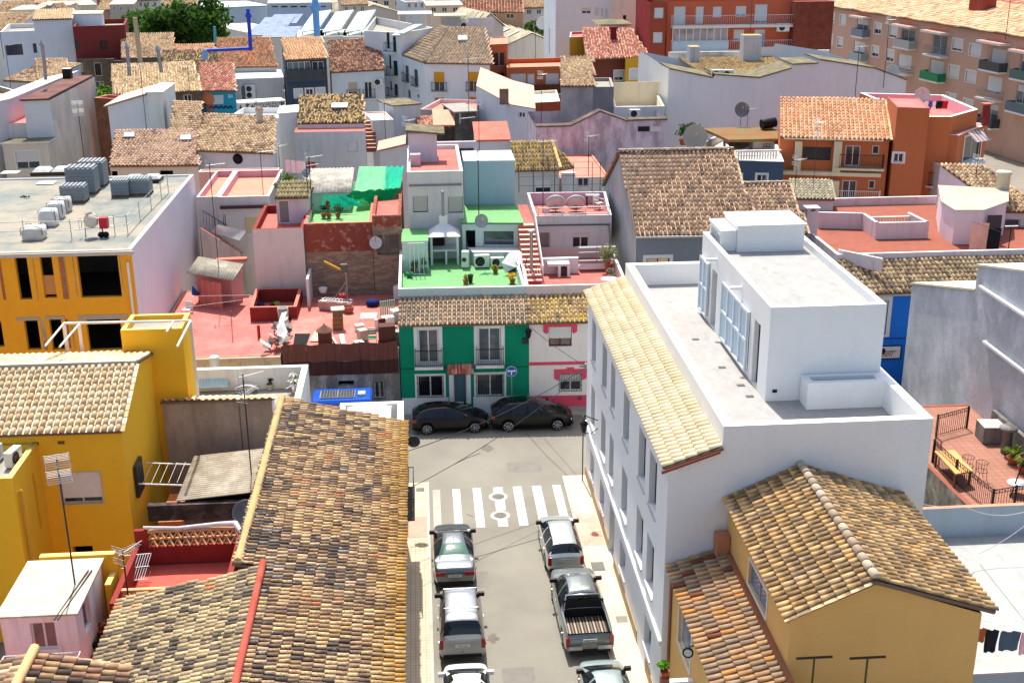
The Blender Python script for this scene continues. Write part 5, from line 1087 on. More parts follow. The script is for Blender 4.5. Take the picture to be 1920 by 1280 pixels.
s=MB();q=P(1519,450,7.2);s.box(q.x-.4,q.y-.3,7.2,q.x+.3,q.y+.3,9.1,LAV);s.box(q.x-.5,q.y-.4,9.25,q.x+.4,q.y+.4,9.33,LAV);s.box(q.x-.4,q.y-.3,9.1,q.x-.2,q.y+.3,9.25,LAV);s.box(q.x+.1,q.y-.3,9.1,q.x+.3,q.y+.3,9.25,LAV);s.build('chimney',h.root)
rm=House('','',[PP(1765,455,V3((0,0,7.2)),V3((0,0,1))).to_tuple()[:2],P(1825,455,7.2).to_tuple()[:2],P(1870,420,7.2).to_tuple()[:2],P(1750,400,7.2).to_tuple()[:2]],9.4,stucco((222,206,212),.08),z0=7.2,parent=h,part='roof_room') if 0 else None
p=[P(1785,458,7.2),P(1835,458,7.2),P(1880,440,7.2),P(1880,415,7.2),P(1755,408,7.2),P(1760,440,7.2)]
rm=House('','',[(q.x,q.y) for q in p],9.3,stucco((224,208,214),.08),z0=7.2,parent=h,part='roof_room').slabroof(.1,.08,floorm((176,174,156),(150,146,128),.5),stucco((200,196,190),.1));rm.done()
s=MB();a=P(1842,455,7.2);s.box(a.x,a.y-.3,7.2,a.x+.9,a.y-.25,9.0,flat((60,58,60),.5));s.build('door_leaf',h.root)
t=thing('hanging_sheet','pinkish patterned blanket hung on the red roof terrace','blanket',P(1835,470,7.2));hang(1823,1855,418,470,cloth((196,150,140)),z=8.9,nm='cloth')
t=thing('dark_laundry','bundle of black clothes hung beside the pinkish blanket','laundry',P(1865,470,7.2));hang(1855,1878,428,468,cloth((22,22,26)),z=8.8);s=MB();s.tube([P(1822,415,8.95),P(1890,440,8.9)],.012,BLK,4);s.build('line',t)
s=MB();q=P(1890,472,7.2);s.tube([q,q+V3((0,0,1.6))],.03,BLK,5);s.box(q.x-.4,q.y-.05,8.75,q.x+.4,q.y+.05,8.8,FRAMEW);single(s,'line_post','black post with white crossbar at the edge of the red roof terrace','post')
dish('grey dish at the edge of the brown roof beside the chimney of the red terrace',P(1472,418,9.2)+V3((0,0,-.3)),.5,-80,20,.5)
# ---------------------------------------------------------------- house under renovation
ORR=stucco((236,170,48),.06,(170,120,40));SIDE=stucco((222,218,224),.1,(170,165,165))
h=House('renovated_house','orange house being gutted, with bare window holes and a bare flat roof',RP(-30,63.6,-15.5,83.2),9.85,ORR)
h.wm[1]=SIDE
for b in ((26,481,61,561),(73,480,107,558),(142,477,229,556),(44,600,78,655),(91,598,122,655),(160,597,232,655),(-30,481,-5,560),(-40,603,9,650)): h.win(0,b,'hole')
MEMG=oldwall((128,136,132),(160,152,136),.5,.35,1.);h.flat(.1,MEMG,flat((170,172,168),.7),WHITE,.25);h.done()
for z in (3.2,6.3):
    s=MB();s.box(-29.8,63.95,z-.2,-15.8,83,z,flat((90,90,90),.9));s.build('inner_floor',h.root)
s=MB();s.box(-29.8,72,.1,-15.8,72.2,9.6,flat((120,116,110),.9));s.build('inner_wall',h.root)
BRK=brick((178,98,66),(190,150,120),3.2)
for (x0,y0,x1,y1) in ((108,476,129,560),(233,600,240,650),(122,598,134,652),(-6,478,12,562)):
    u0,z1=h.uv(0,x0,y0);u1,z0=h.uv(0,x1,y1);h.band(0,u0,max(z0,.1),u1,z1,BRK,.02,'bare_brick')
for (x0,y0,x1,y1) in ((12,475,60,481),(66,474,110,480),(128,472,224,478),(30,595,76,600),(84,593,122,598),(145,591,240,597)):
    u0,z1=h.uv(0,x0,y0);u1,z0=h.uv(0,x1,y1);h.band(0,u0,z0,u1,z1,flat((170,165,158),.8),.035,'lintel')
for (x0,y0,x1,y1) in ((61,484,73,562),(119,480,131,560),(135,479,147,558),(224,478,232,556),(76,602,90,655),(134,598,140,655)):
    u0,z1=h.uv(0,x0,y0);u1,z0=h.uv(0,x1,y1);h.band(0,u0,max(z0,.1),u1,z1,oldwall((205,196,180),(150,140,126),.5,1.5),.03,'chipped_reveal')
u0,z1=h.uv(0,77,518);u1,z0=h.uv(0,107,553);s=MB();h.bx(s,0,u0,z0,u1,z1,-.2,-.15,flat((196,140,84),.7));s.build('plywood_board',h.root)
s=MB();h.bx(s,0,0,9.6,14.6,9.8,.005,.15,flat((186,184,180),.6));s.build('gutter',h.root)
s=MB();s.tube([(-15.75,63.5,9.2),(-15.75,63.5,.2)],.08,FRAMEW,8);s.build('drainpipe',h.root)
rz=9.76
t=thing('guard_rail','galvanised scaffold guard rail along two edges of the bare roof','railing',(-18,64.2,rz));
posts=[P(px,py,rz) for px,py in ((-40,455),(47,451),(135,450),(216,441),(240,440))]+[P(px,py,rz) for px,py in ((263,414),(284,393),(303,374),(316,361))]
for q in posts: s=MB();s.tube([q,q+V3((0,0,1.15))],.025,STEEL,5);s.build('post',t)
s=MB()
for z in (.55,1.05):
    s.tube([q+V3((0,0,z)) for q in posts],.02,STEEL,5)
s.build('rail',t)
BLKM=brick((150,158,162),(120,126,128),3.)
def pallet(label,px,py,w,d,hh,layers=4):
    o=P(px,py,rz);t=thing('block_pallet',label,'pallet',o,'pallets of grey blocks');s=MB();
    for y in (0,d/2-.05,d-.1): s.box(o.x,o.y+y,rz,o.x+w,o.y+y+.1,rz+.12,flat((110,90,66),.8))
    for k in range(5): s.box(o.x+k*(w-.12)/4,o.y,rz+.124,o.x+k*(w-.12)/4+.12,o.y+d,rz+.15,flat((130,108,80),.8))
    s.build('base',t);s=MB();g=flat((126,134,140),.85);n=layers
    for k in range(n): z=rz+.155+k*(hh-.0)/n;s.box(o.x+.01,o.y+.01,z,o.x+w-.01,o.y+d-.01,z+hh/n-.012,g)
    zt=rz+.155+hh
    for k in range(6): s.box(o.x+.02+k*w/6,o.y+.02,zt-.011,o.x+.02+k*w/6+w/10,o.y+d-.02,zt+.1,flat((150,156,158),.85))
    s.build('block_stack',t)
pallet('low pallet of grey blocks in front of the tall block stack',114,382,1.5,1.1,.85)
pallet('tall double stack of grey blocks behind the low pallet',126,366,1.8,1.3,1.5,6);pallet('tall grey block stack at the back of the bare roof',150,352,1.6,1.4,1.45,6)
pallet('left of the two grey block pallets near the guard rail',209,371,1.1,1.2,.85);pallet('grey block pallet closest to the side guard rail',245,368,1.2,1.2,.85)
BAG=cloth((222,222,220),.1)
def bigbag(label,px,py,r,hh,m=BAG):
    o=P(px,py,rz);t=thing('bulk_bag',label,'bulk bag',o,'white builders bulk bags');s=MB();n=16;vs=[];fs=[];prof=[(.86,0),(1.02,.2),(1.04,.6),(.98,.9),(.8,1.0),(.5,.97),(.0,.93)]
    for a,z in prof:
        for k in range(n):
            th=2*math.pi*k/n;c,s_=math.cos(th),math.sin(th);q=(abs(c)**4+abs(s_)**4)**-.25;rr=r*a*q*(1+.05*math.sin(5*th+z*4))
            vs.append(o+V3((rr*c,rr*s_,z*hh+.03*math.sin(th*3))))
    for i in range(len(prof)-1):
        for k in range(n): fs.append((i*n+k,i*n+(k+1)%n,(i+1)*n+(k+1)%n,(i+1)*n+k))
    s.mesh(vs,fs,m,True);s.build('bag',t);s=MB()
    for sx in (-1,1):
        for sy in (-1,1): s.tube([o+V3((sx*r*.98,sy*r*.9,.3)),o+V3((sx*r*.95,sy*r*.85,hh)),o+V3((sx*r*.3,sy*r*.5,hh*1.06))],.02,BLK,5)
    s.build('strap',t);
bigbag('white bulk bag nearest the cement mixer',94,422,.48,.95);bigbag('white bulk bag squeezed behind the front one',108,408,.45,.95);bigbag('white bulk bag at the back of the bag row',119,396,.5,.85,cloth((206,202,196),.1));bigbag('low slumped bulk bag at the front rail',66,447,.6,.7,cloth((212,208,202),.1))
t=thing('cement_mixer','cream and red cement mixer standing by the front guard rail','cement mixer',P(180,446,rz));o=P(180,444,rz);s=MB();ax=V3((-.15,-.1,1)).normalized();s.lathe(o+V3((-.1,0,.55)),[(.1,0),(.32,.12),(.4,.4),(.38,.5),(.26,.8),(.24,.8),(.36,.45)],flat((214,206,190),.5),18,ax);s.build('drum',t);s=MB();s.box(o.x+.3,o.y-.22,rz+.5,o.x+.75,o.y+.22,rz+1.1,flat((200,30,50),.4));s.build('motor_box',t)
s=MB();s.tube([o+V3((-.55,0,0)),o+V3((-.5,0,1.0)),o+V3((-.2,0,.8))],.035,flat((120,110,104),.6),6);s.tube([o+V3((.45,0,.1)),o+V3((.3,0,.8))],.035,BLK,6);s.tube([o+V3((-.4,-.3,1.2)),o+V3((-.1,-.35,1.45)),o+V3((.3,-.3,1.2))],.02,flat((170,40,50),.5),5);s.build('frame',t)
s=MB();s.tube([o+V3((-.75,-.05,.75+.0))+V3((0,.3*math.cos(a),.3*math.sin(a))) for a in np.linspace(0,6.283,13)],.015,flat((150,70,70),.5),4);s.build('tilt_wheel',t)
for dx in (.35,.62): s=MB();s.lathe(o+V3((dx,-.2,.17)),[(.17,0),(.17,.08),(0,.08)],BLK,14,(0,-1,0));s.build('wheel',t)
for lab,px,py,w,d in (('twin white roof skylights on a black upstand at the back of the bare roof',57,331,2.6,1.5),('white roof skylights on a black upstand by the side guard rail',232,345,2.4,1.2)):
    o=P(px,py,rz);t=thing('skylight',lab,'skylight',o);s=MB();s.box(o.x,o.y,rz,o.x+w,o.y+d,rz+.25,flat((40,42,44),.6));s.build('upstand',t)
    for k in range(2):
        s=MB();x=o.x+.1+k*w/2;m=flat((222,222,216),.3);p=[(x,o.y+.1),(x+w/2-.2,o.y+.1),(x+w/2-.2,o.y+d-.1),(x,o.y+d-.1)];c=[(a*.7+(x+w/4-.1)*.3,b*.7+(o.y+d/2)*.3) for a,b in p]
        for i in range(4): a,b=i,(i+1)%4;s.face([(*p[a],rz+.26),(*p[b],rz+.26),(*c[b],rz+.45),(*c[a],rz+.45)],m)
        s.face([(*q,rz+.45) for q in c],m);s.build('dome',t)
for lab,px,py in (('white board lying flat on the bare roof behind the bags',67,347),('white board lying flat at the far edge of the bare roof',0,327)):
    s=MB();o=P(px,py,rz);s.box(o.x,o.y,rz+.02,o.x+1.15,o.y+.9,rz+.06,flat((222,220,212),.6));single(s,'white_board',lab,'board','white boards on the bare roof')
s=MB();o=P(46,371,rz);
for k in range(5): s.tube([o+V3((-.25+.13*k,.1*math.sin(k*2),.06)),o+V3((-.1+.1*k,.2*math.cos(k),.1))],.05,DARKF,5)
single(s,'rubble','small dark heap of offcuts on the bare roof','offcuts')
# ---------------------------------------------------------------- red flat roofs beside it
h=House('red_roof_house','single storey house with a wide pinkish red flat roof',[(-15.4,62.9),(-8.0,62.9),(-7.95,73.0),(-15.4,75.5)],3.9,stucco((206,190,150),.3))
h.flat(.03,floorm((192,108,100),(208,146,136),.6),stucco((190,140,124),.4),RED,.12);h.done()
s=MB();h.bx(s,0,0,3.62,7.4,3.86,.003,.22,stucco((206,170,140),.4));s.build('cornice',h.root)
c=House('','',[(P(470,602,3.9).x,P(470,602,3.9).y),(-7.6,P(470,602,3.9).y-.1),(-7.6,72.6),(P(470,602,3.9).x-.1,72.7)],4.75,RW,z0=3.88,parent=h,part='terrace_wall').flat(.86,RED,stucco((212,120,104),.2),RW,.2,zf=3.9).done()
h=House('wash_shed','small pink lean-to shed with a grey corrugated roof on the red terrace',boxpts(P(372,562,3.9).to_tuple(),P(437,568,3.9).to_tuple(),1.3),[5.6,5.6,6.0,6.0],stucco((212,160,156),.1),z0=3.7,cat='shed').done()
a=P(350,511,5.95);b=P(437,526,5.85);corr(b,a-b,V3((.35,2.4,.35)),oldwall((178,172,158),(140,134,120),.5,1.2),h.root,pitch=.2,amp=.03)
s=MB();a=P(430,484,6.1);s.prism(boxpts(P(405,487,6.1).to_tuple(),P(462,485,6.1).to_tuple(),.5),5.9,6.1,stucco((214,120,104),.2));s.build('ridge_slab',h.root)
cl=PY(398,540,70.6);s=MB();n=8;vs=[];p,q=P(372,520,5.55),P(415,528,5.55);fs=[]
for i in range(n+1):
    x=p.lerp(q,i/n)+V3((0,-.3+.06*(-1)**i,0));vs+=[x,x-V3((0,0,1.75))]
for i in range(n): fs.append((2*i,2*i+1,2*i+3,2*i+2))
s.mesh(vs,fs,cloth((214,140,130)));single(s,'curtain','long pink curtain hung under the corrugated shed roof','curtain')
s=MB();o=P(387,566,3.7)
for x in (0,.5):
    for y in (0,.4): s.tube([o+V3((x,y,0)),o+V3((x,y,.9))],.03,FRAMEW,5)
s.box(o.x-.1,o.y-.05,4.6,o.x+.6,o.y+.45,4.64,FRAMEW);single(s,'side_table','white side table under the corrugated shed','table')
s=MB();vs=[P(360,535,4.9),P(372,547,4.9),P(368,556,4.4),P(359,552,4.4),P(380,553,4.3)];s.face([vs[0],vs[1],vs[4],vs[2],vs[3]],cloth((40,84,170)));single(s,'blue_cloth','bright blue cloth hanging beside the pink curtain','cloth')
t=thing('plastic_chair','white plastic chair against the long white wall on the red roof','chair',P(352,590,3.7));o=P(352,592,3.7);f=L(o,-.4);s=MB();f.box(s,-.25,-.25,.4,.25,.25,.44,FRAMEW);s.build('seat',t);s=MB();f.box(s,-.25,.22,.44,.25,.27,.85,FRAMEW);s.build('backrest',t)
for x in (-.24,.2):
    for y in (-.24,.2): s=MB();f.box(s,x,y,0,x+.04,y+.04,.4,FRAMEW);s.build('leg',t)
s=MB();s.tube([P(355,555,5.3),P(470,553,5.3)],.008,FRAMEW,4);s.tube([P(340,577,5.3),P(470,560,5.3)],.008,FRAMEW,4);s.tube([P(433,583,3.7),P(433,583,5.5)],.03,FRAMEW,5);single(s,'clothes_line','white clothes lines strung from a post over the red roof','clothes line')
s=MB();o=P(486,633,3.9);s.tube([o,o+V3((0,0,.75))],.09,flat((170,40,40),.5),8);single(s,'vent_pipe','short red vent pipe on the wide red roof','pipe')
for lab,px,py,m,hh,r in (('tall grey plastic barrel on the red terrace',532,605,flat((170,166,158),.6),.95,.32),('lime green flower pot beside the grey barrel',520,578,flat((130,180,40),.6),.4,.18),('dark blue bucket in the red walled corner',490,578,flat((20,50,110),.5),.35,.2),('black flower pot between the bucket and the lime pot',512,579,flat((30,30,32),.6),.3,.18)):
    s=MB();s.lathe(P(px,py,3.9),[(r*.85,0),(r,hh),(r*.94,hh),(r*.8,.06),(0,.06)],m,18);single(s,lab.split(' beside')[0].split(' on ')[0].split(' in ')[0].split(' between')[0].replace(' ','_').replace('tall_','').replace('dark_','') if 0 else ('barrel' if 'barrel' in lab else 'flower_pot' if 'pot' in lab else 'bucket'),lab,'container')
s=MB();a=P(571,602,3.9);s.obox((a.x,70.9,3.9),(.15,0,0),(0,3.4,0),(0,0,1.9),WW);single(s,'white_wall','short white dividing wall against the brick house','wall')
# ---------------------------------------------------------------- junk terrace
BRN=flat((112,66,54),.9);OLDB=oldwall((196,196,192),(120,116,110),.5,1.,.3)
h=House('junk_terrace_house','old house with brown screens and a red roof terrace heaped with junk',[(-7.9,63.0),(-1.55,62.98),(-1.55,73.1),(-7.9,73.0)],4.05,OLDB)
h.win(0,(701,716,722,746),'bars',pane=glass((30,34,38)));h.win(0,(634,714,664,722),'hole');h.flat(.03,floorm((194,114,104),(212,154,142),.7),RED,RED,.12);h.done()
s=MB();n=24
for k in range(n):
    x0=-7.9+6.3*k/n;x1=-7.9+6.3*(k+1)/n;d=.05*math.sin(k*1.7)
    for (z0,z1,m) in ((2.62,3.42,flat((74,42,36),.9)),(3.45,4.45,BRN)): s.face([(x0,62.86+d,z0),(x1,62.86-d*.6,z0),(x1,62.86-d*.6,z1+.05*math.sin(k*.9)),(x0,62.86+d,z1+.05*math.sin(k*.9-.9))],m)
single(s,'privacy_screen','long dark brown privacy screen along the front of the junk terrace','screen')
for k in range(7): s=MB();q=V3((-7.8+1.03*k,62.92,3.9));s.tube([q,q+V3((0,0,.65))],.02,BLK,4);s.build('screen_post',h.root)
s=MB();a,b,c,d=P(549,650,4.055),P(573,650,4.055),P(582,625,4.055),P(553,625,4.055);s.face([a,b,c,d],flat((12,12,14),.9));s.build('roof_hatch',h.root)
jz=4.06;rg=random.Random(5)
def jbox(name,label,cat,px,py,w,d,hh,m,a=0.,grp=None,lid=None):
    s=MB();f=L(P(px,py,jz),a);f.box(s,0,0,0,w,d,hh,m,lid);return single(s,name,label,cat,grp)
jbox('cabinet','open dark wooden cupboard among the junk near the green house','cupboard',712,652,.9,.7,1.2,flat((86,48,36),.8),.1)
t=thing('wooden_crate','brown weathered crate with a conical lid on the junk terrace','crate',P(597,648,jz));f=L(P(597,648,jz),.05);s=MB();f.box(s,0,0,0,.75,.6,.7,brick((140,90,70),(90,60,48),6.));s.build('body',t);s=MB();c=f(.37,.3,.75);s.lathe(c,[(.5,0),(.45,.08),(.06,.35),(.03,.45),(0,.45)],flat((130,92,76),.9),10);s.build('lid',t)
t=thing('wooden_box','stack of brown wooden drawers under a white lid','drawers',P(624,618,jz));f=L(P(624,618,jz),.1);
for k in range(4): s=MB();f.box(s,.02*k,0,.28*k,.62,.5,.28*k+.26,flat((150-8*k,116-6*k,72),.8));s.build('drawer',t)
s=MB();f.box(s,-.03,-.05,1.13,.72,.6,1.2,flat((222,216,190),.6));s.build('lid',t)
jbox('board','pale plywood board lying by the roof hatch','board',581,640,.75,1.7,.04,flat((226,206,160),.7),-.1)
t=thing('ladder_stand','tipped aluminium rack lying over a stone trough on the junk terrace','rack',P(610,580,jz));f=L(P(598,580,jz),-.35);s=MB();f.box(s,0,0,0,2.0,.5,.5,stucco((196,160,150),.4));s.build('trough',t);s=MB()
for k in range(9): s.tube([f(.1+.2*k,-.05,.55),f(.25+.2*k,.55,.62)],.03,ALU,4)
for y in (0,.5): s.tube([f(0,y,.55),f(2.,y,.6)],.025,ALU,4)
s.build('rack_bars',t)
t=thing('hoist','grey steel roof hoist with a yellow arm','hoist',P(650,573,jz));o=P(652,572,jz);s=MB();s.tube([o,o+V3((0,0,2.3))],.06,GALV,6);s.tube([o+V3((-1.1,.2,0)),o+V3((0,0,1.5))],.03,GALV,5);s.tube([o+V3((-.4,-.5,0)),o+V3((0,0,1.2))],.03,GALV,5);s.build('post',t);s=MB();s.tube([o+V3((.0,-.1,2.1)),o+V3((-1.3,.2,2.75))],.07,flat((206,160,30),.5),6);s.build('arm',t);s=MB();s.box(o.x-.3,o.y-.15,jz+2.1,o.x+.1,o.y+.15,jz+2.6,flat((90,94,84),.6));s.build('motor',t)
for lab,px,py,m,r,hh in (('red plastic bucket on the stone trough',643,560,flat((190,50,56),.5),.22,.3),('grey green metal tub in front of the stone trough',641,578,flat((120,140,132),.5),.25,.4),('square terracotta pot beside the metal tub',654,585,POTT,.3,.35),('blue sack bundled on the red junk terrace',699,572,cloth((30,50,120)),.42,.35),('bright pink basin leaning by the green house terrace',738,528,flat((220,40,90),.4),.35,.25),('white basin with a handle on the stone trough',606,548,FRAMEW,.25,.3)):
    s=MB();q=P(px,py,jz+(.5 if 'on the stone' in lab else 0));k=9 if 'sack' in lab else 16
    s.lathe(q,[(r*.8,0),(r*1.0,hh*.5),(r*1.05,hh),(r*.9,hh*1.02),(r*.7,hh*.4),(0,hh*.4)] if 'sack' not in lab else [(r*.6,0),(r,hh*.3),(r*.9,hh*.8),(r*.4,hh*1.1),(0,hh)],m,k);single(s,'sack' if 'sack' in lab else 'basin' if 'basin' in lab else 'tub' if 'tub' in lab else 'flower_pot' if 'pot' in lab else 'bucket',lab,'container')
t=thing('folding_chair','green slatted folding chair facing the street on the junk terrace','chair',P(697,648,jz));f=L(P(689,650,jz),0);s=MB();gm=flat((20,140,96),.6)
for k in range(4): f.box(s,.05,.05+.12*k,.42,.5,.14+.12*k,.45,gm)
s.build('seat',t);s=MB()
for k in range(3): f.box(s,.05,.5,.55+.13*k,.5,.53,.65+.13*k,gm if k<2 else FRAMEW)
s.build('backrest',t);s=MB()
for x in (.03,.5): s.tube([f(x,0,0),f(x,.55,.95)],.015,ALU,5);s.tube([f(x,.5,0),f(x,.02,.45)],.015,ALU,5)
s.build('frame',t)
JN=[(FRAMEW,'white'),(flat((190,180,160),.8),'beige'),(flat((120,70,50),.8),'brown'),(flat((206,206,200),.6),'pale'),(GALV,'grey')]
spots=[('white plank propped at the left of the junk heap',640,652,.25,1.6,.25,0),('pale wooden plank leaning beside the white plank',633,655,.12,1.8,.12,1),('white plastic box in the middle of the junk heap',668,622,.5,.4,.35,0),('beige carton in the middle of the junk heap',676,640,.5,.5,.6,1),('white carton at the top of the junk heap',718,612,.7,.5,.5,0),('pale carton next to the tile eave of the green house',738,606,.5,.6,.7,3),('white drawer unit at the back of the junk heap',738,560,.6,.5,.8,0),('grey metal box at the right of the junk heap',736,645,.6,.5,.7,4),('brown board standing behind the folding chair',712,640,.4,.1,1.3,2),('white panel at the edge of the junk heap',703,618,.7,.15,.6,0),('pale crate under the folding chair end of the heap',668,655,.5,.5,.35,3),('beige box by the pink tile patch',725,628,.5,.4,.5,1)]
for lab,px,py,w_,d_,h_,mi in spots: jbox('carton' if 'carton' in lab else 'plank' if 'plank' in lab else 'board' if ('board' in lab or 'panel' in lab) else 'storage_box',lab,'junk item',px,py,w_,d_,h_,JN[mi][0],rg.uniform(-.5,.5),'odds and ends on the junk terrace')
s=MB();o=P(727,595,jz)
for k in range(7): q=o+V3((-.4+.13*k,.05*k,0));s.tube([q,q+V3((.03,.02,1.0))],.05,flat((150,190,170),.5),6)
single(s,'bottle_rack','cluster of pale green upright tubes beside the green house','tubes')
s=MB();o=P(518,655,jz);vs=[];n=9;rgn=np.random.RandomState(3)
for k in range(26):
    a=o+V3((rgn.uniform(-.5,.6),rgn.uniform(-.2,3.4),rgn.uniform(0,.4)));d=V3((rgn.uniform(-.6,.6),rgn.uniform(-.8,.8),rgn.uniform(.1,.6)))
    e=V3((d.y,-d.x,.2)).normalized()*rgn.uniform(.12,.3);s.face([a-e,a+e,a+d+e,a+d-e],[BAG,flat((190,186,178),.8),FRAMEW,flat((130,120,110),.8)][k%4])
for k in range(8): a=o+V3((rgn.uniform(-.4,.5),rgn.uniform(0,3.),.1));s.tube([a,a+V3((rgn.uniform(-.3,.3),rgn.uniform(.8,1.6),rgn.uniform(0,.7)))],.03,[ALU,WOOD,BLK][k%3],4)
ob=single(s,'rubble_heap','long heap of white rags and poles between the two red roofs','heap');ob['kind']='stuff'
s=MB();a=P(675,600,jz+.01);
for k in range(7): s.tube([a+V3((0,.16*k,.1)),a+V3((1.0,.16*k,.12))],.012,ALU,4)
s.tube([a+V3((0,0,.1)),a+V3((0,1.,.1))],.015,ALU,4);s.tube([a+V3((1.,0,.1)),a+V3((1.,1.,.1))],.015,ALU,4);single(s,'wire_grid','grey wire grid lying flat on the junk terrace','grid')
# ---------------------------------------------------------------- row behind: beige wall, brick house, tarps
BEI=stucco((222,212,204),.16,(150,140,132));RBR=oldwall((152,80,64),(184,140,126),-.15,2.2);OBR=oldwall((190,166,142),(140,118,102),.6,1.6,3.)
h=HY('beige_wall_house','tall blank beige house with a dark red roof terrace',(473,432),(568,426),73.1,6.5,BEI);zt=h.zt[0];h.flat(.5,RED,RW,RW,.2).done()
hu=HY('','',(517,373),(577,370),76.3,3.5,stucco((214,200,206),.12),z0=zt-.49,par=h,part='roof_hut');hu.shed(.25,tilem(((1,(150,138,100)),(1,(130,118,84))),(90,86,60),.6),over=.2,pitch=.2,row=1.) ;hu.win(0,(521,376,545,424),'door',pane=flat((130,136,130),.6),inset=.06);hu.done()
h=HY('brick_wall_house','old house with flaking red-brown paint over worn brick',(569,419),(697,417),73.3,12,OBR);zt=h.zt[0]
h.flat(.45,floorm((120,170,110),(150,190,140),.4),stucco((206,120,100),.3),stucco((190,214,200),.1),.2).done()
u0,z0=h.uv(0,570,473);s=MB();h.bx(s,0,.01,z0,h.E[0][3]-.01,zt-.01,.003,.03,RBR);s.build('painted_band',h.root)
h2=HY('','',(697,404),(752,404),73.2,12,OBR,par=h,part='side_wing');h2.win(0,(706,441,750,477),'dark',shut=.0,pane=glass((60,60,60)),inset=.3,frame=flat((150,120,90),.6),mull=1);h2.flat(.35,RED,RBR,RBR,.2).done()
s=MB();u1,z1=h2.uv(0,700,406);u2,z2=h2.uv(0,752,424);h2.bx(s,0,u1,z2,u2-.02,z1-.02,.003,.03,RBR);s.build('painted_band',h.root)
mint=stucco((200,226,214),.08)
mr=HY('','',(576,363),(655,361),78.5,5.5,mint,z0=zt-.45,par=h,part='mint_room');mr.zt[2]+=.35;mr.zt[3]+=.35
WCOR=oldwall((206,202,192),(150,144,132),.6,1.);mr.done()
p=V3((*mr.pts[0],mr.zt[0]+.06));q=V3((*mr.pts[1],mr.zt[1]+.06));corr(p+V3((-.2,-.2,0)),(q-p)+V3((.3,0,0)),V3((0,5.9,.45)),WCOR,h.root,pitch=.25,amp=.03)
gm=[leafm((110,210,150),(150,230,180)),leafm((40,205,160),(70,225,180))]
def sheet(name,label,c,m,n=12,sag=.3,wr=.09,seed=0,hem=None):
    """cloth between four corners (back left, back right, front right, front left)"""
    s=MB();vs=[];fs=[]
    for i in range(n+1):
        for j in range(n+1):
            u,v=i/n,j/n;p=(c[0].lerp(c[1],u)).lerp(c[3].lerp(c[2],u),v);p=p.copy();p.z+=-sag*math.sin(math.pi*u)*math.sin(math.pi*v)*1.+wr*math.sin(u*19+seed+v*5)*math.sin(v*7+seed);vs.append(p)
    for i in range(n):
        for j in range(n): a=i*(n+1)+j;fs.append((a,a+1,a+n+2,a+n+1))
    s.mesh(vs,fs,m,True);return single(s,name,label,'shade sail','green shade sails')
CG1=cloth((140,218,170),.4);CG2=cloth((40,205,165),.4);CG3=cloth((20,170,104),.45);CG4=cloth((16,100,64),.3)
za=10.6
c=[P(674,312,za-.6),P(724,312,za-.6),P(722,355,za-1.2),P(664,358,za-1.2)];sheet('shade_sail','pale green half of the big shade sail over the terrace',c,CG1)
c=[P(724,312,za-.6),P(757,312,za-.6),P(751,352,za-1.2),P(721,355,za-1.2)];sheet('shade_sail','turquoise half of the big shade sail over the terrace',c,CG2,seed=2)
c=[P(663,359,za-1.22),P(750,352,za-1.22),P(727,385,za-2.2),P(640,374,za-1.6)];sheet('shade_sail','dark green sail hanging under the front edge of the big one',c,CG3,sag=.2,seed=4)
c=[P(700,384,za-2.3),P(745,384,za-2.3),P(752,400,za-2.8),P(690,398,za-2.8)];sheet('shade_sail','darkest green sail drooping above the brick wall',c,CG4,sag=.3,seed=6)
c=[P(608,368,9.35),P(645,366,9.35),P(684,385,8.7),P(600,393,8.5)];sheet('shade_sail','small turquoise awning over the mint terrace',c,CG2,sag=.1,seed=5)
for lab,px,py,kw in (('dark bushy plant behind the brick parapet, nearest the pink hut',607,408,dict(h=.7,r=.4,n=160,leaf=LEAFD)),('tall reddish plant behind the brick parapet under the awning',617,408,dict(h=1.2,r=.3,n=120,leaf=leafm((80,70,50),(150,120,90)))),('dark bushy plant behind the brick parapet, nearest the sails',634,408,dict(h=.6,r=.45,n=160,leaf=LEAFD))): potplant(lab,P(px,py,zt-.4),**kw)
dish('grey satellite dish bolted on the wall by the barred window',PY(705,455,72.9)-V3((0,0,.5)),.38,-95,15,.5,m=flat((200,200,196),.5))
dish('skeletal grey mesh dish beside the terrace wall of the mint room',P(575,345,za-1.6),.42,-60,35,.6)
antenna('tall leaning black mast beside the mint terrace',P(586,408,zt-.4),4.,.4,yagi=1,mast=.03)
# ---------------------------------------------------------------- stair house with salmon terraces
SAL=floorm((212,138,114),(220,158,138),.5)
h=HY('stair_house','white house with salmon terraces and an outside stair',(408,370),(505,367),82.,9,WG);zt=h.zt[0];h.flat(.5,SAL,stucco((224,200,190),.1),stucco((214,170,180),.1),.2)
h.win(0,(415,402,425,424),'dark',pane=glass((20,24,28)));h.win(0,(459,408,486,436),'dark',shut=1.,shm=shutter((196,186,150)));h.done()
u0,z0=h.uv(0,412,391);u1,z1=h.uv(0,503,384);h.band(0,u0+.05,z0,h.E[0][3]-.1,z1,stucco((90,50,56),.1),.25,'eave_board')
bw=HY('','',(372,322),(522,320),91.,1.,stucco((208,172,182),.1),z0=3.,par=h,part='back_wall').flat(.05,SAL,WG,WG,.1).done()
t=HY('','',(368,368),(408,370),82.1,8.9,WG,z0=2.,par=h,part='west_terrace').flat(.45,SAL,WG,stucco((214,170,180),.1),.15).done()
s=MB();a=P(378,432,6.6);b=P(452,478,4.6);n=13
for k in range(n): x0=a.lerp(b,k/n);x1=a.lerp(b,(k+1)/n);s.box(x0.x,x0.y-.1,3.,x1.x,x0.y+1.1,x1.z,stucco((214,190,184),.2),stucco((206,120,98),.2))
s.build('stair',h.root);s=MB()
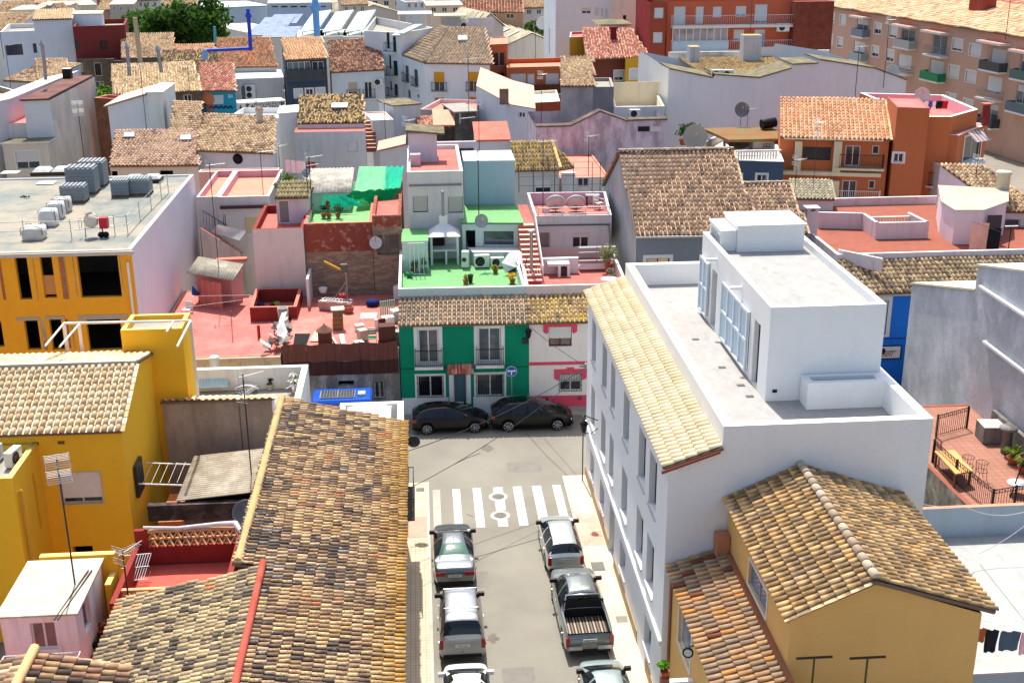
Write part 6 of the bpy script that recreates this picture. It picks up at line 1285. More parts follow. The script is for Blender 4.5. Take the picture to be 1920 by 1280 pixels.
q0,q1=a+V3((0,-.2,.25)),b+V3((0,-.2,.25));s.obox(q0-V3((0,.1,3.)),q1-q0,(0,.12,0),(0,0,3.),stucco((214,196,192),.2),stucco((210,130,108),.2));s.build('stair_parapet',h.root)
r=MB()
for k in range(14): q=a.lerp(b,k/13)+V3((0,1.1,.2));r.tube([q,q+V3((0,0,.9))],.012,BLK,4)
r.tube([a+V3((0,1.1,1.1)),b+V3((0,1.1,1.1))],.02,BLK,4);r.build('stair_railing',h.root)
sheet('awning','white canvas awning beside the outside stair',[P(408,421,6.8),P(462,433,6.6),P(449,451,6.),P(395,435,6.2)],cloth((222,224,224),.3),sag=.05,wr=.01)['group']='awnings'
s=MB();o=P(455,330,zt) if 0 else None
ANTS=[('very tall thin mast rising from the corrugated shed roof',P(411,512,5.8),6.8,.3),('thin mast on the salmon terrace beside the green bush',P(494,368,zt-.4),3.2,.2),('thin mast with side arms on the salmon terrace near the fence',P(527,350,zt+.3),2.9,.9),('short mast with two arms by the mint room corner',P(578,372,zt+1.),2.2,.5)]
for lab,o,hh,a in ANTS: antenna(lab,o,hh,a,yagi=1,mast=.025)
t=thing('shrub','green shrub growing over the edge of the salmon terrace','shrub',P(540,345,zt-.4));leafy('leaves',t,P(537,338,zt+.3),.75,420,.12,LEAF,zs=.8);s=MB();s.tube([P(540,347,zt-.5),P(537,338,zt+.3)],.04,WOOD,5);s.build('stem',t)
t=thing('shrub','low olive shrub beside the green one on the salmon terrace','shrub',P(520,350,zt-.4));leafy('leaves',t,P(521,347,zt),.4,160,.1,LEAFG,zs=.7);s=MB();s.tube([P(521,352,zt-.5),P(521,347,zt)],.03,WOOD,5);s.build('stem',t)
t=thing('laundry_line','line of pink and dark red laundry below the white tower wall','laundry',P(575,320,8.));s=MB();s.tube([P(532,298,9.1),P(598,305,9.0)],.01,BLK,4);s.build('line',t)
for px0,px1,py0,py1,c in ((534,544,299,320,(222,170,176)),(545,553,300,322,(214,190,196)),(554,566,301,322,(225,180,184)),(566,572,302,318,(226,210,212)),(573,582,303,326,(130,50,60)),(583,592,304,330,(150,60,66))): hang(px0,px1,py0,py1,cloth(c),z=9.05)
DBG=[]
VXX=[None]
def FHV(v,*a,**k):
    VXX[0]=v;h=FH(*a,**k);VXX[0]=None;return h
def FH(name,label,A,B,z,depth,wall,roof=None,wins=(),side=None,zb=None,cat='house',group=None,yy=None,slope=0):
    h=(HY(name,label,A,B,yy,depth,wall,side=side,cat=cat,group=group,vx=VXX[0],slope=slope) if yy else HF(name,label,A,B,z,depth,wall,side=side,zb=zb,cat=cat,group=group,vx=VXX[0]))
    DBG.append((name,A,round(h.pts[0][1],1),round(h.zt[0],1)))
    for wn in wins:
        e,b=wn[0],wn[1];kw=dict(kind='dark',mull=1,inset=.12,fw=.07)
        for k in wn[2:]:
            if isinstance(k,dict): kw.update(k)
            elif k=='shut': kw.update(kind='shut',shut=1.)
            elif k=='half': kw.update(shut=.6)
            elif k=='trim': kw.update(trim=FRAMEW,tw=.12)
            elif k=='rail': kw.update(_rail=1)
            else: kw['kind']=k
        r=kw.pop('_rail',None);h.win(e,b,**kw)
        if r:
            u0,z0,u1,z1=h.rect(e,b);h.balcony(e,('w',u0-.25,z0+.0,u1+.25),.45,WHITE,BLK,h=1.0,th=.1,step=.16)
    if roof:
        k=roof[0]
        if k=='flat': h.flat(*roof[1:])
        elif k=='shed': h.shed(roof[1],roof[2],over=.25,seg=3,pitch=roof[3] if len(roof)>3 else .26,row=.42)
        elif k=='gable': h.gable(roof[1],roof[2],axis=roof[3] if len(roof)>3 else 0,over=.25,seg=3,pitch=.26,row=.42)
        elif k=='slab': h.slabroof(.12,.12,roof[1])
    return h
YLW=stucco((206,158,44),.08);MRN=stucco((128,52,48),.1,(90,40,40));DBL=stucco((62,76,92),.1,(50,60,70));OBR2=stucco((190,108,66),.1,(150,84,56));RBK=brick((150,70,52),(130,80,66),4.)
STONE=oldwall((150,128,102),(104,90,74),.8,2.,1.);CRM=stucco((226,216,190),.12);TAUPE=stucco((196,160,140),.12,(150,120,105));SALW=stucco((204,140,108),.1,(170,110,90));MOSS=oldwall((142,134,104),(104,98,76),.5,1.2)
CORG=oldwall((186,178,156),(150,142,120),.5,.8)
# ---- centre: white flat house with red terrace behind the green house
h=HY('white_shutter_house','white house with two closed shutters and a red roof terrace behind the barbecue',(763,322),(868,321),73.9,9,stucco((216,212,210),.1));zt=h.zt[0]
h.win(0,(774,368,803,398),'shut',shut=1.,shm=shutter((186,182,176)),frame=DARKF);h.win(0,(840,369,870,399),'shut',shut=1.,shm=shutter((186,182,176)),frame=DARKF)
h.flat(.25,RED,WHITE,WW,.2).done();s=MB();u0,z0=h.uv(0,768,348);h.bx(s,0,.1,z0-.05,h.E[0][3]-.1,z0+.05,.003,.09,flat((120,124,128),.5));s.build('gutter',h.root)
r1=House('','',RP(h.pts[0][0]+.1,78.2,h.pts[0][0]+1.95,80.5),zt+1.6,stucco((214,204,212),.1),z0=zt-.25,parent=h,part='roof_room').done()
s=MB();q=r1.pts[0];s.obox((q[0]-.15,q[1]-.2,zt+1.75),(2.5,0,-.25),(0,1.6,.2),(0,0,.12),MOSS);s.build('slab',r1.body)
s=MB();s.box(q[0]+.1,76.9,zt-.25,q[0]+.75,77.5,zt+.5,stucco((206,180,188),.1),WHITE);s.build('chimney_block',h.root)
s=MB();a=PY(813,285,84);s.box(a.x,83.1,zt-.3,PY(892,285,84).x,83.3,zt+.15,stucco((214,186,192),.1),WHITE);s.build('parapet',h.root)
gb_=FH('glass_block_hut','white roof hut with a square glass block window and salmon sloping roof',(893,266),(955,264),0,4,stucco((216,208,210),.12),yy=90);
gb_.zt[2]+=.7;gb_.zt[3]+=.7;gb_.win(0,(912,281,937,302),'dark',pane=glass((16,18,22)),mull=3,trans=3,fw=.05,inset=.05);gb_.done();s=MB();p=[V3((*gb_.pts[i],gb_.zt[i]+.05)) for i in range(4)];s.obox(p[0]+V3((-.1,-.15,0)),(p[1]-p[0])+V3((.2,0,0)),(p[3]-p[0]),(0,0,.1),floorm((226,110,92),(232,150,130),.4));s.build('roof',gb_.root)
# yellow hip roof house and salmon terrace
h=FHV(900,'hip_roof_house','small grey house with a yellow mottled hipped tile roof',(963,319),(1048,320),0,9,stucco((196,196,192),.12),yy=87.5,wins=[(0,(1003,338,1034,362),'half')]);z=h.zt[0];h.done()
a,b=V3((*h.pts[0],z)),V3((*h.pts[1],z));up=V3((0,0,.1));rl=P(958,269,z+1.6);rr=P(1035,268,z+1.6);br=P(1076,316,z)
tiles([a+V3((-.1,-.3,.05)),b+V3((.1,-.3,.05)),rr+up,rl+up],T_LICH,h.root,pitch=.25,row=.42,seg=4);tiles([b+V3((.1,-.3,.05)),br+up*.5,rr+up],T_LICH,h.root,pitch=.25,row=.42,seg=4);ridge(rr+up*1.6,b+V3((.1,-.3,.2)),T_LICH,h.root,.12)
h=FH('salmon_terrace_house','house with salmon flat terraces beside the hipped roof',(1050,335),(1142,330),0,9,stucco((222,214,206),.1),('flat',.1,floorm((226,130,110),(232,160,140),.4),SAL,SAL,.15),[(0,(1083,330,1104,350))],yy=89.).done()
s=MB();q=PY(1065,330,88.8);s.box(q.x-.5,q.y-.4,q.z-3,q.x+.5,q.y+.19,q.z+.3,WW);s.build('chimney',h.root)
# ---- white tower house with green shutters closed (x 525-690)
h=FHV(690,'mossy_roof_house','white house with a dark mossy tile roof and a wide white skylight',(552,248),(684,246),9.2,9,WG,None,[(0,(562,264,580,284),'shut'),(0,(651,265,671,285),'shut')])
h.flat(.02,RED,RED,RED,.1);h.done();z=h.zt[0];p=h.pts
top=House('','',[(p[0][0]+.1,p[0][1]+1.6),(p[1][0]-.1,p[1][1]+1.6),(p[2][0]-.1,p[2][1]),(p[3][0]+.1,p[3][1])],[z+.35,z+.35,z+1.7,z+1.7],WG,z0=z-.01,parent=h,part='attic').done()
q=[V3((*top.pts[i],top.zt[i]+.1)) for i in range(4)];tiles(q,tilem(((3,(196,166,120)),(3,(150,126,92)),(3,(96,84,66)),(2,(206,170,110)),(1,(70,62,54))),(74,66,52),.7),h.root,pitch=.28,row=.42,seg=4)
s=MB();c=q[0].lerp(q[1],.6).lerp(q[3].lerp(q[2],.6),.5)+V3((0,0,.1));s.obox(c+V3((-.5,-.5,0)),(1.4,0,0),(0,1.2,.2),(0,0,.12),flat((222,222,220),.3));s.build('skylight',h.root)
tw2=FHV(650,'white_tower','tall plain white stair tower beside the mossy roof',(522,215),(557,212),10.3,4.,stucco((226,226,224),.04),('slab',WHITE)).done()
# ---- M6 / M7 / left mid roofs
h=FHV(574,'round_window_house','white house with one round window under a mottled tile roof',(370,283),(511,288),9.0,9.5,stucco((206,210,208),.1),('shed',1.35,T_MIX,.27));h.done()
c=PP(446,298,h.E[0][0],h.E[0][2]);s=MB();n_=h.E[0][2];s.lathe(c+n_*.01,[(.42,0),(.42,.03),(.34,.03),(.34,.012),(0,.012)],BLK,20,n_);s.build('round_window',h.root)
s=MB();q=V3((*h.pts[2],h.zt[2]+.2))+V3((-1.0,-1.5,0));s.lathe(q+V3((0,0,-.7)),[(.28,0),(.26,1.1),(.3,1.15),(.3,1.3)],stucco((200,196,186),.4),10)
for k in range(4): s.lathe(q+V3((.2*math.cos(k*1.57),.2*math.sin(k*1.57),.55)),[(.12,0),(.14,.15),(.05,.3)],T_MIX,6)
s.build('chimney',h.root)
h=FHV(420,'skylight_house','low white house with a pinkish tile roof and two roof windows',(206,312),(371,310),8.3,8,stucco((200,206,206),.1),('shed',1.35,tilem(((3,(212,182,156)),(3,(190,156,130)),(2,(204,170,140)),(2,(146,116,98)),(1,(222,202,180))),(100,84,72),.55,clump=.35),.28),[(0,(208,321,221,331),'hole'),(0,(299,320,325,329),'hole')]);h.done()
p=[V3((*h.pts[i],h.zt[i]+.12)) for i in range(4)]
for f,g in ((.1,.72),(.78,.62)):
    c=p[0].lerp(p[1],f).lerp(p[3].lerp(p[2],f),g);sl_=(p[3]-p[0]).normalized();s=MB();s.obox(c,(1.0,0,0),sl_*1.2,V3((0,0,.16)),flat((70,70,72),.5));s.obox(c+V3((.1,0,.17))+sl_*.1,(.8,0,0),sl_*1.0,V3((0,0,.02)),glass((110,130,140),.15));s.build('roof_window',h.root)
h=FH('white_shed_house','white house with a slanting salmon edged roof and a tall TV mast',(202,200),(276,178),9.6,7,stucco((216,220,226),.06),None,yy=110.,slope=1);h.done()
p=[V3((*h.pts[i],h.zt[i]+.05)) for i in range(4)];s=MB();s.obox(p[0]+V3((-.3,-.2,-.05)),(p[1]-p[0])*1.05,(p[3]-p[0]),(0,0,.1),floorm((226,196,168),(206,170,140),.5));s.build('roof',h.root)
h=FH('white_side_tower','narrow white wall tower with rounded top beside the slanting roof',(276,178),(303,172),9.9,6,WHITE,('slab',WHITE),yy=109.8).done()
antenna('tall mast with a long horizontal aerial before the white side tower',PY(277,262,109.2),6.5,math.pi*.98,yagi=1,mast=.03,boom=1.6)
h=FHV(500,'tan_roof_house','house with a yellowed tile roof behind the round window house',(318,256),(372,258),9.0,8,STONE,('shed',1.7,T_MIX,.27)).done()
h=FH('ochre_terrace_house','small white terrace house with an ochre parapet between tile roofs',(424,222),(530,222),9.5,6,WW,('flat',.5,WHITE,WHITE,WW,.15)).done()
h=FH('raw_brick_house','house with bare brick side wall and red terrace behind the white tower',(305,190),(330,184),9.5,8,brick((170,110,80),(150,120,100),3.),('flat',.3,RED,SAL,RED,.2)).done()
# L4 long roof + mural
h=FHV(230,'long_tan_roof_house','long stone house with a wide pale tan tile roof',(212,178),(375,171),9.4,9,STONE,('shed',1.9,tilem(((4,(214,184,140)),(3,(196,164,122)),(2,(226,200,160)),(1,(160,130,96))),(130,110,80),.5),.27),[(0,(344,178,361,200),'dark')]);h.done()
h=FHV(400,'mural_house','house with a bright turquoise mural wall under a reddish tile roof',(375,171),(441,171),9.3,8.5,stucco((40,150,180),.1,(30,110,140)),('shed',1.8,T_RED,.27));h.done()
s=MB();E0=h.E[0]
def mp(px,py,d=.02): q=PP(px,py,E0[0],E0[2]);return q+E0[2]*d
s.face([mp(400,196),mp(419,195),mp(419,178),mp(400,179)],flat((190,205,205),.7));c=mp(389,186,.03);s.lathe(c,[(.75,0),(.7,.02),(0,.03)],flat((190,120,80),.8),16,E0[2])
for k in range(6): s.tube([c+V3((-.3+.12*k,-.03,-.5)),c+V3((-.6+.3*k,-.03,-1.2)),c+V3((-.2+.3*k,-.03,-1.7-.1*(k%2))),c+V3((.2+.3*k,-.03,-1.5))],.07,flat((160,100,84),.8),4)
for k in range(5): s.tube([mp(392+9*k,203,.02),mp(397+9*k,199,.02),mp(400+9*k,203,.02)],.1,flat((30,60,90),.8),4)
for k in range(4): s.face([mp(428+2.2*k,184),mp(429.6+2.2*k,184),mp(429.2+2.2*k,177),mp(428+2.2*k,177)],flat((170,215,225),.7))
s.build('mural',h.root)
h=FH('lettered_wall_house','low white wall with black lettering and plant drawings beside the mural',(441,196),(533,190),7.9,2,WHITE,('slab',WHITE));h.done();E0=h.E[0];wl=h.body
for tx,px,py in (('Rumanluvia',505,197),('de Java',505,204)):
    q=PP(px,py,E0[0],E0[2])+E0[2]*.02;text(tx,.72,q,(math.pi/2,0,math.atan2(E0[1].y,E0[1].x)),flat((26,28,30),.8),h.root,shear=.3)
s=MB();c=[mp(462,197),mp(472,202),mp(527,194),mp(450,203)]
for q in c:
    for k in range(5): a=k*1.257;s.face([q,q+V3((.18*math.cos(a-.5),0,.18*math.sin(a-.5))),q+V3((.4*math.cos(a),0,.4*math.sin(a))),q+V3((.18*math.cos(a+.5),0,.18*math.sin(a+.5)))],flat((50,52,54),.8))
s.build('plant_drawing',h.root)
h=FHV(420,'flat_white_roof_house','pale house with a white flat roof and a twin fan air conditioner',(433,150),(530,147),9.6,7,stucco((206,200,198),.12),('slab',WHITE),[(0,(450,161,462,188),'door',dict(pane=flat((130,126,126),.6)))]);h.done()
E0=h.E[0];q=PP(471,186,E0[0],E0[2])+E0[2]*.3;ac_unit('tall twin fan air conditioner on the wall of the white flat roof house',q,0,1.1,1.5,.4,fans=2)
h=FHV(420,'dark_blue_house','dark slate blue house with a glazed balcony under an orange tile roof',(535,113),(612,110),12.0,7,DBL,('shed',1.5,tilem(((4,(220,172,126)),(3,(206,150,104)),(2,(226,190,150))),(150,110,80),.4),.27),[(0,(538,117,583,136),'dark',dict(mull=3,pane=glass((50,60,62)))),(0,(585,116,608,136),'dark'),(0,(552,168,567,183),'shut','trim'),(0,(573,167,588,186),'dark','trim'),(0,(593,166,609,181),'shut','trim')]);
h.balcony(0,(535,150,613,149),.5,DBL,stucco((70,72,74),.1),style='solid',h=1.05,th=.2);h.done()
h=FHV(534,'two_window_house','white house with two balcony doors under a dark red tile roof',(621,136),(720,131),10.4,9,stucco((216,222,222),.05),('shed',2.4,tilem(((3,(170,120,92)),(3,(140,96,78)),(2,(196,150,120)),(2,(100,76,66))),(80,66,58),.6),.28),[(0,(653,155,671,185),'half',dict(shm=SHB),'rail'),(0,(683,154,699,184),'dark','rail')]);h.done()
E0=h.E[0];ac_unit('white air conditioner on the wall beside the two balcony doors',PP(709,161,E0[0],E0[2])+E0[2]*.25,0,.95,.75,.35)
# white corner building
h=FHV(876,'corner_building','large white corner building with a hipped brown tile roof and iron balconies',(796,120),(918,122),11.5,15,stucco((220,226,226),.05),None,[(0,(813,135,834,172),dict(shut=.55,shm=flat((206,150,30),.7)),'rail'),(0,(878,135,898,172),dict(shut=.5,shm=flat((206,150,30),.7)),'rail'),(0,(814,182,834,200),dict(pane=flat((176,130,100),.7))),(0,(880,182,898,190),dict(shut=.5,shm=flat((206,150,30),.7)))],cat='building')
A=V3((*h.pts[0],0));B=V3((*h.pts[1],0));z=11.5
h.done();W1=P(753,105,z);W2=P(728,98,z);
wb=House('','',[(W1.x,W1.y),(A.x,A.y),(h.pts[3][0],h.pts[3][1]),(W1.x+2,h.pts[3][1])],11.5,stucco((220,226,226),.05),parent=h,part='side_wing')
for b in ((759,122,767,156),(776,129,784,164),(764,168,770,185),(782,176,786,185)): wb.win(0,b,'dark',frame=DARKF,mull=0)
wb.done();s=MB()
for b in ((757,122,769,157),(774,129,786,165)):
    u0,z0,u1,z1=wb.rect(0,b);wb.balcony(0,('w',u0,z0,u1),.35,WHITE,BLK,h=1.,th=.1,step=.2)
up=V3((0,0,.12));RA=P(841,54,z+2.6);RB=P(908,55,z+2.6);RC=P(826,50,z+2.6)
tiles([A+V3((0,-.3,z))+up,B+V3((.3,-.3,z))+up,RB+up,RA+up],T_GRY,h.root,pitch=.3,row=.45,seg=4)
tiles([W1+up,A+V3((0,-.3,z))+up,RA+up,RC+up],T_GRY,h.root,pitch=.3,row=.45,seg=4);ridge(A+V3((0,-.2,z))+up*1.8,RA+up*1.8,T_GRY,h.root,.18)
c=(A+V3((0,0,z))).lerp(RB,.55)+V3((0,0,.35));s=MB();s.obox(c,(1.,0,0),(0,1.,.35),(0,0,.15),flat((200,215,220),.2));s.build('roof_window',h.root);s=MB();s.obox(c+V3((-7.3,2.4,.35)),(.9,0.,0),(2.6,2.6,.9),(0,0,.15),flat((200,210,215),.3));s.build('roof_window',h.root)
bk=House('','',[(W2.x-2.6,W2.y-1.),(W1.x,W1.y),(P(812,52,14).x,P(812,52,14).y),(P(704,32,14).x,P(704,32,14).y)],14.,stucco((224,230,230),.04),parent=h,part='rear_wing')
for b in ((724,57,731,92),(736,67,743,98),(729,104,734,130),(737,114,746,142),(731,152,735,170),(739,158,746,180)): bk.win(0,b,'dark',frame=DARKF,mull=0)
bk.flat(.9,CONC,WHITE,WHITE,.25).done()
for b in ((723,57,744,98),(726,104,747,143),(728,152,748,182)):
    u0,z0,u1,z1=bk.rect(0,b);bk.balcony(0,('w',max(u0,.1),z0,u1),.6,WHITE,BLK,h=1.,th=.15,step=.2)
t=thing('pergola','white roof pergola with fabric screens on the white corner building','pergola',P(790,30,13.1));o=V3((PY(762,40,146).x,146,13.1));s=MB();s.box(o.x-1,o.y,15.3,o.x+3,o.y+4,15.4,FRAMEW);s.build('roof',t);s=MB()
for x in (-.9,2.9): s.box(o.x+x,o.y+.1,13.1,o.x+x+.12,o.y+.22,15.29,FRAMEW)
s.build('post',t);s=MB();s.box(o.x+4.0,o.y-.3,13.1,o.x+6.3,o.y-.2,15.,cloth((222,222,222)));s.box(o.x+7.2,o.y-.6,13.1,o.x+10.2,o.y-.5,14.9,cloth((222,222,222)));s.build('screen',t);s=MB();s.box(o.x+3.2,o.y-1,15.1,o.x+7,o.y+3,15.2,cloth((214,206,180)));s.build('awning',t)
for k,px in enumerate((836,848,860,872)): ac_unit(('air conditioner behind the ridge of the hipped roof, nearest the fabric screens','second air conditioner behind the ridge of the hipped roof','third air conditioner behind the ridge of the hipped roof','last air conditioner behind the ridge of the hipped roof')[k],P(px,50,13.9)+V3((0,1.5,-.6)),0,1.,1.,.4)
# roofs between corner building and mossy roof
h=FH('felt_roof_hut','white hut with a sloping grey felt roof behind the white tower house',(737,200),(788,196),9.2,4,stucco((214,216,220),.08),('slab',MOSS)).done()
h=FH('pink_terrace_wall','long pink railing terrace in front of the white corner building',(788,205),(893,208),8.3,7,stucco((206,186,186),.2),('flat',.4,SAL,stucco((206,170,166),.2),LAV,.2)).done()
h=FH('grey_block_house','dark grey stained wall between the terraces and the tall white house',(853,212),(893,210),9.0,5,oldwall((120,114,108),(84,80,76),.6,1.,1.),('slab',CONC)).done()
h=FH('salmon_sheet_house','low dark house with a salmon sheet roof',(790,243),(856,240),7.4,4,oldwall((110,100,92),(80,74,68),.6,1.),('shed',.5,T_RED)).done()
s=MB();a,b=P(812,236,8.),P(853,236,8.);s.obox(a,b-a,(0,3.2,.9),(0,0,.08),floorm((228,160,130),(232,180,156),.4));s.build('sheet_roof',h.root)
h=FH('red_step_terrace','white terrace house with terracotta steps beside the mossy roof',(698,226),(738,224),8.6,5,WG,('flat',.1,floorm((230,200,180),(222,180,160),.5),WHITE,SAL,.15)).done()
s=MB();o=P(692,275,6.5)
for k in range(8): s.box(o.x-.4,o.y+.4*k,6,o.x+.6,o.y+.4*k+.4,6.4+.28*k,TERR,stucco((226,190,170),.1))
s.build('steps',h.root)
h=FH('salmon_hip_house','white hut with a salmon sloping roof beside the steps',(712,284),(763,272),8.4,4,stucco((208,204,206),.1),None,yy=95.,slope=1);h.done();p=[V3((*h.pts[i],h.zt[i]+.05)) for i in range(4)];s=MB();s.obox(p[0]+V3((-.2,-.2,0)),(p[1]-p[0])*1.05,p[3]-p[0],(0,0,.08),floorm((228,160,140),(232,180,160),.4));s.build('roof',h.root)
# tall white gable with salmon roof (893-1005)
h=FH('salmon_roof_house','tall white walled house with a long salmon sloping roof',(893,172),(958,193),10.4,9,stucco((208,210,218),.06),None,[(0,(972,210,983,222))],side=(.1,1));a=h.pts;h.zt=[10.9,10.2,10.2,10.9];h.done()
b=P(1004,205,10.0);e2=House('','',[a[1],(b.x,b.y),(b.x+.6,b.y+8),a[2]],[10.2,10.,10.,10.2],stucco((206,204,212),.08),parent=h,part='end_wall');e2.win(0,(972,210,984,221),'dark',pane=glass((40,40,40)));e2.done()
s=MB();z=.06;s.face([(*a[0],10.9+z),(*a[1],10.2+z),(*a[2],11.2),(*a[3],11.6)],floorm((230,178,150),(232,190,166),.4));s.face([(*a[1],10.2+z),(b.x,b.y,10.+z),(b.x+.6,b.y+8,11.0),(*a[2],11.2)],floorm((230,178,150),(232,190,166),.4));s.build('roof',h.root)
s=MB();q=P(945,183,10.8);s.box(q.x-.4,q.y-.3,10.2,q.x+.4,q.y+.3,11.6,brick((130,90,74)));s.build('chimney',h.root)
# purple stained gable + grey house + cream terrace
PUR=oldwall((226,208,216),(176,156,164),.25,1.1,.4)
def profile(name,label,tops,y,depth,wall,roofm,z0=0,cat='house',rd=None):
    """party wall: front polygon follows the pixel profile at distance y and is extruded back"""
    q=[PY(px,py,y) for px,py in tops];c=V3((q[0].x,y,z0));r=thing(name,label,cat,c);s=MB();f=[V3((q[0].x,y,z0)),V3((q[-1].x,y,z0))]+q[::-1];s.face(f,wall);k=V3((0,depth,0))
    s.face([f[0],q[0],q[0]+k,f[0]+k][::1],wall);s.face([f[1]+k,q[-1]+k,q[-1],f[1]],wall);s.face([p+k for p in f][::-1],wall);s.build('wall',r)
    s=MB();up=V3((0,-.08,.06))
    for a,b in zip(q,q[1:]):
        if abs(b.x-a.x)>.25: s.obox(a+up-V3((0,0,.1)),b-a,V3((0,rd or depth,0)),(0,0,.12),roofm)
    s.build('roof',r);return r,q
r,q=profile('stained_gable_house','pink gabled party wall with purple grey stains',[(1005,238),(1051,237),(1071,236),(1125,209),(1178,228),(1179,226),(1251,224)],99.,8,PUR,oldwall((120,104,92),(84,74,66),.5,1.),rd=1.2)
s=MB();a,b=PY(1196,247,98.98),PY(1218,237,98.98);s.face([a,(b.x,a.y,a.z),b,(a.x,a.y,b.z)],flat((20,22,24),.6));a,b=PY(1219,247,98.97),PY(1240,237,98.97);s.face([a,(b.x,a.y,a.z),b,(a.x,a.y,b.z)],flat((215,210,200),.7));s.build('window',r)
h=FHV(1052,'grey_cube_house','grey rendered house with a small tiled roof and a stained side',(1052,161),(1112,162),12.6,6,oldwall((190,184,182),(150,146,146),.4,.6,.4),('shed',1.7,T_MIX,.3),yy=104.5);h.done()
h=FHV(1052,'grey_cube_annex','grey stained flat walled annex beside the small tiled roof',(1112,162),(1151,164),12.5,6,oldwall((160,158,158),(126,126,128),.5,.5,.4),('flat',.3,CONC,CONC,CONC,.2),yy=104.5).done()
h=FHV(1052,'cream_terrace_house','cream terrace with two chairs between grey house and white wall',(1151,200),(1246,200),11.0,7,stucco((196,206,208),.1),('flat',.9,CRM,CRM,CRM,.2),yy=104.).done();zt=h.zt[0]
s=MB();h.bx(s,2,.02,zt-.95,h.E[2][3]-.02,zt+1.2,-.25,-.19,CRM);s.build('back_wall',h.root)
for k,px in enumerate((1195,1215)):
    o=P(px,199,zt-.9)+V3((0,2.5,0));t=thing('lounge_chair',('dark slung chair on the cream terrace, nearer the grey house','dark slung chair on the cream terrace, nearer the white wall')[k],'chair',o,'dark chairs on the cream terrace');s=MB();s.box(o.x-.35,o.y-.3,o.z+.35,o.x+.35,o.y+.35,o.z+.42,FRAMEW);s.build('seat',t);s=MB();s.obox(o+V3((-.4,.3,.4)),(.8,0,0),(0,.05,0),(0,.25,.8),DARKF);s.build('backrest',t)
    for x in (-.33,.28):
        for y in (-.28,.3): s=MB();s.box(o.x+x,o.y+y,o.z,o.x+x+.05,o.y+y+.05,o.z+.34,FRAMEW);s.build('leg',t)
s=MB();o=P(1158,199,zt-.9)+V3((0,2.5,0));s.box(o.x-.6,o.y-.3,o.z+.65,o.x+.7,o.y+.4,o.z+.72,WOOD)
for x in (-.55,.6):
    for y in (-.25,.3): s.box(o.x+x,o.y+y,o.z,o.x+x+.07,o.y+y+.07,o.z+.649,WOOD)
single(s,'wooden_table','brown wooden table on the cream terrace','table')
ac_unit('air conditioner on the parapet wall below the cream terrace',PY(1190,222,103.6),0,.9,.7,.35)
# big white wall building
r,q=profile('white_party_wall_building','very wide building with a huge blank white party wall',[(1254,129),(1337,146),(1341,140),(1424,146),(1484,128),(1486,121),(1534,119),(1536,112),(1640,128),(1700,150)],107.,14,stucco((224,224,226),.1,(180,180,184)),MOSS,cat='building',rd=4.5)
a=PY(1254,129,107);s=MB();s.face([(a.x,107,0),(a.x,107,a.z),(a.x-.2,121,a.z-.2),(a.x-.2,121,0)][::-1],WHITE);s.build('side_wall',r)
zt=13.0;b0,b1=PY(1262,108,122),PY(1480,108,122);tiles([V3((b0.x+.5,108.5,12.3)),V3((b1.x-2,108.5,12.3)),V3((b1.x-2,121.5,12.7)),V3((b0.x+.5,121.5,12.7))],tilem(((3,(170,144,104)),(3,(150,126,92)),(2,(186,156,104))),(110,96,66),.5),r,pitch=.35,row=.5,seg=3)
s=MB();s.box(b0.x-.5,121.6,zt-2,b1.x+4,121.9,zt+.25,stucco((210,210,204),.4));s.build('parapet',r)
for px,w_,h_ in ((1300,.5,1.1),(1407,.9,2.1)):
    s=MB();c=PY(px,105,119.);s.box(c.x-w_,118.4,zt-.5,c.x+w_,119.8,zt+h_,stucco((200,200,204),.3),T_LICH);s.build('chimney',r)
s=MB();s.box(q[2].x,107.3,zt-1.6,q[3].x,112,zt-1.5,WHITE);s.build('roof_well',r)
for k,px in enumerate((1344,1364)): ac_unit(('air conditioner in the roof well of the white wall building, nearer its tall left gable','air conditioner in the roof well of the white wall building, nearer its low tiled gable')[k],PY(px,143,108.3)+V3((0,0,-.35)),0,1.,.85,.35)
# terrace in front of the white wall + dark blue house + rust roof
h=FH('slate_blue_house','slate blue house with a white pierced parapet on its roof',(1366,301),(1470,303),9.6,12,stucco((72,88,108),.08,(60,70,84)),('flat',.5,floorm((222,206,186),(200,180,160),.4),WHITE,WHITE,.2),[(0,(1372,327,1389,347),'dark','trim'),(0,(1419,327,1437,347),'dark','trim')]);h.done();zt=h.zt[0];p=h.pts
s=MB();n=18
for k in range(n): x=p[0][0]+.1+(p[1][0]-p[0][0]-.3)*k/n;s.box(x,p[0][1]+.02,zt+.004,x+.1,p[0][1]+.14,zt+.6,WHITE)
s.box(p[0][0],p[0][1],zt+.604,p[1][0],p[0][1]+.18,zt+.7,WHITE);s.box(p[0][0],p[0][1]+.03,zt+.28,p[1][0],p[0][1]+.12,zt+.34,WHITE);s.build('pierced_parapet',h.root)
h2=FH('sandy_terrace_house','house with a sandy roof terrace full of potted plants below the white wall',(1272,290),(1366,298),9.2,11,WW,('flat',.6,floorm((226,206,180),(206,180,150),.5),WHITE,WHITE,.2)).done();z2=h2.zt[0]
hu=FH('rust_roof_hut','white hut under a flat rusty brown roof slab',(1413,262),(1470,262),11.5,5,WW,None,[(0,(1430,268,1446,283),dict(mull=2,trans=2,pane=glass((70,76,78))))],yy=92.);hu.done();z3=hu.zt[0];s=MB();pp=hu.pts;s.prism([(pp[0][0]-2.2,pp[0][1]-.9),(pp[1][0]+.3,pp[1][1]-.9),(pp[2][0]+.3,pp[2][1]-.5),(pp[3][0]-3.,pp[3][1]-.5)],z3+.01,z3+.22,oldwall((150,86,44),(120,110,70),.5,.8));s.build('roof',hu.root)
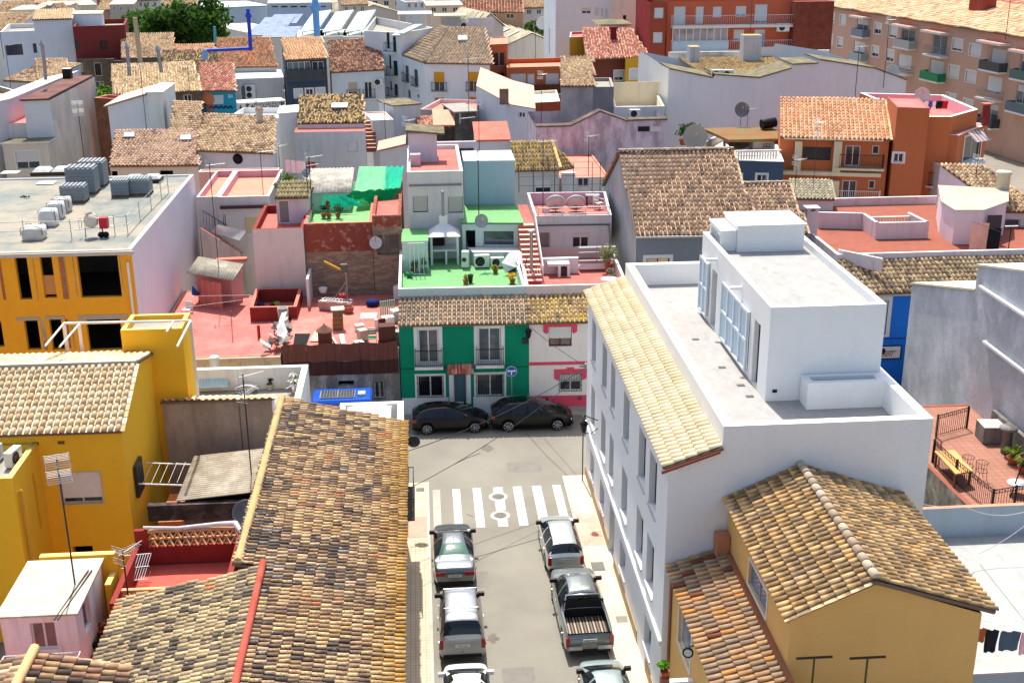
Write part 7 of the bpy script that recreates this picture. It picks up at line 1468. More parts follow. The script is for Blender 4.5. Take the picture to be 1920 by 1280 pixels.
for lab,px,py,zz in (('dark leafy potted plant on the sandy terrace, nearest the railing',1296,285,z2-.5),('dark leafy potted plant in the middle of the sandy terrace',1306,282,z2-.5),('dark leafy potted plant in the shade at the end of the sandy terrace',1318,280,z2-.5)): potplant(lab,P(px,py,zz)+V3((0,3,0)),1.3,.8,leaf=LEAFD,n=260,ph=.5,pr=.35,size=.14)
dish('big grey satellite dish on the sandy terrace',P(1302,288,z2-.3)+V3((0,.3,0)),.95,-90,14,1.2,m=flat((150,148,142),.6));dish('grey satellite dish on the rusty hut roof',P(1394,240,z3+.2)+V3((0,1,0)),.6,-90,12,1.3,m=flat((128,130,132),.6))
antenna('small aerial beside the dish on the rusty hut roof',P(1407,241,z3+.2)+V3((0,1,0)),1.5,.2)
s=MB();q=P(1440,243,z3+.22);s.lathe(q+V3((.0,0,.5)),[(.4,-.6),(.4,.6),(.0,.62)],BLK,14,(1,.2,.1));s.box(q.x-.4,q.y,z3+.22,q.x+.4,q.y+.4,z3+.5,GALV);single(s,'water_drum','black drum tank lying on the rusty hut roof','tank')
# orange balcony house
h=FH('orange_balcony_house','orange house with cream framed balconies and a bright orange tile roof',(1463,254),(1668,259),10.9,5.6,OBR2,None,[(0,(1506,275,1557,301),dict(pane=flat((60,58,56),.7),mull=0,kind='dark',frame=DARKF)),(0,(1586,273,1611,312),dict(frame=FRAMEW)),(0,(1636,273,1648,290),dict(pane=flat((70,50,42),.6),mull=0)),(0,(1500,338,1551,364),'shut',dict(shm=SHB)),(0,(1580,338,1604,372),'dark'),(0,(1629,338,1640,355),dict(pane=flat((70,50,42),.6),mull=0))]);
CRB=stucco((222,206,170),.08)
h.shed(1.9,T_ORGNEW,over=.5,seg=4,pitch=.3,row=.45);h.done()
for (x0,y0,x1,y1,d) in ((1492,322,1500,253,.5),(1565,322,1574,253,.5),(1488,388,1497,327,.5),(1560,388,1569,327,.5)):
    u0,z1=h.uv(0,x0,y1);u1,z0=h.uv(0,x1,y0);h.band(0,u0,z0,u1,z1-.4,CRB,d,'pillar')
for (x0,y0,x1,y1,d) in ((1470,256,1655,263,.6),(1468,318,1650,330,.55),(1565,311,1656,317,.7),(1562,388,1648,396,.7)):
    u0,z1=h.uv(0,x0,y0);u1,z0=h.uv(0,x1,y1);h.band(0,max(u0,0.05),z0,u1,z1,CRB,d,'cornice')
h.balcony(0,(1571,312,1655,312),.75,CRB,BLK,h=1.);h.balcony(0,(1565,378,1648,378),.75,CRB,FRAMEW,h=1.)
tw3=FHV(1323,'orange_stair_tower','tall orange stair tower with a pinkish flat top',(1683,201),(1744,203),13.2,5,OBR2,('flat',.05,floorm((222,110,104),(226,150,140),.4),RED,OBR2,.1),[(0,(1676,287,1693,305),'dark','trim')]);tw3.done()
a=tw3.pts[1];zt=12.3;xy=lambda x,y,z:tuple(P(x,y,z))[:2];pb=[(a[0],xy(1724,219,zt)[1]),xy(1784,219,zt),xy(1834,205,zt),xy(1770,178,zt),(a[0],xy(1725,172,zt)[1])]
h=House('corner_terrace_house','orange corner house with a pink terrace, white copings and a striped window awning',pb,zt,OBR2);DBG.append(('corner',0,round(pb[1][1],1),zt))
h.flat(.9,floorm((222,110,100),(228,150,140),.4),WHITE,stucco((214,180,190),.1),.3);h.done()
pl=[(a[0]+.01,xy(1717,245,11)[1]),xy(1797,254,11),xy(1852,233,11),(xy(1852,233,11)[0]-3,xy(1852,233,11)[1]+4),(a[0]+.01,a[1]+4)]
lo=House('','',pl,11.0,OBR2,parent=h,part='lower_storey');lo.win(1,(1810,258,1836,298),'dark',trim=WHITE,tw=.15);lo.win(0,(1717,256,1760,290),'dark',shut=.5,mull=2);lo.flat(.02,floorm((222,120,112),(226,150,140),.4),WHITE,WHITE,.25).done()
s=MB();q0,q1=PP(1812,255,lo.E[1][0],lo.E[1][2]),PP(1841,250,lo.E[1][0],lo.E[1][2]);d=lo.E[1][2]*.8
for k in range(9):
    p0=q0.lerp(q1,k/9);p1=q0.lerp(q1,(k+1)/9);s.face([p0+V3((0,0,.3)),p1+V3((0,0,.3)),p1+d-V3((0,0,.4)),p0+d-V3((0,0,.4))],[cloth((190,150,150)),cloth((222,222,222))][k%2])
s.build('striped_awning',lo.body) 
lo.balcony(0,('w',.1,7.2,3.5),.7,WHITE,BLK,h=1.)
s=MB();q=P(1846,235,11.03);s.box(q.x-.2,q.y-.2,11.03,q.x+.2,q.y+.2,12.6,stucco((140,50,46),.2));s.box(q.x-.35,q.y-.35,12.6,q.x+.35,q.y+.35,12.7,RED);s.build('chimney',h.root)
t=thing('laundry_line','line of striped and dark laundry on the pink corner terrace','laundry',P(1750,195,11.5));s=MB();s.tube([P(1722,188,12.8),P(1780,190,12.8)],.01,BLK,4);s.build('line',t)
for px0,px1,c in ((1727,1733,(80,100,170)),(1734,1741,(206,210,222)),(1742,1748,(60,84,160)),(1750,1755,(210,214,226)),(1756,1762,(30,30,36)),(1762,1768,(26,28,34)),(1768,1778,(170,30,40))): hang(px0,px1,190,202,cloth(c),z=12.7)
# old grey facade and white building in front
h=FH('grey_old_house','old grey house with brown grilled window below the orange tower',(1655,318),(1712,320),6.2,5,oldwall((176,166,156),(140,130,122),.5,.9,.4),None,[(0,(1669,353,1689,372),'bars',dict(pane=flat((70,44,36),.6)))]).done()
h=FH('white_gable_house','white house with a bright white sloping roof beside the tile roof',(1743,303),(1830,343),8.9,8,stucco((220,224,222),.05),None,zb=8.6,side=(.55,1));h.zt=[8.9,8.6,8.6,8.9];h.slabroof(.03,.06,stucco((232,232,228),.03),WHITE);h.done()
h=FH('right_tile_house','white house with a sandy tile roof at the edge of the red terrace',(1880,396),(1960,398),8.2,6,stucco((220,214,216),.08),('shed',1.9,T_MIX,.28),[(0,(1884,410,1909,448),'door',dict(pane=flat((90,86,88),.6)))],side=(-.35,1)).done()
s=MB();q=P(1882,330,10.2);s.lathe(q-V3((0,0,1.5)),[(.45,0),(.42,1.6),(.5,1.65),(.5,1.8),(0,1.8)],stucco((206,196,170),.4),14);single(s,'round_chimney','round stone chimney behind the sandy tile roof','chimney')
h=FH('small_asbestos_hut','white wall with a corrugated grey roof in front of the orange house',(1484,372),(1563,374),8.,3,WW,('shed',.6,tilem(((1,(186,178,150)),(1,(160,152,126))),(120,112,90),.6),.25)).done()
antenna('white fan aerial in front of the orange balcony house',P(1490,362,8.3),2.4,.4,yagi=1);antenna('tall double aerial before the shutters of the orange house',P(1524,358,8.3),4.8,.7,yagi=2)
# yellow and brown house, orange shutters house
h=FHV(1110,'yellow_tower_house','mustard yellow stair tower with a pinkish roof deck',(1068,70),(1110,68),13.4,6,YLW,('flat',.25,floorm((222,110,110),(228,140,140),.4),WHITE,RED,.15),[(0,(1080,103,1097,114),'dark')]).done()
h=FHV(1110,'brown_panel_house','brown and mustard house under a red tile roof',(1101,113),(1173,111),11.6,8,stucco((120,66,52),.1,(90,50,40)),None,[(0,(1152,133,1169,151),dict(shut=.7),'trim')]).done();a=h.pts
y2=FHV(1110,'mustard_house','mustard yellow house end with one closed shutter under the red tile roof',(1173,109),(1215,107),11.9,8,YLW,None,[(0,(1181,130,1199,148),'shut','trim')]).done();b=y2.pts
ro=[V3((a[0][0]-.2,a[0][1]-.3,11.7)),V3((b[1][0]+.2,b[1][1]-.3,11.95)),V3((b[1][0]-.6,b[1][1]+8.5,14.2)),V3((a[0][0]+.6,a[0][1]+8.8,14.0))];tiles(ro,T_RED,h.root,pitch=.3,row=.45,seg=3)
s=MB();q=ro[0].lerp(ro[1],.55).lerp(ro[3].lerp(ro[2],.55),.6);s.box(q.x-.3,q.y-.3,q.z-.3,q.x+.3,q.y+.3,q.z+1.2,stucco((120,40,40),.1));s.box(q.x-.45,q.y-.45,q.z+1.2,q.x+.45,q.y+.45,q.z+1.4,stucco((120,40,40),.1));s.build('chimney',h.root)
h=FHV(950,'orange_louvre_house','orange house front with brown louvred windows',(918,84),(952,82),12.8,8,OBR2,('flat',.1,SAL,SAL,SAL,.2),[(0,(926,99,947,124),'bars',dict(pane=flat((96,56,40),.7))),(0,(927,137,948,171),'bars',dict(pane=flat((96,56,40),.7)))]).done()
h=FHV(950,'orange_shutter_house','orange house with white shutters and a wide brown balcony',(950,127),(1066,124),10.6,8,OBR2,('flat',.5,SAL,OBR2,OBR2,.2),[(0,(957,139,987,161),'shut'),(0,(989,139,1003,172),'door',dict(pane=FRAMEW)),(0,(1023,138,1048,161),'shut')]);h.balcony(0,('w',.1,h.uv(0,1000,175)[1],h.E[0][3]-.1),.8,WHITE,stucco((96,52,38),.1),style='solid',h=1.,th=.15);h.done()
h=FHV(950,'pale_terrace_house','pale cream terrace below the orange shutter house',(958,195),(1050,190),9.0,8,stucco((150,70,48),.2),('flat',.3,floorm((232,226,208),(222,212,190),.4),CRM,CRM,.2)).done()
# ---- left
h=FH('beige_tall_house','tall house with a white front, stained beige flank and brown felt roof',(43,190),(93,188),11.0,16.3,stucco((222,226,230),.06),None,side=(0,1));BG=oldwall((236,226,214),(206,196,184),.35,.4,.6);h.wm[1]=BG;h.done()
p=[V3((*h.pts[i],h.zt[i]+.05)) for i in range(4)];s=MB();s.obox(p[0]+V3((-.2,-.3,0)),(p[1]-p[0])*1.06,p[3]-p[0],(0,0,.15),oldwall((98,66,60),(120,84,76),.5,.5));s.build('roof',h.root)
s=MB();q=p[1].lerp(p[2],.85)+V3((-2,0,0));s.box(q.x-.4,q.y-.4,q.z-.3,q.x+.4,q.y+.4,q.z+1.1,BLK,FRAMEW);s.build('chimney',h.root)
fx=h.pts;lw=House('','',[(fx[0][0]-1.6,fx[0][1]-2.2),(fx[1][0]-.0,fx[1][1]-2.2),(fx[1][0],fx[1][1]-.005),(fx[0][0]-1.6,fx[0][1]-.005)],7.6,stucco((212,204,190),.12),parent=h,part='front_wing');lw.win(0,(28,284,76,316),'dark',shut=.62,trim=FRAMEW,tw=.1,mull=1);lw.slabroof(.12,.12,MOSS,WHITE).done()
s=MB();a=fx[0];s.box(a[0]-3.5,a[1]+.5,0,a[0]-.01,a[1]+12,9.0,WW,floorm((226,120,116),(228,150,140),.4));s.build('red_topped_annex',h.root)
h=FH('far_left_white_house','plain white house wall at the very left edge beside the beige flank',(-60,205),(18,187),11.,20,stucco((214,218,224),.05),('slab',WHITE),side=(.05,1)).done()
antenna('mast with a white box aerial on the stained beige flank',P(160,315,9.8),4.5,.2,yagi=0,grid=True,mast=.03)
h=FH('lilac_terrace_house','low lilac and green walled terrace behind the beige tall house',(-10,185),(60,178),10.,14,stucco((176,158,178),.1),('flat',.6,SAL,WHITE,stucco((120,146,110),.1),.2)).done()
h=FHV(250,'white_block_building','white three storey building with brown framed windows',(0,60),(140,55),12.5,12,stucco((216,222,230),.05),('flat',.6,CONC,WHITE,WHITE,.25),[(0,(10,84,44,103),dict(frame=DARKF,mull=2)),(0,(61,82,79,99),dict(frame=DARKF)),(0,(92,81,108,98),dict(frame=DARKF)),(0,(126,78,135,94),dict(frame=DARKF,mull=0)),(0,(98,122,112,130),dict(frame=DARKF)),(0,(131,118,139,133),dict(frame=DARKF,mull=0)),(0,(68,122,82,130),dict(frame=DARKF))],cat='building').done()
h2=House('','',[h.pts[0],h.pts[1],h.pts[2],h.pts[3]],1,WHITE,parent=h,part='x') if 0 else None
pe=FHV(250,'white_penthouse','white roof room with a cream tiled edge on the white three storey building',(62,38),(134,36),14.2,5,stucco((216,222,230),.05),('shed',.8,T_CREAM,.3)).done()
h=FHV(330,'maroon_house','maroon house with a curved parapet over a rough stone base',(136,50),(234,47),13.6,10,MRN,('flat',.6,CONC,MRN,MRN,.25),[(0,(140,75,150,92),dict(frame=DARKF)),(0,(186,77,203,94),dict(frame=DARKF,pane=flat((80,40,36),.6))),(0,(175,117,192,143),'door',dict(pane=flat((50,40,34),.7))),(0,(147,117,156,134))]);
u0,z0=h.uv(0,140,113);h.band(0,.02,.1,h.E[0][3]-.02,z0,STONE,.06,'stone_base') if 0 else None
h.done();s=MB();st_=FH('stone_front_house','rough stone base wall with an arched door below the maroon house',(145,114),(212,112),h.uv(0,170,113)[1],1.,STONE,('slab',STONE),[(0,(175,118,192,143),'door',dict(pane=flat((46,38,32),.7))),(0,(147,118,156,135)),(0,(178,153,196,166))],yy=h.pts[0][1]-1.3).done()
rb=FHV(330,'white_roof_block','white roof block behind the curved maroon parapet',(134,27),(190,28),0,5,stucco((214,220,230),.05),('slab',floorm((214,196,170),(190,170,146),.5)),yy=162.).done()
h=FHV(300,'rear_tile_house','house with an orange mottled tile roof beside the big tree',(228,110),(328,108),10.2,8,oldwall((150,140,130),(110,102,96),.6,.8),('shed',2.1,T_MIX,.28)).done()
h=FHV(300,'grey_yard_house','unrendered grey wall house in front of the orange mottled roof',(207,114),(296,112),9.6,5,oldwall((130,124,118),(96,92,88),.6,.8,.6),('flat',.5,CONC,CONC,CONC,.2),[(0,(273,118,280,126))]).done()
h=FHV(400,'dark_tile_house','house with a dark stained tile roof behind the tan roof',(305,138),(415,136),9.8,7,STONE,('shed',1.7,tilem(((3,(150,122,88)),(3,(120,98,74)),(2,(90,76,60)),(1,(206,176,120))),(76,66,52),.6),.28)).done()
h=FHV(330,'salmon_tile_house','house with a salmon tile roof beside the blue pipe',(328,118),(405,116),10.2,6,WG,('shed',1.4,tilem(((3,(222,176,140)),(3,(206,150,116)),(1,(150,110,86))),(140,110,84),.4),.28)).done()
h=FHV(320,'long_brown_roof_house','white house with a long reddish brown tile roof under the blue chimney',(412,127),(518,125),10.3,9,stucco((214,208,200),.1),('shed',2.3,tilem(((3,(196,150,104)),(3,(170,124,88)),(2,(130,98,76)),(1,(206,120,90))),(100,80,58),.6),.28)).done()
h=FH('low_left_tile_house','small house with an orange tile roof before the white three storey building',(70,150),(130,147),9.3,7,WG,('shed',1.4,T_MIX,.3),[(0,(42,156,50,166))]).done()
h=FH('left_slope_house','white house with a long tan roof slope at the far left',(8,152),(78,155),9.0,7,WG,('shed',1.2,T_MIX,.3)).done()
# steel flues
for lab,px0,py0,px1,py1,y in (('tall steel flue with a cone cowl over the grey yard wall',238,90,243,142,122),('steel flue with a cone cowl beside the dark tile roof',296,95,303,136,122),('tall steel flue before the white three storey building',79,85,86,150,118),):
    a,b=PY(px1,py1,y),PY(px0,py0,y);s=MB();s.tube([a,b],.17,GALV,8);s.lathe(b,[(.35,0),(.3,.1),(.05,.5)],GALV,10);single(s,'steel_flue',lab,'flue','steel flues')
s=MB();s.tube([PY(263,116,121),PY(253,33,121)],.22,stucco((176,160,130),.3),8);single(s,'wooden_pole','tall leaning pale wooden pole in front of the tree','pole')
# blue pipes
PB=flat((30,70,190),.45);LB=flat((110,170,225),.45);a=PY(383,112,128);b=PY(386,95,128);c=PY(470,91,128);d=PY(466,34,128)
s=MB();s.tube([b,c],.17,PB,8);s.tube([c+V3((0,0,-.2)),d],.2,PB,10);s.lathe(d,[(.2,0),(.32,.1),(.32,.3),(.2,.5),(.18,.9)],PB,10);s.tube([a,b+V3((0,0,.1))],.24,LB,8);single(s,'blue_duct','thick bright blue chimney duct with a pale blue elbow','duct')
s=MB();a=PY(592,22,150);s.tube([a-V3((0,0,4)),a],.4,LB,10);s.lathe(a,[(.4,0),(.6,.3),(.6,.8),(.4,1.1),(.35,1.6)],LB,10);single(s,'pale_blue_chimney','pale blue metal chimney above the solar roofs','chimney')
s=MB();a=PY(404,80,127);s.tube([a,PY(402,50,127)],.14,flat((80,160,170),.5),8);single(s,'teal_pipe','thin teal vent pipe in front of the tree','pipe')
# ---------------------------------------------------------------- apartment blocks on the right
BRWN=stucco((190,134,100),.12,(150,110,90))
a=P(1548,12,13.2);b=P(1985,82,13.2)
e=(b-a);e.z=0;e.normalize();n=V3((-e.y,e.x,0))
h=House('apartment_block','long four storey apartment block in salmon and taupe with a pale tile roof',[(a.x,a.y),(b.x,b.y),(b.x+n.x*16,b.y+n.y*16),(a.x+n.x*16,a.y+n.y*16)],13.2,TAUPE,cat='apartment block');DBG.append(('apt',a,b))
def cols(pxs): return pxs
BW=[]
for (x,y,w_,hh) in ((1559,33,9,20),(1580,38,9,20),(1556,74,9,20),(1575,80,8,20),(1646,54,11,22),(1641,97,11,22),(1675,60,12,24),(1669,105,12,24),(1795,85,16,25),(1788,135,16,26),(1783,184,15,20),(1828,95,18,25),(1820,144,16,25),(1815,194,15,18)):
    h.win(0,(x-w_/2,y-hh/2,x+w_/2,y+hh/2),'dark',shut=[1.,.7,.6,.85][int(x)%4],trim=FRAMEW,tw=.14,mull=1)
for (x,y,w_,hh) in ((1617,51,18,32),(1611,92,18,32),(1702,72,22,36),(1696,118,22,36),(1762,85,22,42),(1756,131,22,40),(1872,108,24,36),(1864,160,24,38),(1857,210,24,38),(1925,122,18,40),(1917,178,18,40)):
    h.win(0,(x-w_/2,y-hh/2,x+w_/2,y+hh/2),'dark',shut=[.9,.35,.0,.7][int(x)%4],frame=FRAMEW,mull=1,pane=glass((50,58,64)))
h.done()
for (x0,y0,x1,y1,mm) in ((1609,66,1630,70,flat((120,130,150),.5)),(1605,110,1627,114,flat((150,170,170),.5)),(1688,86,1718,93,flat((170,172,172),.5)),(1682,133,1712,140,None),(1744,100,1778,107,None),(1738,146,1772,155,flat((20,130,80),.5)),(1850,128,1888,137,flat((70,74,76),.5)),(1843,180,1881,189,None),(1836,230,1874,238,flat((60,66,70),.5)),(1908,145,1945,152,flat((80,110,104),.5)),(1900,205,1940,212,flat((90,110,120),.5))):
    h.balcony(0,(x0,y0,x1,y1),1.1,WHITE,mm or GALV,style='solid' if mm else 'bars',h=1.0,th=.2,step=.2)
for (x0,y0,x1) in ((1610,27,1632),(1690,43,1720),(1746,54,1780),(1852,73,1893),(1913,90,1950)):
    u0,z=h.uv(0,x0,y0);u1,_=h.uv(0,x1,y0+5);s=MB();h.bx(s,0,u0-.3,z-.35,u1+.3,z-.1,.004,1.3,WHITE,floorm((222,150,130),(226,170,150),.4));s.build('canopy',h.root)
for (x0,x1,m) in ((1549,1607,SALW),(1634,1662,SALW),(1662,1724,stucco((206,138,100),.1)),(1746,1815,stucco((208,134,92),.1)),(1828,1990,stucco((200,166,148),.1))):
    pass
up=V3((0,0,.15));A=a-n*.5-e*.3;B=b-n*.5;Cc=b+n*8+V3((0,0,2.2));D=a+n*8+V3((0,0,2.2))-e*.3
tiles([A+up,B+up,Cc+up,D+up],tilem(((4,(226,196,156)),(3,(214,176,132)),(2,(232,210,176)),(1,(196,150,112))),(160,130,100),.3),h.root,pitch=.4,row=.6,seg=3,jit=.03)
s=MB();s.face([A+n*8.5+V3((0,0,2.2))+up,B+n*8.5+V3((0,0,2.2))+up,B+n*17+up,A+n*17+up],T_CREAM);s.build('rear_slope',h.root)
for f,hh in ((.13,1.6),(.55,1.6)):
    q=A.lerp(B,f)+n*5;s=MB();s.obox(q+V3((0,0,.8)),e*3.,n*1.8,(0,0,hh+1),stucco((150,66,54),.2),floorm((226,170,150),(210,150,130),.4));s.build('stair_head',h.root)
h=FH('white_rear_building','pale grey building behind the apartment roof',(1600,-10),(1985,40),15.5,10,stucco((206,210,214),.1),('shed',2.,T_RED,.4),yy=None,side=None) if 0 else None
a2=P(1730,6,14.5)+n*6;b2=P(1990,45,14.5)+n*6;h=House('pale_rear_building','pale building with a red tile roof behind the long apartment block',[(a2.x,a2.y),(b2.x,b2.y),(b2.x+n.x*10,b2.y+n.y*10),(a2.x+n.x*10,a2.y+n.y*10)],15.0,stucco((206,210,214),.1),cat='building').shed(2.4,T_RED,seg=3,pitch=.4,row=.6).done()
# red brick apartment with long balconies
h=HY('red_apartment_block','red brick apartment block with long railed balconies',(1252,2),(1516,2),131.,12,stucco((196,100,70),.08,(150,80,60)),cat='apartment block');h.zt=[17.5]*4;DBG.append(('redapt',h.pts[0]))
for (x0,y0,x1,y1,k) in ((1264,13,1285,47,1.),(1305,13,1319,45,1.),(1337,13,1353,33,.95),(1380,12,1399,32,.8),(1416,9,1438,44,.9),(1376,56,1395,78,.8),(1415,56,1433,90,.2)): h.win(0,(x0,y0,x1,y1),'dark',shut=k,frame=FRAMEW,mull=1,pane=glass((60,80,110)))
h.win(0,(1258,52,1360,75),'dark',mull=7,frame=FRAMEW,pane=glass((90,84,84)),inset=-.9)
h.done()
RLM=flat((196,200,204),.5)
for (x0,y0,x1,y1) in ((1257,48,1481,48),(1257,95,1481,95)): h.balcony(0,(x0,y0,x1,y1),1.3,stucco((222,216,206),.08),RLM,h=1.05,th=.22,step=.22)
s=MB();u0,z1=h.uv(0,1257,77);u1,z0=h.uv(0,1361,93);h.bx(s,0,u0,z0,u1,z1,1.0,1.1,stucco((190,210,222),.05));s.build('balcony_front',h.root)
s=MB();u0,_=h.uv(0,1480,50);h.bx(s,0,u0,.1,u0+4.2,17.4,.004,1.6,RBK);s.build('brick_pier',h.root)
h=HY('red_brick_flank','dark red brick flank of the apartment block with two shuttered windows',(1219,2),(1250,2),130.6,8.5,stucco((160,76,54),.08,(110,50,40)),cat='apartment block');h.zt=[17.5]*4
for b in ((1227,15,1244,35),(1225,61,1242,81)): h.win(0,b,'shut',shut=1.,frame=FRAMEW)
h.wm[3]=stucco((150,40,44),.1);h.done()
h=HY('rough_brown_flank','rough brown stone flank between the two apartment blocks',(1512,0),(1552,0),138,10,oldwall((150,110,84),(110,84,66),.7,1.2),cat='building');h.zt=[18]*4;h.done()
ac_unit('white air conditioner under the upper slab of the red apartment block',PY(1468,53,130.)-V3((0,0,.4)),0,1.3,.8,.4)
# cream and white apartments behind the yellow house
h=HY('white_apartment_block','tall white apartment block with a stepped front and closed shutters',(1042,0),(1146,0),150,14,stucco((222,228,232),.05),cat='apartment block');h.zt=[20]*4
for b,k in (((1091,15,1108,26),.6),((1115,14,1123,30),1.),((1127,15,1131,32),1.),((1135,18,1139,34),1.),((1091,53,1106,64),.2),((1115,52,1122,62),0)): h.win(0,b,'dark',shut=k,frame=FRAMEW)
h.done();h=HY('cream_apartment_block','cream apartment block with narrow dark windows',(1147,0),(1196,0),149,14,stucco((226,220,202),.12),cat='apartment block');h.zt=[20]*4
for b in ((1168,29,1174,45),(1145,54,1155,62),(1157,54,1167,62)): h.win(0,b,'dark',frame=DARKF,mull=0)
h.done()
h=HY('cream_shed_roof','cream low annex with a small canopy below the cream apartment block',(1128,48),(1180,47),140,6,CRM,cat='house').slabroof(.3,.15,MOSS,CRM);h.win(0,(1144,54,1155,62),'dark');h.win(0,(1157,54,1167,62),'dark');h.done()
# hangar roofs in the centre distance
def hangar(name,label,px0,py0,px1,py1,z,depth,m,wall=None):
    h=HF(name,label,(px0,py0),(px1,py1),z,depth,wall or stucco((206,200,190),.15),cat='warehouse');h.gable(1.6,T_CREAM,axis=1);h._roof=None;h.done();p=[V3((*q,z)) for q in h.pts];r0=(p[0]+p[1])/2+V3((0,0,1.7));r1=(p[3]+p[2])/2+V3((0,0,1.7));u=V3((0,0,.05))
    corr(p[0]+u+V3((-.3,-.2,-.05)),(p[3]-p[0]),(r0-p[0])+V3((.3,0,.05)),m,h.root,pitch=.7,amp=.07,n=4);corr(p[1]+u+V3((.3,-.2,-.05)),(p[2]-p[1]),(r0-p[1])+V3((-.3,0,.05)),m,h.root,pitch=.7,amp=.07,n=4)
    s=MB()
    for k in range(5):
        f=.15+.17*k
        for a in (p[0].lerp(p[3],f),p[1].lerp(p[2],f)): t=r0.lerp(r1,f);x=a.lerp(t,.15)+V3((0,0,.22));y=a.lerp(t,.85)+V3((0,0,.22));s.obox(x,y-x,(0,.9,0),(0,0,.05),flat((226,222,200),.4))
    s.build('skylight_strip',h.root);return h
CORR2=oldwall((196,186,160),(160,150,126),.5,.6)
hangar('warehouse','grey corrugated warehouse with skylight strips behind the orange houses',946,88,1048,84,9.,26,CORR2)
hangar('warehouse','far beige corrugated warehouse beyond the white corner building',642,30,760,26,9.,60,CORR2)
hangar('warehouse','small grey corrugated warehouse beside the hipped roof ridge',896,52,944,50,12.5,12,CORR2)
# solar roofs
SOLB=glass((110,140,160),.2)
for k,(px0,py0,px1) in enumerate(((557,52,585),(600,52,628),(643,52,680))):
    h=HF('solar_roof_building',['white saw tooth building with a solar panel, nearest the blue house','white saw tooth building with a solar panel, the middle one','white saw tooth building with a solar panel, beside the corner building'][k],(px0,py0+18),(px1+22,py0+17),10.,10,stucco((222,222,214),.08),cat='building',group='white buildings with tilted solar panels').slabroof(.05,.1,stucco((222,220,206),.1),WHITE).done()
    p=h.pts;s=MB();o=V3((p[0][0]+.4,p[0][1]+.8,10.5));s.obox(o,(2.6,.2,.3),(1.6,6.5,2.2),(-.1,-.1,.15),SOLB);s.build('solar_panel',h.root);s=MB()
    for x,y in ((.3,.3),(2.2,.3),(1.6,5.8)): s.tube([(o.x+x,o.y+y,10.1),(o.x+x,o.y+y,10.6+.3*y)],.06,BLK,4)
    s.build('panel_legs',h.root)
h=HF('white_market_roof','low building with a white corrugated canopy roof and solar panels',(490,68),(556,64),8.,22,stucco((214,214,210),.1),cat='building');h.slabroof(.4,.2,shutter((226,226,222),.8),WHITE).done()
for k,(px,py) in enumerate(((482,52),(462,68),(490,72),(500,46))):
    s=MB();o=P(px,py,8.6);s.obox(o,(5,.3,0),(.8,5.5,1.1),(0,-.1,.12),glass((70,80,96),.2));single(s,'photovoltaic_array',('dark solar panel on the far roof just beyond the blue duct','dark solar panel left behind the foot of the blue duct','dark solar panel in front of the white canopy roof','dark solar panel on the sandy far roof')[k],'solar panel','dark solar panels by the blue duct')
h=HF('white_long_building','long pale blue and white building in the far distance beside the tree',(362,18),(500,12),9.,14,stucco((200,214,222),.06),cat='building').slabroof(.2,.2,WHITE,stucco((180,206,214),.05)).done()
h=HF('blue_office_building','blue and white long building with dark windows far behind',(503,8),(620,6),10.5,14,stucco((170,190,214),.06),cat='building').slabroof(.2,.2,WHITE,WHITE);
for k in range(6): h.win(0,(508+18*k,11,522+18*k,15),'dark',mull=0)
h.win(0,(556,14,572,30),'hole');h.done()
# ---------------------------------------------------------------- far filler houses, each its own thing
rg=random.Random(21)
FARW=[(222,220,212),(214,206,190),(196,186,170),(206,214,220),(220,200,180),(190,150,120),(176,166,156),(226,226,222)]
FAR=[(-20,25,40,9.5,'low pale house with a tan roof at the far left'),(20,14,70,11,'white far house with a flat roof over the white three storey building'),(66,6,130,11,'white far house with a dark opening behind the roof room'),(100,22,150,10,'far house with a red parapet behind the roof room'),(150,5,180,12,'grey far tower house left of the tree'),(180,14,232,10,'far house with a tan tile roof beside the tree'),(205,4,250,12,'low far house with a dark roof above the tree'),(300,6,365,10,'white far house peeping over the tree'),(255,-4,300,12,'far beige house beyond the tree crown'),(585,0,640,9.5,'grey far house beyond the pale blue chimney'),(640,4,690,12,'dark far block left of the beige warehouse'),(760,-2,800,10,'far white block above the roof pergola'),(800,6,868,11,'pale far house behind the pergola awning'),(868,18,980,12,'far building with a wide red tile roof'),(880,2,1010,10,'grey far building with a long dark window band'),(980,10,1042,12,'dark blue far shed beside the white apartment block'),(-40,52,30,9,'beige far house with a slab roof at the left edge'),(120,28,140,12,'small beige far house behind the maroon parapet'),(500,-4,560,9,'pale far house beyond the blue office'),(400,-4,470,9,'white far house beyond the long pale building'),(690,-6,760,9,'grey far house beyond the warehouse'),(1000,-4,1042,9,'brown far house near the white apartment block')]
for k,(x0,y0,x1,z,lab) in enumerate(FAR):
    c=FARW[k%len(FARW)];rf=rg.choice([('gable',1.6,T_MIX),('shed',1.8,T_MIX,.4),('flat',.5,CONC,WHITE,WHITE,.25),('slab',floorm((206,190,166),(180,164,140),.5))])
    if 'red tile' in lab: rf=('shed',4.,tilem(((3,(170,110,86)),(3,(140,92,76)),(2,(190,140,110))),(90,76,64),.6),.45)
    w_=[(0,(x0+(x1-x0)*f,y0+8,x0+(x1-x0)*(f+.14),y0+17)) for f in (.12,.42,.72)]
    FH('far_house',lab,(x0,y0+6),(x1,y0+5),z,11,stucco(c,.1),rf,w_,group='houses in the far distance').done()
for k in range(26):
    x=rg.uniform(-120,120);y=rg.uniform(265,420);wd=rg.uniform(9,18);z=rg.uniform(7,11);c=FARW[k%len(FARW)]
    if abs(x)>y*.45: continue
    h=House('far_house','pale house on the skyline beyond the last row of roofs',RP(x,y,x+wd,y+rg.uniform(9,14)),z,stucco(c,.1),group='houses on the skyline')
    (h.flat(.5,CONC,WHITE,WHITE,.25) if k%2 else h.gable(1.6,T_MIX,pitch=.45,row=.7,seg=2));h.done()
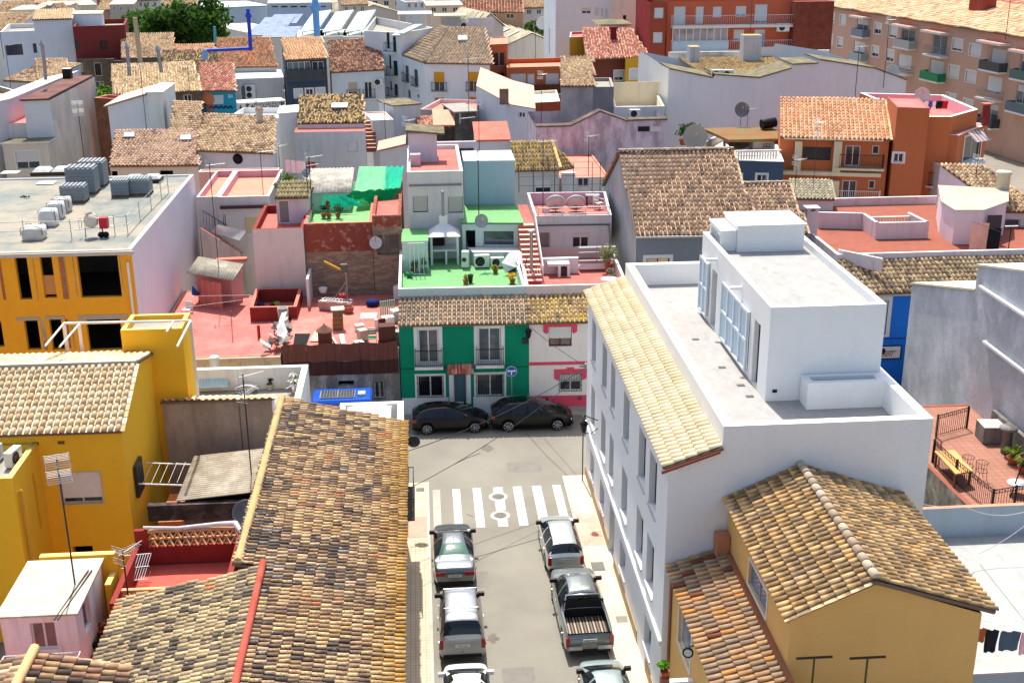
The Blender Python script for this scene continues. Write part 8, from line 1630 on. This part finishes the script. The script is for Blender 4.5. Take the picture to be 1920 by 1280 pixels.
# ---------------------------------------------------------------- big tree
def tree(name,label,base,h,crown,nl,leaf,size,zs=.7,lobes=5,seed=1,group=None):
    t=thing(name,label,'tree',base,group);rg=random.Random(seed);b=V3(base);s=MB();top=b+V3((0,0,h*.55));s.tube([b,b+V3((.1,0,h*.3)),top],[.03*h,.025*h,.018*h],flat((84,68,54),.9),8)
    cs=[]
    for k in range(lobes):
        a=k*2.4+rg.random();r=crown*rg.uniform(.25,.7) if k else 0;c=b+V3((r*math.cos(a),r*math.sin(a),h*rg.uniform(.5,.85)));cs.append(c);s.tube([b+V3((0,0,h*.3)),(top+c)/2,c],[.014*h,.01*h,.004*h],flat((84,68,54),.9),6)
    s.build('trunk',t);vs=[]
    rn=np.random.RandomState(seed);P_=[];T_=[]
    for c in cs:
        n=nl//lobes;r=crown*rn.uniform(.38,.6);k=max(4,n//60);cc=rn.normal(size=(k,3));cc/=np.linalg.norm(cc,axis=1)[:,None];cc*=rn.uniform(.55,1.,(k,1));ci=rn.randint(0,k,n);p=(cc[ci]+rn.normal(size=(n,3))*.14)*r;p[:,2]*=zs;P_.append(p+np.array(c));T_.append(np.clip(rn.rand(k)[ci]*.65+rn.rand(n)*.45-.05,0,1))
    p=np.concatenate(P_);n=len(p);tv=np.concatenate(T_);d=rn.normal(size=(n,3));d/=np.linalg.norm(d,axis=1)[:,None];e=np.cross(d,rn.normal(size=(n,3)));e/=np.linalg.norm(e,axis=1)[:,None];sz=size*rn.uniform(.6,1.3,(n,1))
    q=np.stack([p-d*sz,p+e*sz*.45,p+d*sz,p-e*sz*.45],1).reshape(-1,3);fastmesh('crown',q,np.arange(4*n),np.arange(0,4*n,4),leaf,t,(('tile','FACE',tv),));return t
TL=leafm((26,58,16),(86,126,40))
c=P(325,100,2.);tree('tree','large dense dark green tree rising among the roofs',(PY(328,60,178).x,178,0),16.,7.6,24000,TL,.42,zs=.75,lobes=12,seed=4)
tree('tree','lighter green tree at the lower side of the big dark tree',(PY(420,70,160).x,160,0),11.,4.2,7000,leafm((44,82,20),(120,160,50)),.38,zs=.8,lobes=6,seed=9)
c=P(200,180,2.);tree('small_tree','small bright green tree squeezed beside the beige flank',(P(196,175,6).x,P(196,175,6).y-2,0),7.6,2.2,2600,leafm((60,110,24),(140,180,60)),.22,lobes=4,seed=3)
for k,(px,py,y) in enumerate(((245,6,240),(1000,18,185),(985,6,230),(215,2,300),(760,-4,330))):
    q=PY(px,py,y);tree('small_tree',('yellow green far tree above the big tree','far green tree beside the dark blue shed','far green tree behind the dark blue shed','far tree left of the yellow green one','far tree beyond the beige warehouse')[k],(q.x,y,0),max(4.,q.z+1),3.2,1500,LEAFY if k==0 else LEAF,.5,lobes=4,seed=20+k)
print('FARDBG',DBG) if 0 else None
# ---------------------------------------------------------------- cars
TYRE=flat((22,22,23),.8);RIM=flat((175,178,180),.3,.8);REDL=flat((150,10,14),.2,.0,.6);HEAD=flat((205,215,220),.1,.2,.8);PLATE=flat((215,215,210),.5);CGL=glass((10,13,16),.03);TRIM=flat((26,26,28),.5)
def interp(x,pts):
    xs=[p[0] for p in pts];ys=[p[1] for p in pts];return float(np.interp(x,xs,ys))
def sm(pts,n=4):
    """round a polyline off a little (Chaikin)"""
    for _ in range(2):
        q=[pts[0]]
        for a,b in zip(pts,pts[1:]): q+=[(a[0]*.75+b[0]*.25,a[1]*.75+b[1]*.25),(a[0]*.25+b[0]*.75,a[1]*.25+b[1]*.75)]
        q.append(pts[-1]);pts=q
    return pts
def car(label,o,ang,Lc,Wc,belt,roof,paint,cab,axles,plan,tumble=.2,rimr=.29,glz=None,pillars=(),name='car',plate='',rack=False,wiper=True,cat='car',bed=None,rearlight='band',group='parked cars',mirrorm=None,railing=False,doors2=True):
    """x along the car, front at +x. belt/roof/plan: polylines of x -> height / height / half width. cab=(windscreen base, roof front, roof rear, rear window base)"""
    t=thing(name,label,cat,o,group);M=Matrix.Translation(V3(o))@Matrix.Rotation(ang,4,'Z')
    w=lambda x,y,z:M@V3((x,y,z))
    belt,roof,plan=sm(belt),sm(roof),sm(plan);x0,x1=belt[0][0],belt[-1][0];N=int(Lc/.05);R=.36
    xs=[x0+(x1-x0)*i/N for i in range(N+1)];cx=lambda x:cab[3]<=x<=cab[0]
    rows=[]
    for x in xs:
        b=interp(x,belt);r=max(interp(x,roof),b) if cab[3]<x<cab[0] else b;hw=interp(x,plan);lo=.2+max(0,.12*(1-min(1,min(x-x0,x1-x)/.35)))
        for ax_ in axles:
            d=abs(x-ax_)
            if d<R: lo=max(lo,.31+math.sqrt(R*R-d*d))
        lo=min(lo,b-.12);mid=lo+(b-lo)*.5;tw=tumble*(r-b)
        prof=[(hw*.93,lo),(hw,min(lo+.12,mid)),(hw*1.0,mid),(hw*.985,b-.06),(hw*.95,b)]
        if r>b+.02: prof+=[(hw*.95-tw*.55-.015,b+(r-b)*.55),(hw*.95-tw-.04,r-.05),(hw*.95-tw-.14,r-.008),(hw*.3,r+.012),(0,r+.018)]
        else: prof+=[(hw*.9,b+.018),(hw*.75,b+.03),(hw*.55,b+.04),(hw*.3,b+.046),(0,b+.048)]
        rows.append(prof)
    m=len(rows[0]);body=MB();win={};vs=[];idx=lambda i,j:i*(2*m-1)+j
    for x,pf in zip(xs,rows):
        for y,z in pf: vs.append(w(x,-y,z))
        for y,z in pf[-2::-1]: vs.append(w(x,y,z))
    bf=[];groups={'windscreen':[],'rear_window':[],'side_window':[],'side_window2':[]}
    inb=lambda x:bed and bed[0]<x<bed[1]
    for i in range(N):
        xc=(xs[i]+xs[i+1])/2;cabh=interp(xc,roof)-interp(xc,belt)
        for j in range(2*m-2):
            f=(idx(i,j),idx(i+1,j),idx(i+1,j+1),idx(i,j+1));jj=j if j<m-1 else 2*m-3-j;g=None
            if cab[3]<xc<cab[0]:
                if jj in (4,5) and cab[3]+.12<xc<cab[0]-.25 and cabh>.16 and not any(abs(xc-p)<.05 for p in pillars): g='side_window' if j<m-1 else 'side_window2'
                if jj>=6 and xc>cab[1]+.02 and xc<cab[0]-.02: g='windscreen'
                if jj>=6 and xc<cab[2]-.02 and xc>cab[3]+(.3 if glz else .03) and not inb(xc): g='rear_window'
                if jj==5 and g and xc>cab[1]+.3: g=None
            if inb(xc) and jj>=5: continue
            (groups[g] if g else bf).append(f)
    body.mesh(vs,bf,paint,True)
    n2=2*m-1
    for i,flip in ((0,True),(N,False)):
        ring=[idx(i,j) for j in range(n2)];pts=[vs[k] for k in ring];body.face(pts if not flip else pts[::-1],paint,False)
    # dark floor pan
    body.face([w(x0+.1,-Wc*.43,.24),w(x0+.1,Wc*.43,.24),w(x1-.1,Wc*.43,.24),w(x1-.1,-Wc*.43,.24)],TRIM)
    bo=body.build('body',t)
    for g,fs in groups.items():
        if not fs: continue
        s=MB();s.mesh(vs,fs,glz if (glz and g=='rear_window') else CGL,True)
        # drop unused vertices
        used=sorted({k for f in s.f for k in f});mp_={k:i for i,k in enumerate(used)};s.v=[s.v[k] for k in used];s.f=[tuple(mp_[k] for k in f) for f in s.f];s.build(g.replace('2',''),t)
    if bed:
        s=MB();hb=interp((bed[0]+bed[1])/2,plan)*.86;zb=.72
        for q in ([(bed[0],-hb,zb),(bed[1],-hb,zb),(bed[1],hb,zb),(bed[0],hb,zb)],[(bed[0],-hb,zb),(bed[0],-hb,1.05),(bed[1],-hb,1.05),(bed[1],-hb,zb)],[(bed[0],hb,zb),(bed[1],hb,zb),(bed[1],hb,1.05),(bed[0],hb,1.05)],[(bed[0],-hb,zb),(bed[0],hb,zb),(bed[0],hb,1.05),(bed[0],-hb,1.05)],[(bed[1],-hb,zb),(bed[1],-hb,1.5),(bed[1],hb,1.5),(bed[1],hb,zb)]): s.face([w(*p) for p in q],flat((30,30,31),.6))
        for k in range(12):
            y=-hb+.06+k*(2*hb-.1)/12;a=w(bed[0]+.02,y,zb+.004);s.obox(a,M.to_3x3()@V3((bed[1]-bed[0]-.05,0,0)),M.to_3x3()@V3((0,.06,0)),(0,0,.02),flat((176,150,120) if k%2 else (120,106,92),.6))
        s.build('load_bed',t);s=MB();zr=interp(bed[1],belt)
        for y in (-hb-.02,hb+.02): s.tube([w(bed[0],y,1.06),w(bed[1]-.1,y,1.06)],.03,paint,6)
        s.tube([w(bed[1]-.15,-hb,1.06),w(bed[1]+.15,-hb*.82,1.62),w(bed[1]+.15,hb*.82,1.62),w(bed[1]-.15,hb,1.06)],.04,flat((180,182,184),.3,.8),8);s.build('roll_bar',t)
        s=MB();s.obox(w(x0-.08,-Wc*.44,.42),M.to_3x3()@V3((.16,0,0)),M.to_3x3()@V3((0,Wc*.28,0)),(0,0,.16),RIM);s.obox(w(x0-.08,Wc*.16,.42),M.to_3x3()@V3((.16,0,0)),M.to_3x3()@V3((0,Wc*.28,0)),(0,0,.16),RIM);s.build('bumper_step',t)
    D=M.to_3x3()
    for ax_ in axles:
        for sg in (-1,1):
            hw=interp(ax_,plan);c=w(ax_,sg*(hw-.2),.32);ax=D@V3((0,sg,0));s=MB();s.lathe(c,[(.2,-.02),(.32,0),(.325,.16),(.29,.195),(.2,.19)],TYRE,20,ax);wo=s.build('wheel',t);s=MB();s.lathe(c+ax*.185,[(rimr*.75,0),(rimr*.73,.014),(.0,.004)],TRIM,18,ax)
            for k in range(7):
                a=k*2*math.pi/7;dv=D@V3((math.cos(a),0,math.sin(a)));s.tube([c+ax*.19+dv*.03,c+ax*.195+dv*rimr*.72],.028,RIM,4)
            s.lathe(c+ax*.18,[(rimr*.7,.01),(rimr*.82,.018),(rimr*.8,-.01)],RIM,18,ax);s.build('rim',wo)
    for sg in (-1,1):
        s=MB();x=cab[0]-.42;hw=interp(x,plan);z=interp(x,belt)+.09;s.obox(w(x-.06,sg*(hw-.1),z-.06),D@V3((.12,0,0)),D@V3((0,sg*.24,0)),(0,0,.15),mirrorm or TRIM);s.build('mirror',t)
        s=MB();hw=interp(x1-.25,plan);z=interp(x1-.12,belt);s.obox(w(x1-.42,sg*(hw*.98),z-.2),D@V3((.36,-sg*.1,0)),D@V3((0,-sg*.34,0)),(0,0,.13),HEAD);s.build('headlight',t)
        s=MB();hw=interp(x0+.12,plan);z=interp(x0+.1,belt)
        if rearlight=='tall': s.obox(w(x0-.02,sg*hw*1.005,z-.42),D@V3((.14,0,0)),D@V3((0,-sg*.15,0)),(0,0,.38),REDL)
        else: s.obox(w(x0-.015,sg*hw*1.0,z-.26),D@V3((.22,0,0)),D@V3((0,-sg*.4,0)),(0,0,.17),REDL)
        s.build('tail_light',t)
    s=MB();z=.62 if rearlight!='tall' else .72;s.obox(w(x0-.025,-.27,z),D@V3((.02,0,0)),D@V3((0,.54,0)),(0,0,.12),PLATE);po=s.build('number_plate',t)
    if plate: text(plate,.1,w(x0-.031,0,z+.025),(math.pi/2,0,ang-math.pi/2),BLK,po,name='plate_lettering',ext=.001)
    s=MB();s.obox(w(x0-.03,-Wc*.42,.28),D@V3((.1,0,0)),D@V3((0,Wc*.84,0)),(0,0,.12),TRIM);s.obox(w(x1-.08,-Wc*.36,.28),D@V3((.1,0,0)),D@V3((0,Wc*.72,0)),(0,0,.16),TRIM);s.build('bumper_trim',t)
    # shut lines and handles
    s=MB()
    for sg in (-1,1):
        for p in pillars: hw=interp(p,plan);s.obox(w(p-.09,sg*(hw*1.0),interp(p,belt)-.18),D@V3((.18,0,0)),D@V3((0,sg*.035,0)),(0,0,.035),paint)
    s.build('door_handle',t) if pillars else None
    if name=='van':
        s=MB();s.obox(w(x0-.012,-.02,.5),D@V3((.03,0,0)),D@V3((0,.04,0)),D@V3((.28,0,1.14)),TRIM);s.build('rear_door_seam',t)
    if rack:
        s=MB();
        for x in rack:
            z=interp(x,roof)+.12;hw=interp(x,plan)-.22;s.tube([w(x,-hw,z),w(x,hw,z)],.025,flat((200,202,204),.3,.7),6)
            for sg in (-1,1): s.tube([w(x,sg*hw,z),w(x,sg*hw,z-.12)],.02,TRIM,5)
        s.build('roof_rack',t)
    if railing:
        s=MB()
        for sg in (-1,1): s.tube([w(cab[2]+.1,sg*(interp(0,plan)-.3),interp(cab[2]+.1,roof)+.05),w(cab[1]-.1,sg*(interp(0,plan)-.3),interp(cab[1]-.1,roof)+.05)],.02,TRIM,5)
        s.build('roof_rail',t)
    s=MB();x=cab[2]+.25;s.tube([w(x,0,interp(x,roof)),w(x-.18,0,interp(x,roof)+.22)],.008,TRIM,4);s.build('aerial',t)
    return t
N_=math.pi/2
SIL=carpaint((168,172,174),.75);GRYC=carpaint((112,118,120),.75);BLKC=flat((7,8,10),.22,0.,.35);WHC=carpaint((225,227,228),.0);PICK=carpaint((128,134,132),.6);LSIL=carpaint((196,202,200),.6)
PL=lambda L_,w_:[(-L_/2,w_*.84),(-L_/2+.25,w_*.97),(0,w_),(L_/2-.9,w_*.98),(L_/2-.3,w_*.86),(L_/2,w_*.62)]
# saloon, silver grey
def saloon(label,o,a,paint,plate,**k): return car(label,o,a,4.62,1.78,[(-2.3,.8),(-2.2,.98),(-1.5,1.03),(.8,.98),(1.2,.93),(2.1,.74),(2.31,.55)],[(-1.75,1.0),(-1.0,1.33),(-.3,1.43),(.25,1.41),(1.15,.95)],paint,(1.2,.3,-.75,-1.7),(-1.35,1.35),PL(4.62,.89),tumble=.85,pillars=(-.15,),plate=plate,**k)
saloon('silver grey saloon with a green tinted rear window parked next to the crossing',(.86,46.5,0),N_,GRYC,'2078 HSV',glz=glass((38,62,56),.1))
car('silver van with twin rear doors and two roof bars parked behind the saloon',(.97,41.0,0),N_,4.2,1.72,[(-2.05,1.02),(-1.95,1.1),(.7,1.08),(1.1,1.02),(1.9,.82),(2.1,.6)],[(-2.04,1.1),(-1.82,1.72),(-1.2,1.8),(.3,1.8),(.75,1.6),(1.35,1.02)],SIL,(1.35,.5,-1.72,-2.03),(-1.3,1.3),[(-2.1,.84),(-1.8,.87),(1.2,.86),(1.8,.78),(2.1,.58)],tumble=.26,pillars=(-.3,),name='van',cat='van',plate='6187 LKP',rack=(.15,-1.25),rearlight='tall')
car('white car at the bottom edge behind the silver van',(1.02,35.9,0),N_,4.1,1.74,[(-2.05,.85),(-1.9,1.0),(.7,1.0),(1.1,.97),(1.8,.82),(2.05,.6)],[(-2.0,1.0),(-1.5,1.4),(-.6,1.5),(.3,1.48),(1.3,.98)],WHC,(1.25,.35,-1.45,-1.95),(-1.25,1.25),PL(4.1,.87),tumble=.65,pillars=(-.1,),mirrorm=WHC)
t=car('silver estate car with dark rear window parked by the white building',(5.55,47.0,0),N_+.015,4.25,1.66,[(-2.1,.88),(-2.0,1.0),(.7,.98),(1.1,.95),(1.85,.78),(2.12,.58)],[(-2.04,1.0),(-1.7,1.38),(-1.3,1.44),(.25,1.44),(1.2,.96)],LSIL,(1.2,.35,-1.68,-2.02),(-1.2,1.25),PL(4.25,.83),tumble=.55,pillars=(-.15,-1.1),plate='MA 3257 EK',rearlight='tall',railing=True)
car('dark grey pickup truck with an open load bed and roll bar',(5.72,41.5,0),N_+.02,5.3,1.86,[(-2.62,.6),(-2.58,1.06),(-1.,1.07),(1.1,1.1),(1.7,1.08),(2.45,.95),(2.65,.7)],[(-.9,1.05),(-.72,1.68),(-.3,1.78),(.7,1.77),(1.6,1.09)],PICK,(1.55,.75,-.62,-.9),(-1.55,1.65),[(-2.65,.9),(-2.,.93),(1.6,.93),(2.3,.85),(2.65,.68)],tumble=.5,pillars=(.1,),name='pickup_truck',cat='pickup truck',plate='6294 MLD',bed=(-2.52,-.9),rearlight='tall',mirrorm=TRIM)
car('pale silver green car at the bottom edge behind the pickup truck',(5.95,35.7,0),N_+.02,4.1,1.72,[(-2.05,.85),(-1.9,1.0),(.7,1.0),(1.1,.97),(1.8,.82),(2.05,.6)],[(-2.0,1.0),(-1.5,1.38),(-.6,1.48),(.3,1.46),(1.3,.98)],carpaint((176,192,188),.6),(1.25,.35,-1.45,-1.95),(-1.25,1.25),PL(4.1,.86),tumble=.65,pillars=(-.1,))
car('black hatchback parked along the green house beneath its door',(1.15,61.0,0),.0,4.2,1.76,[(-2.05,.9),(-1.9,1.02),(.7,.97),(1.1,.93),(1.8,.78),(2.1,.55)],[(-2.0,1.0),(-1.55,1.36),(-.8,1.47),(.1,1.45),(1.25,.95)],BLKC,(1.25,.2,-1.45,-1.95),(-1.28,1.3),PL(4.2,.88),tumble=.6,pillars=(-.25,),rimr=.3)
car('black crossover parked in front of the green and pink houses',(5.6,61.0,0),-.02,4.45,1.84,[(-2.2,.95),(-2.05,1.08),(.8,1.03),(1.2,1.0),(1.95,.86),(2.22,.6)],[(-2.12,1.05),(-1.6,1.5),(-.8,1.6),(.1,1.58),(1.35,1.02)],BLKC,(1.35,.25,-1.5,-2.08),(-1.32,1.35),PL(4.45,.92),tumble=.55,pillars=(-.25,-1.2),rimr=.32)
# blue camper
CB=carpaint((24,84,190),.1);t=thing('camper_van','bright blue camper van with a solar panel on its roof','camper van',(-4.5,60.5,0),'parked cars');s=MB();q=[(-6.2,59.55),(-3.0,59.55),(-3.0,61.4),(-6.2,61.4)];ip=offset(q,.1)
s.prism(q,.45,2.3,CB);s.mesh([(*p,2.3) for p in q]+[(*p,2.42) for p in ip],[(i,(i+1)%4,4+(i+1)%4,4+i) for i in range(4)]+[(4,5,6,7)],CB);s.build('body',t)
s=MB();s.box(-5.75,59.9,2.44,-3.9,60.9,2.5,flat((190,192,194),.3,.6))
s.build('panel_frame',t);g=NG('solar_cells');tb=g.n('ShaderNodeTexBrick');tb.offset=0;tb.inputs['Scale'].default_value=1.;tb.inputs['Brick Width'].default_value=.15;tb.inputs['Row Height'].default_value=.15;tb.inputs['Mortar Size'].default_value=.008;tb.inputs['Color1'].default_value=lin((40,42,48));tb.inputs['Color2'].default_value=lin((46,48,54));tb.inputs['Mortar'].default_value=lin((150,150,148));g.l(g.pos(),tb.inputs['Vector']);g.l(tb.outputs[0],g.b.inputs['Base Color']);g.b.inputs['Roughness'].default_value=.3
s=MB();s.box(-5.72,59.93,2.502,-4.84,60.87,2.515,g.m);s.box(-4.81,59.93,2.502,-3.93,60.87,2.515,g.m);s.build('solar_panel',t)
s=MB();s.box(-3.75,60.1,2.424,-3.35,60.6,2.55,flat((170,178,184),.2));s.build('roof_hatch',t)
for x in (-5.5,-3.7):
    for y,ax in ((59.75,(0,-1,0)),(61.2,(0,1,0))): s=MB();s.lathe((x,y,.33),[(.33,0),(.33,.2),(.2,.2),(0,.18)],TYRE,18,ax);s.build('wheel',t)
# ---------------------------------------------------------------- overhead cables and scattered aerials
e1=PX(1100,688,7.7);cable('pair of black wires sagging from the white building across the junction to the old house',[e1,(-1.0,48.6,4.4)],.018,sag=.35);cable('second wire from the white building towards the left roofs',[e1+V3((0,-.1,-.1)),(-1.1,46.0,3.8)],.014,sag=.4)
cable('wire from the green house lantern to the white building bracket',[PY(993,612,62.6),e1],.014,sag=.1)
s=MB();s.tube([e1+V3((0,0,0)),e1+V3((-.35,0,.05))],.03,BLK,5);s.box(7.62,e1.y-.08,e1.z-.2,7.695,e1.y+.08,e1.z+.2,GALV);single(s,'cable_bracket','small iron cable bracket at the far corner of the white building','bracket')
cable('pale cable drooping from the orange roof towards the iron fence',[(13.6,34.6,9.2),P(1810,950,5.2),P(1935,955,5.0)],.014,flat((200,200,198),.6),sag=.3)
s=MB();s.tube([(7.45,53.7,.1),(7.45,53.7,3.6)],.035,flat((120,112,104),.5,.4),6);single(s,'downpipe','slim grey pole standing at the far corner of the white building','pole')
cable('pale cable rising over the grey flat roof to the edge of the view',[P(1835,1038,3.4),P(1935,975,7.)],.014,flat((210,210,208),.6),sag=.1)
MORE=[('mast with a fan aerial on the red terrace behind the green roof',870,338,8.6,4.5,.2),('aerial mast standing on the pink upper terrace',1018,400,8.8,4.6,.1),('thin mast on the salmon terrace before the purple gable',1103,330,9.6,2.8,.5),('tall mast in front of the corner building on the pink terrace',880,255,8.7,6.5,.2),('short mast at the corner of the red terrace behind the tarps',766,320,10.,3.5,.8),('mast with side arms on the roof of the glass block hut',899,300,9.2,4.2,2.6),('mast on the white step terrace',723,262,7.4,3.4,.4),('mast above the orange shutter house',1004,112,11.,3.8,.3),('mast over the corrugated warehouse edge',1030,100,10.8,3.0,.6),('thin tall aerial above the long white wall',1404,110,12.5,7.,.2),('mast on the white roof beside the orange stair tower',1601,205,11.5,5.,.3),('mast before the salmon apartment balconies',1656,165,11.5,6.,.5),('tall aerial on the sandy apartment roof',1885,75,14.5,5.,.1),('mast on the white wall below the round chimney',1828,345,9.2,1.8,.4),('fan aerial beside the cream terrace house',1015,232,9.6,4.2,.9),('mast on the white three storey building',7,110,11.5,5.,.4),('mast beside the tan roof slope at the far left',22,175,9.,5.,.2),('small mast on the long tan tile roof',356,172,9.5,2.6,.5)]
for lab,px,py,z,hh,a in MORE: antenna(lab,P(px,py,z),hh,a,yagi=1,mast=.03)
for lab,px,py,z,r in (('small white dish on the wall of the pink corner terrace',1728,180,12.6,.6),('white dish above the lilac parapet near the apartment block',1672,135,12.4,.6),('grey dish on the terrace of the corrugated warehouse',1018,45,12.,.9)): dish(lab,P(px,py,z)-V3((0,0,.8)),r,-100,20,.8,m=flat((200,200,196),.5))
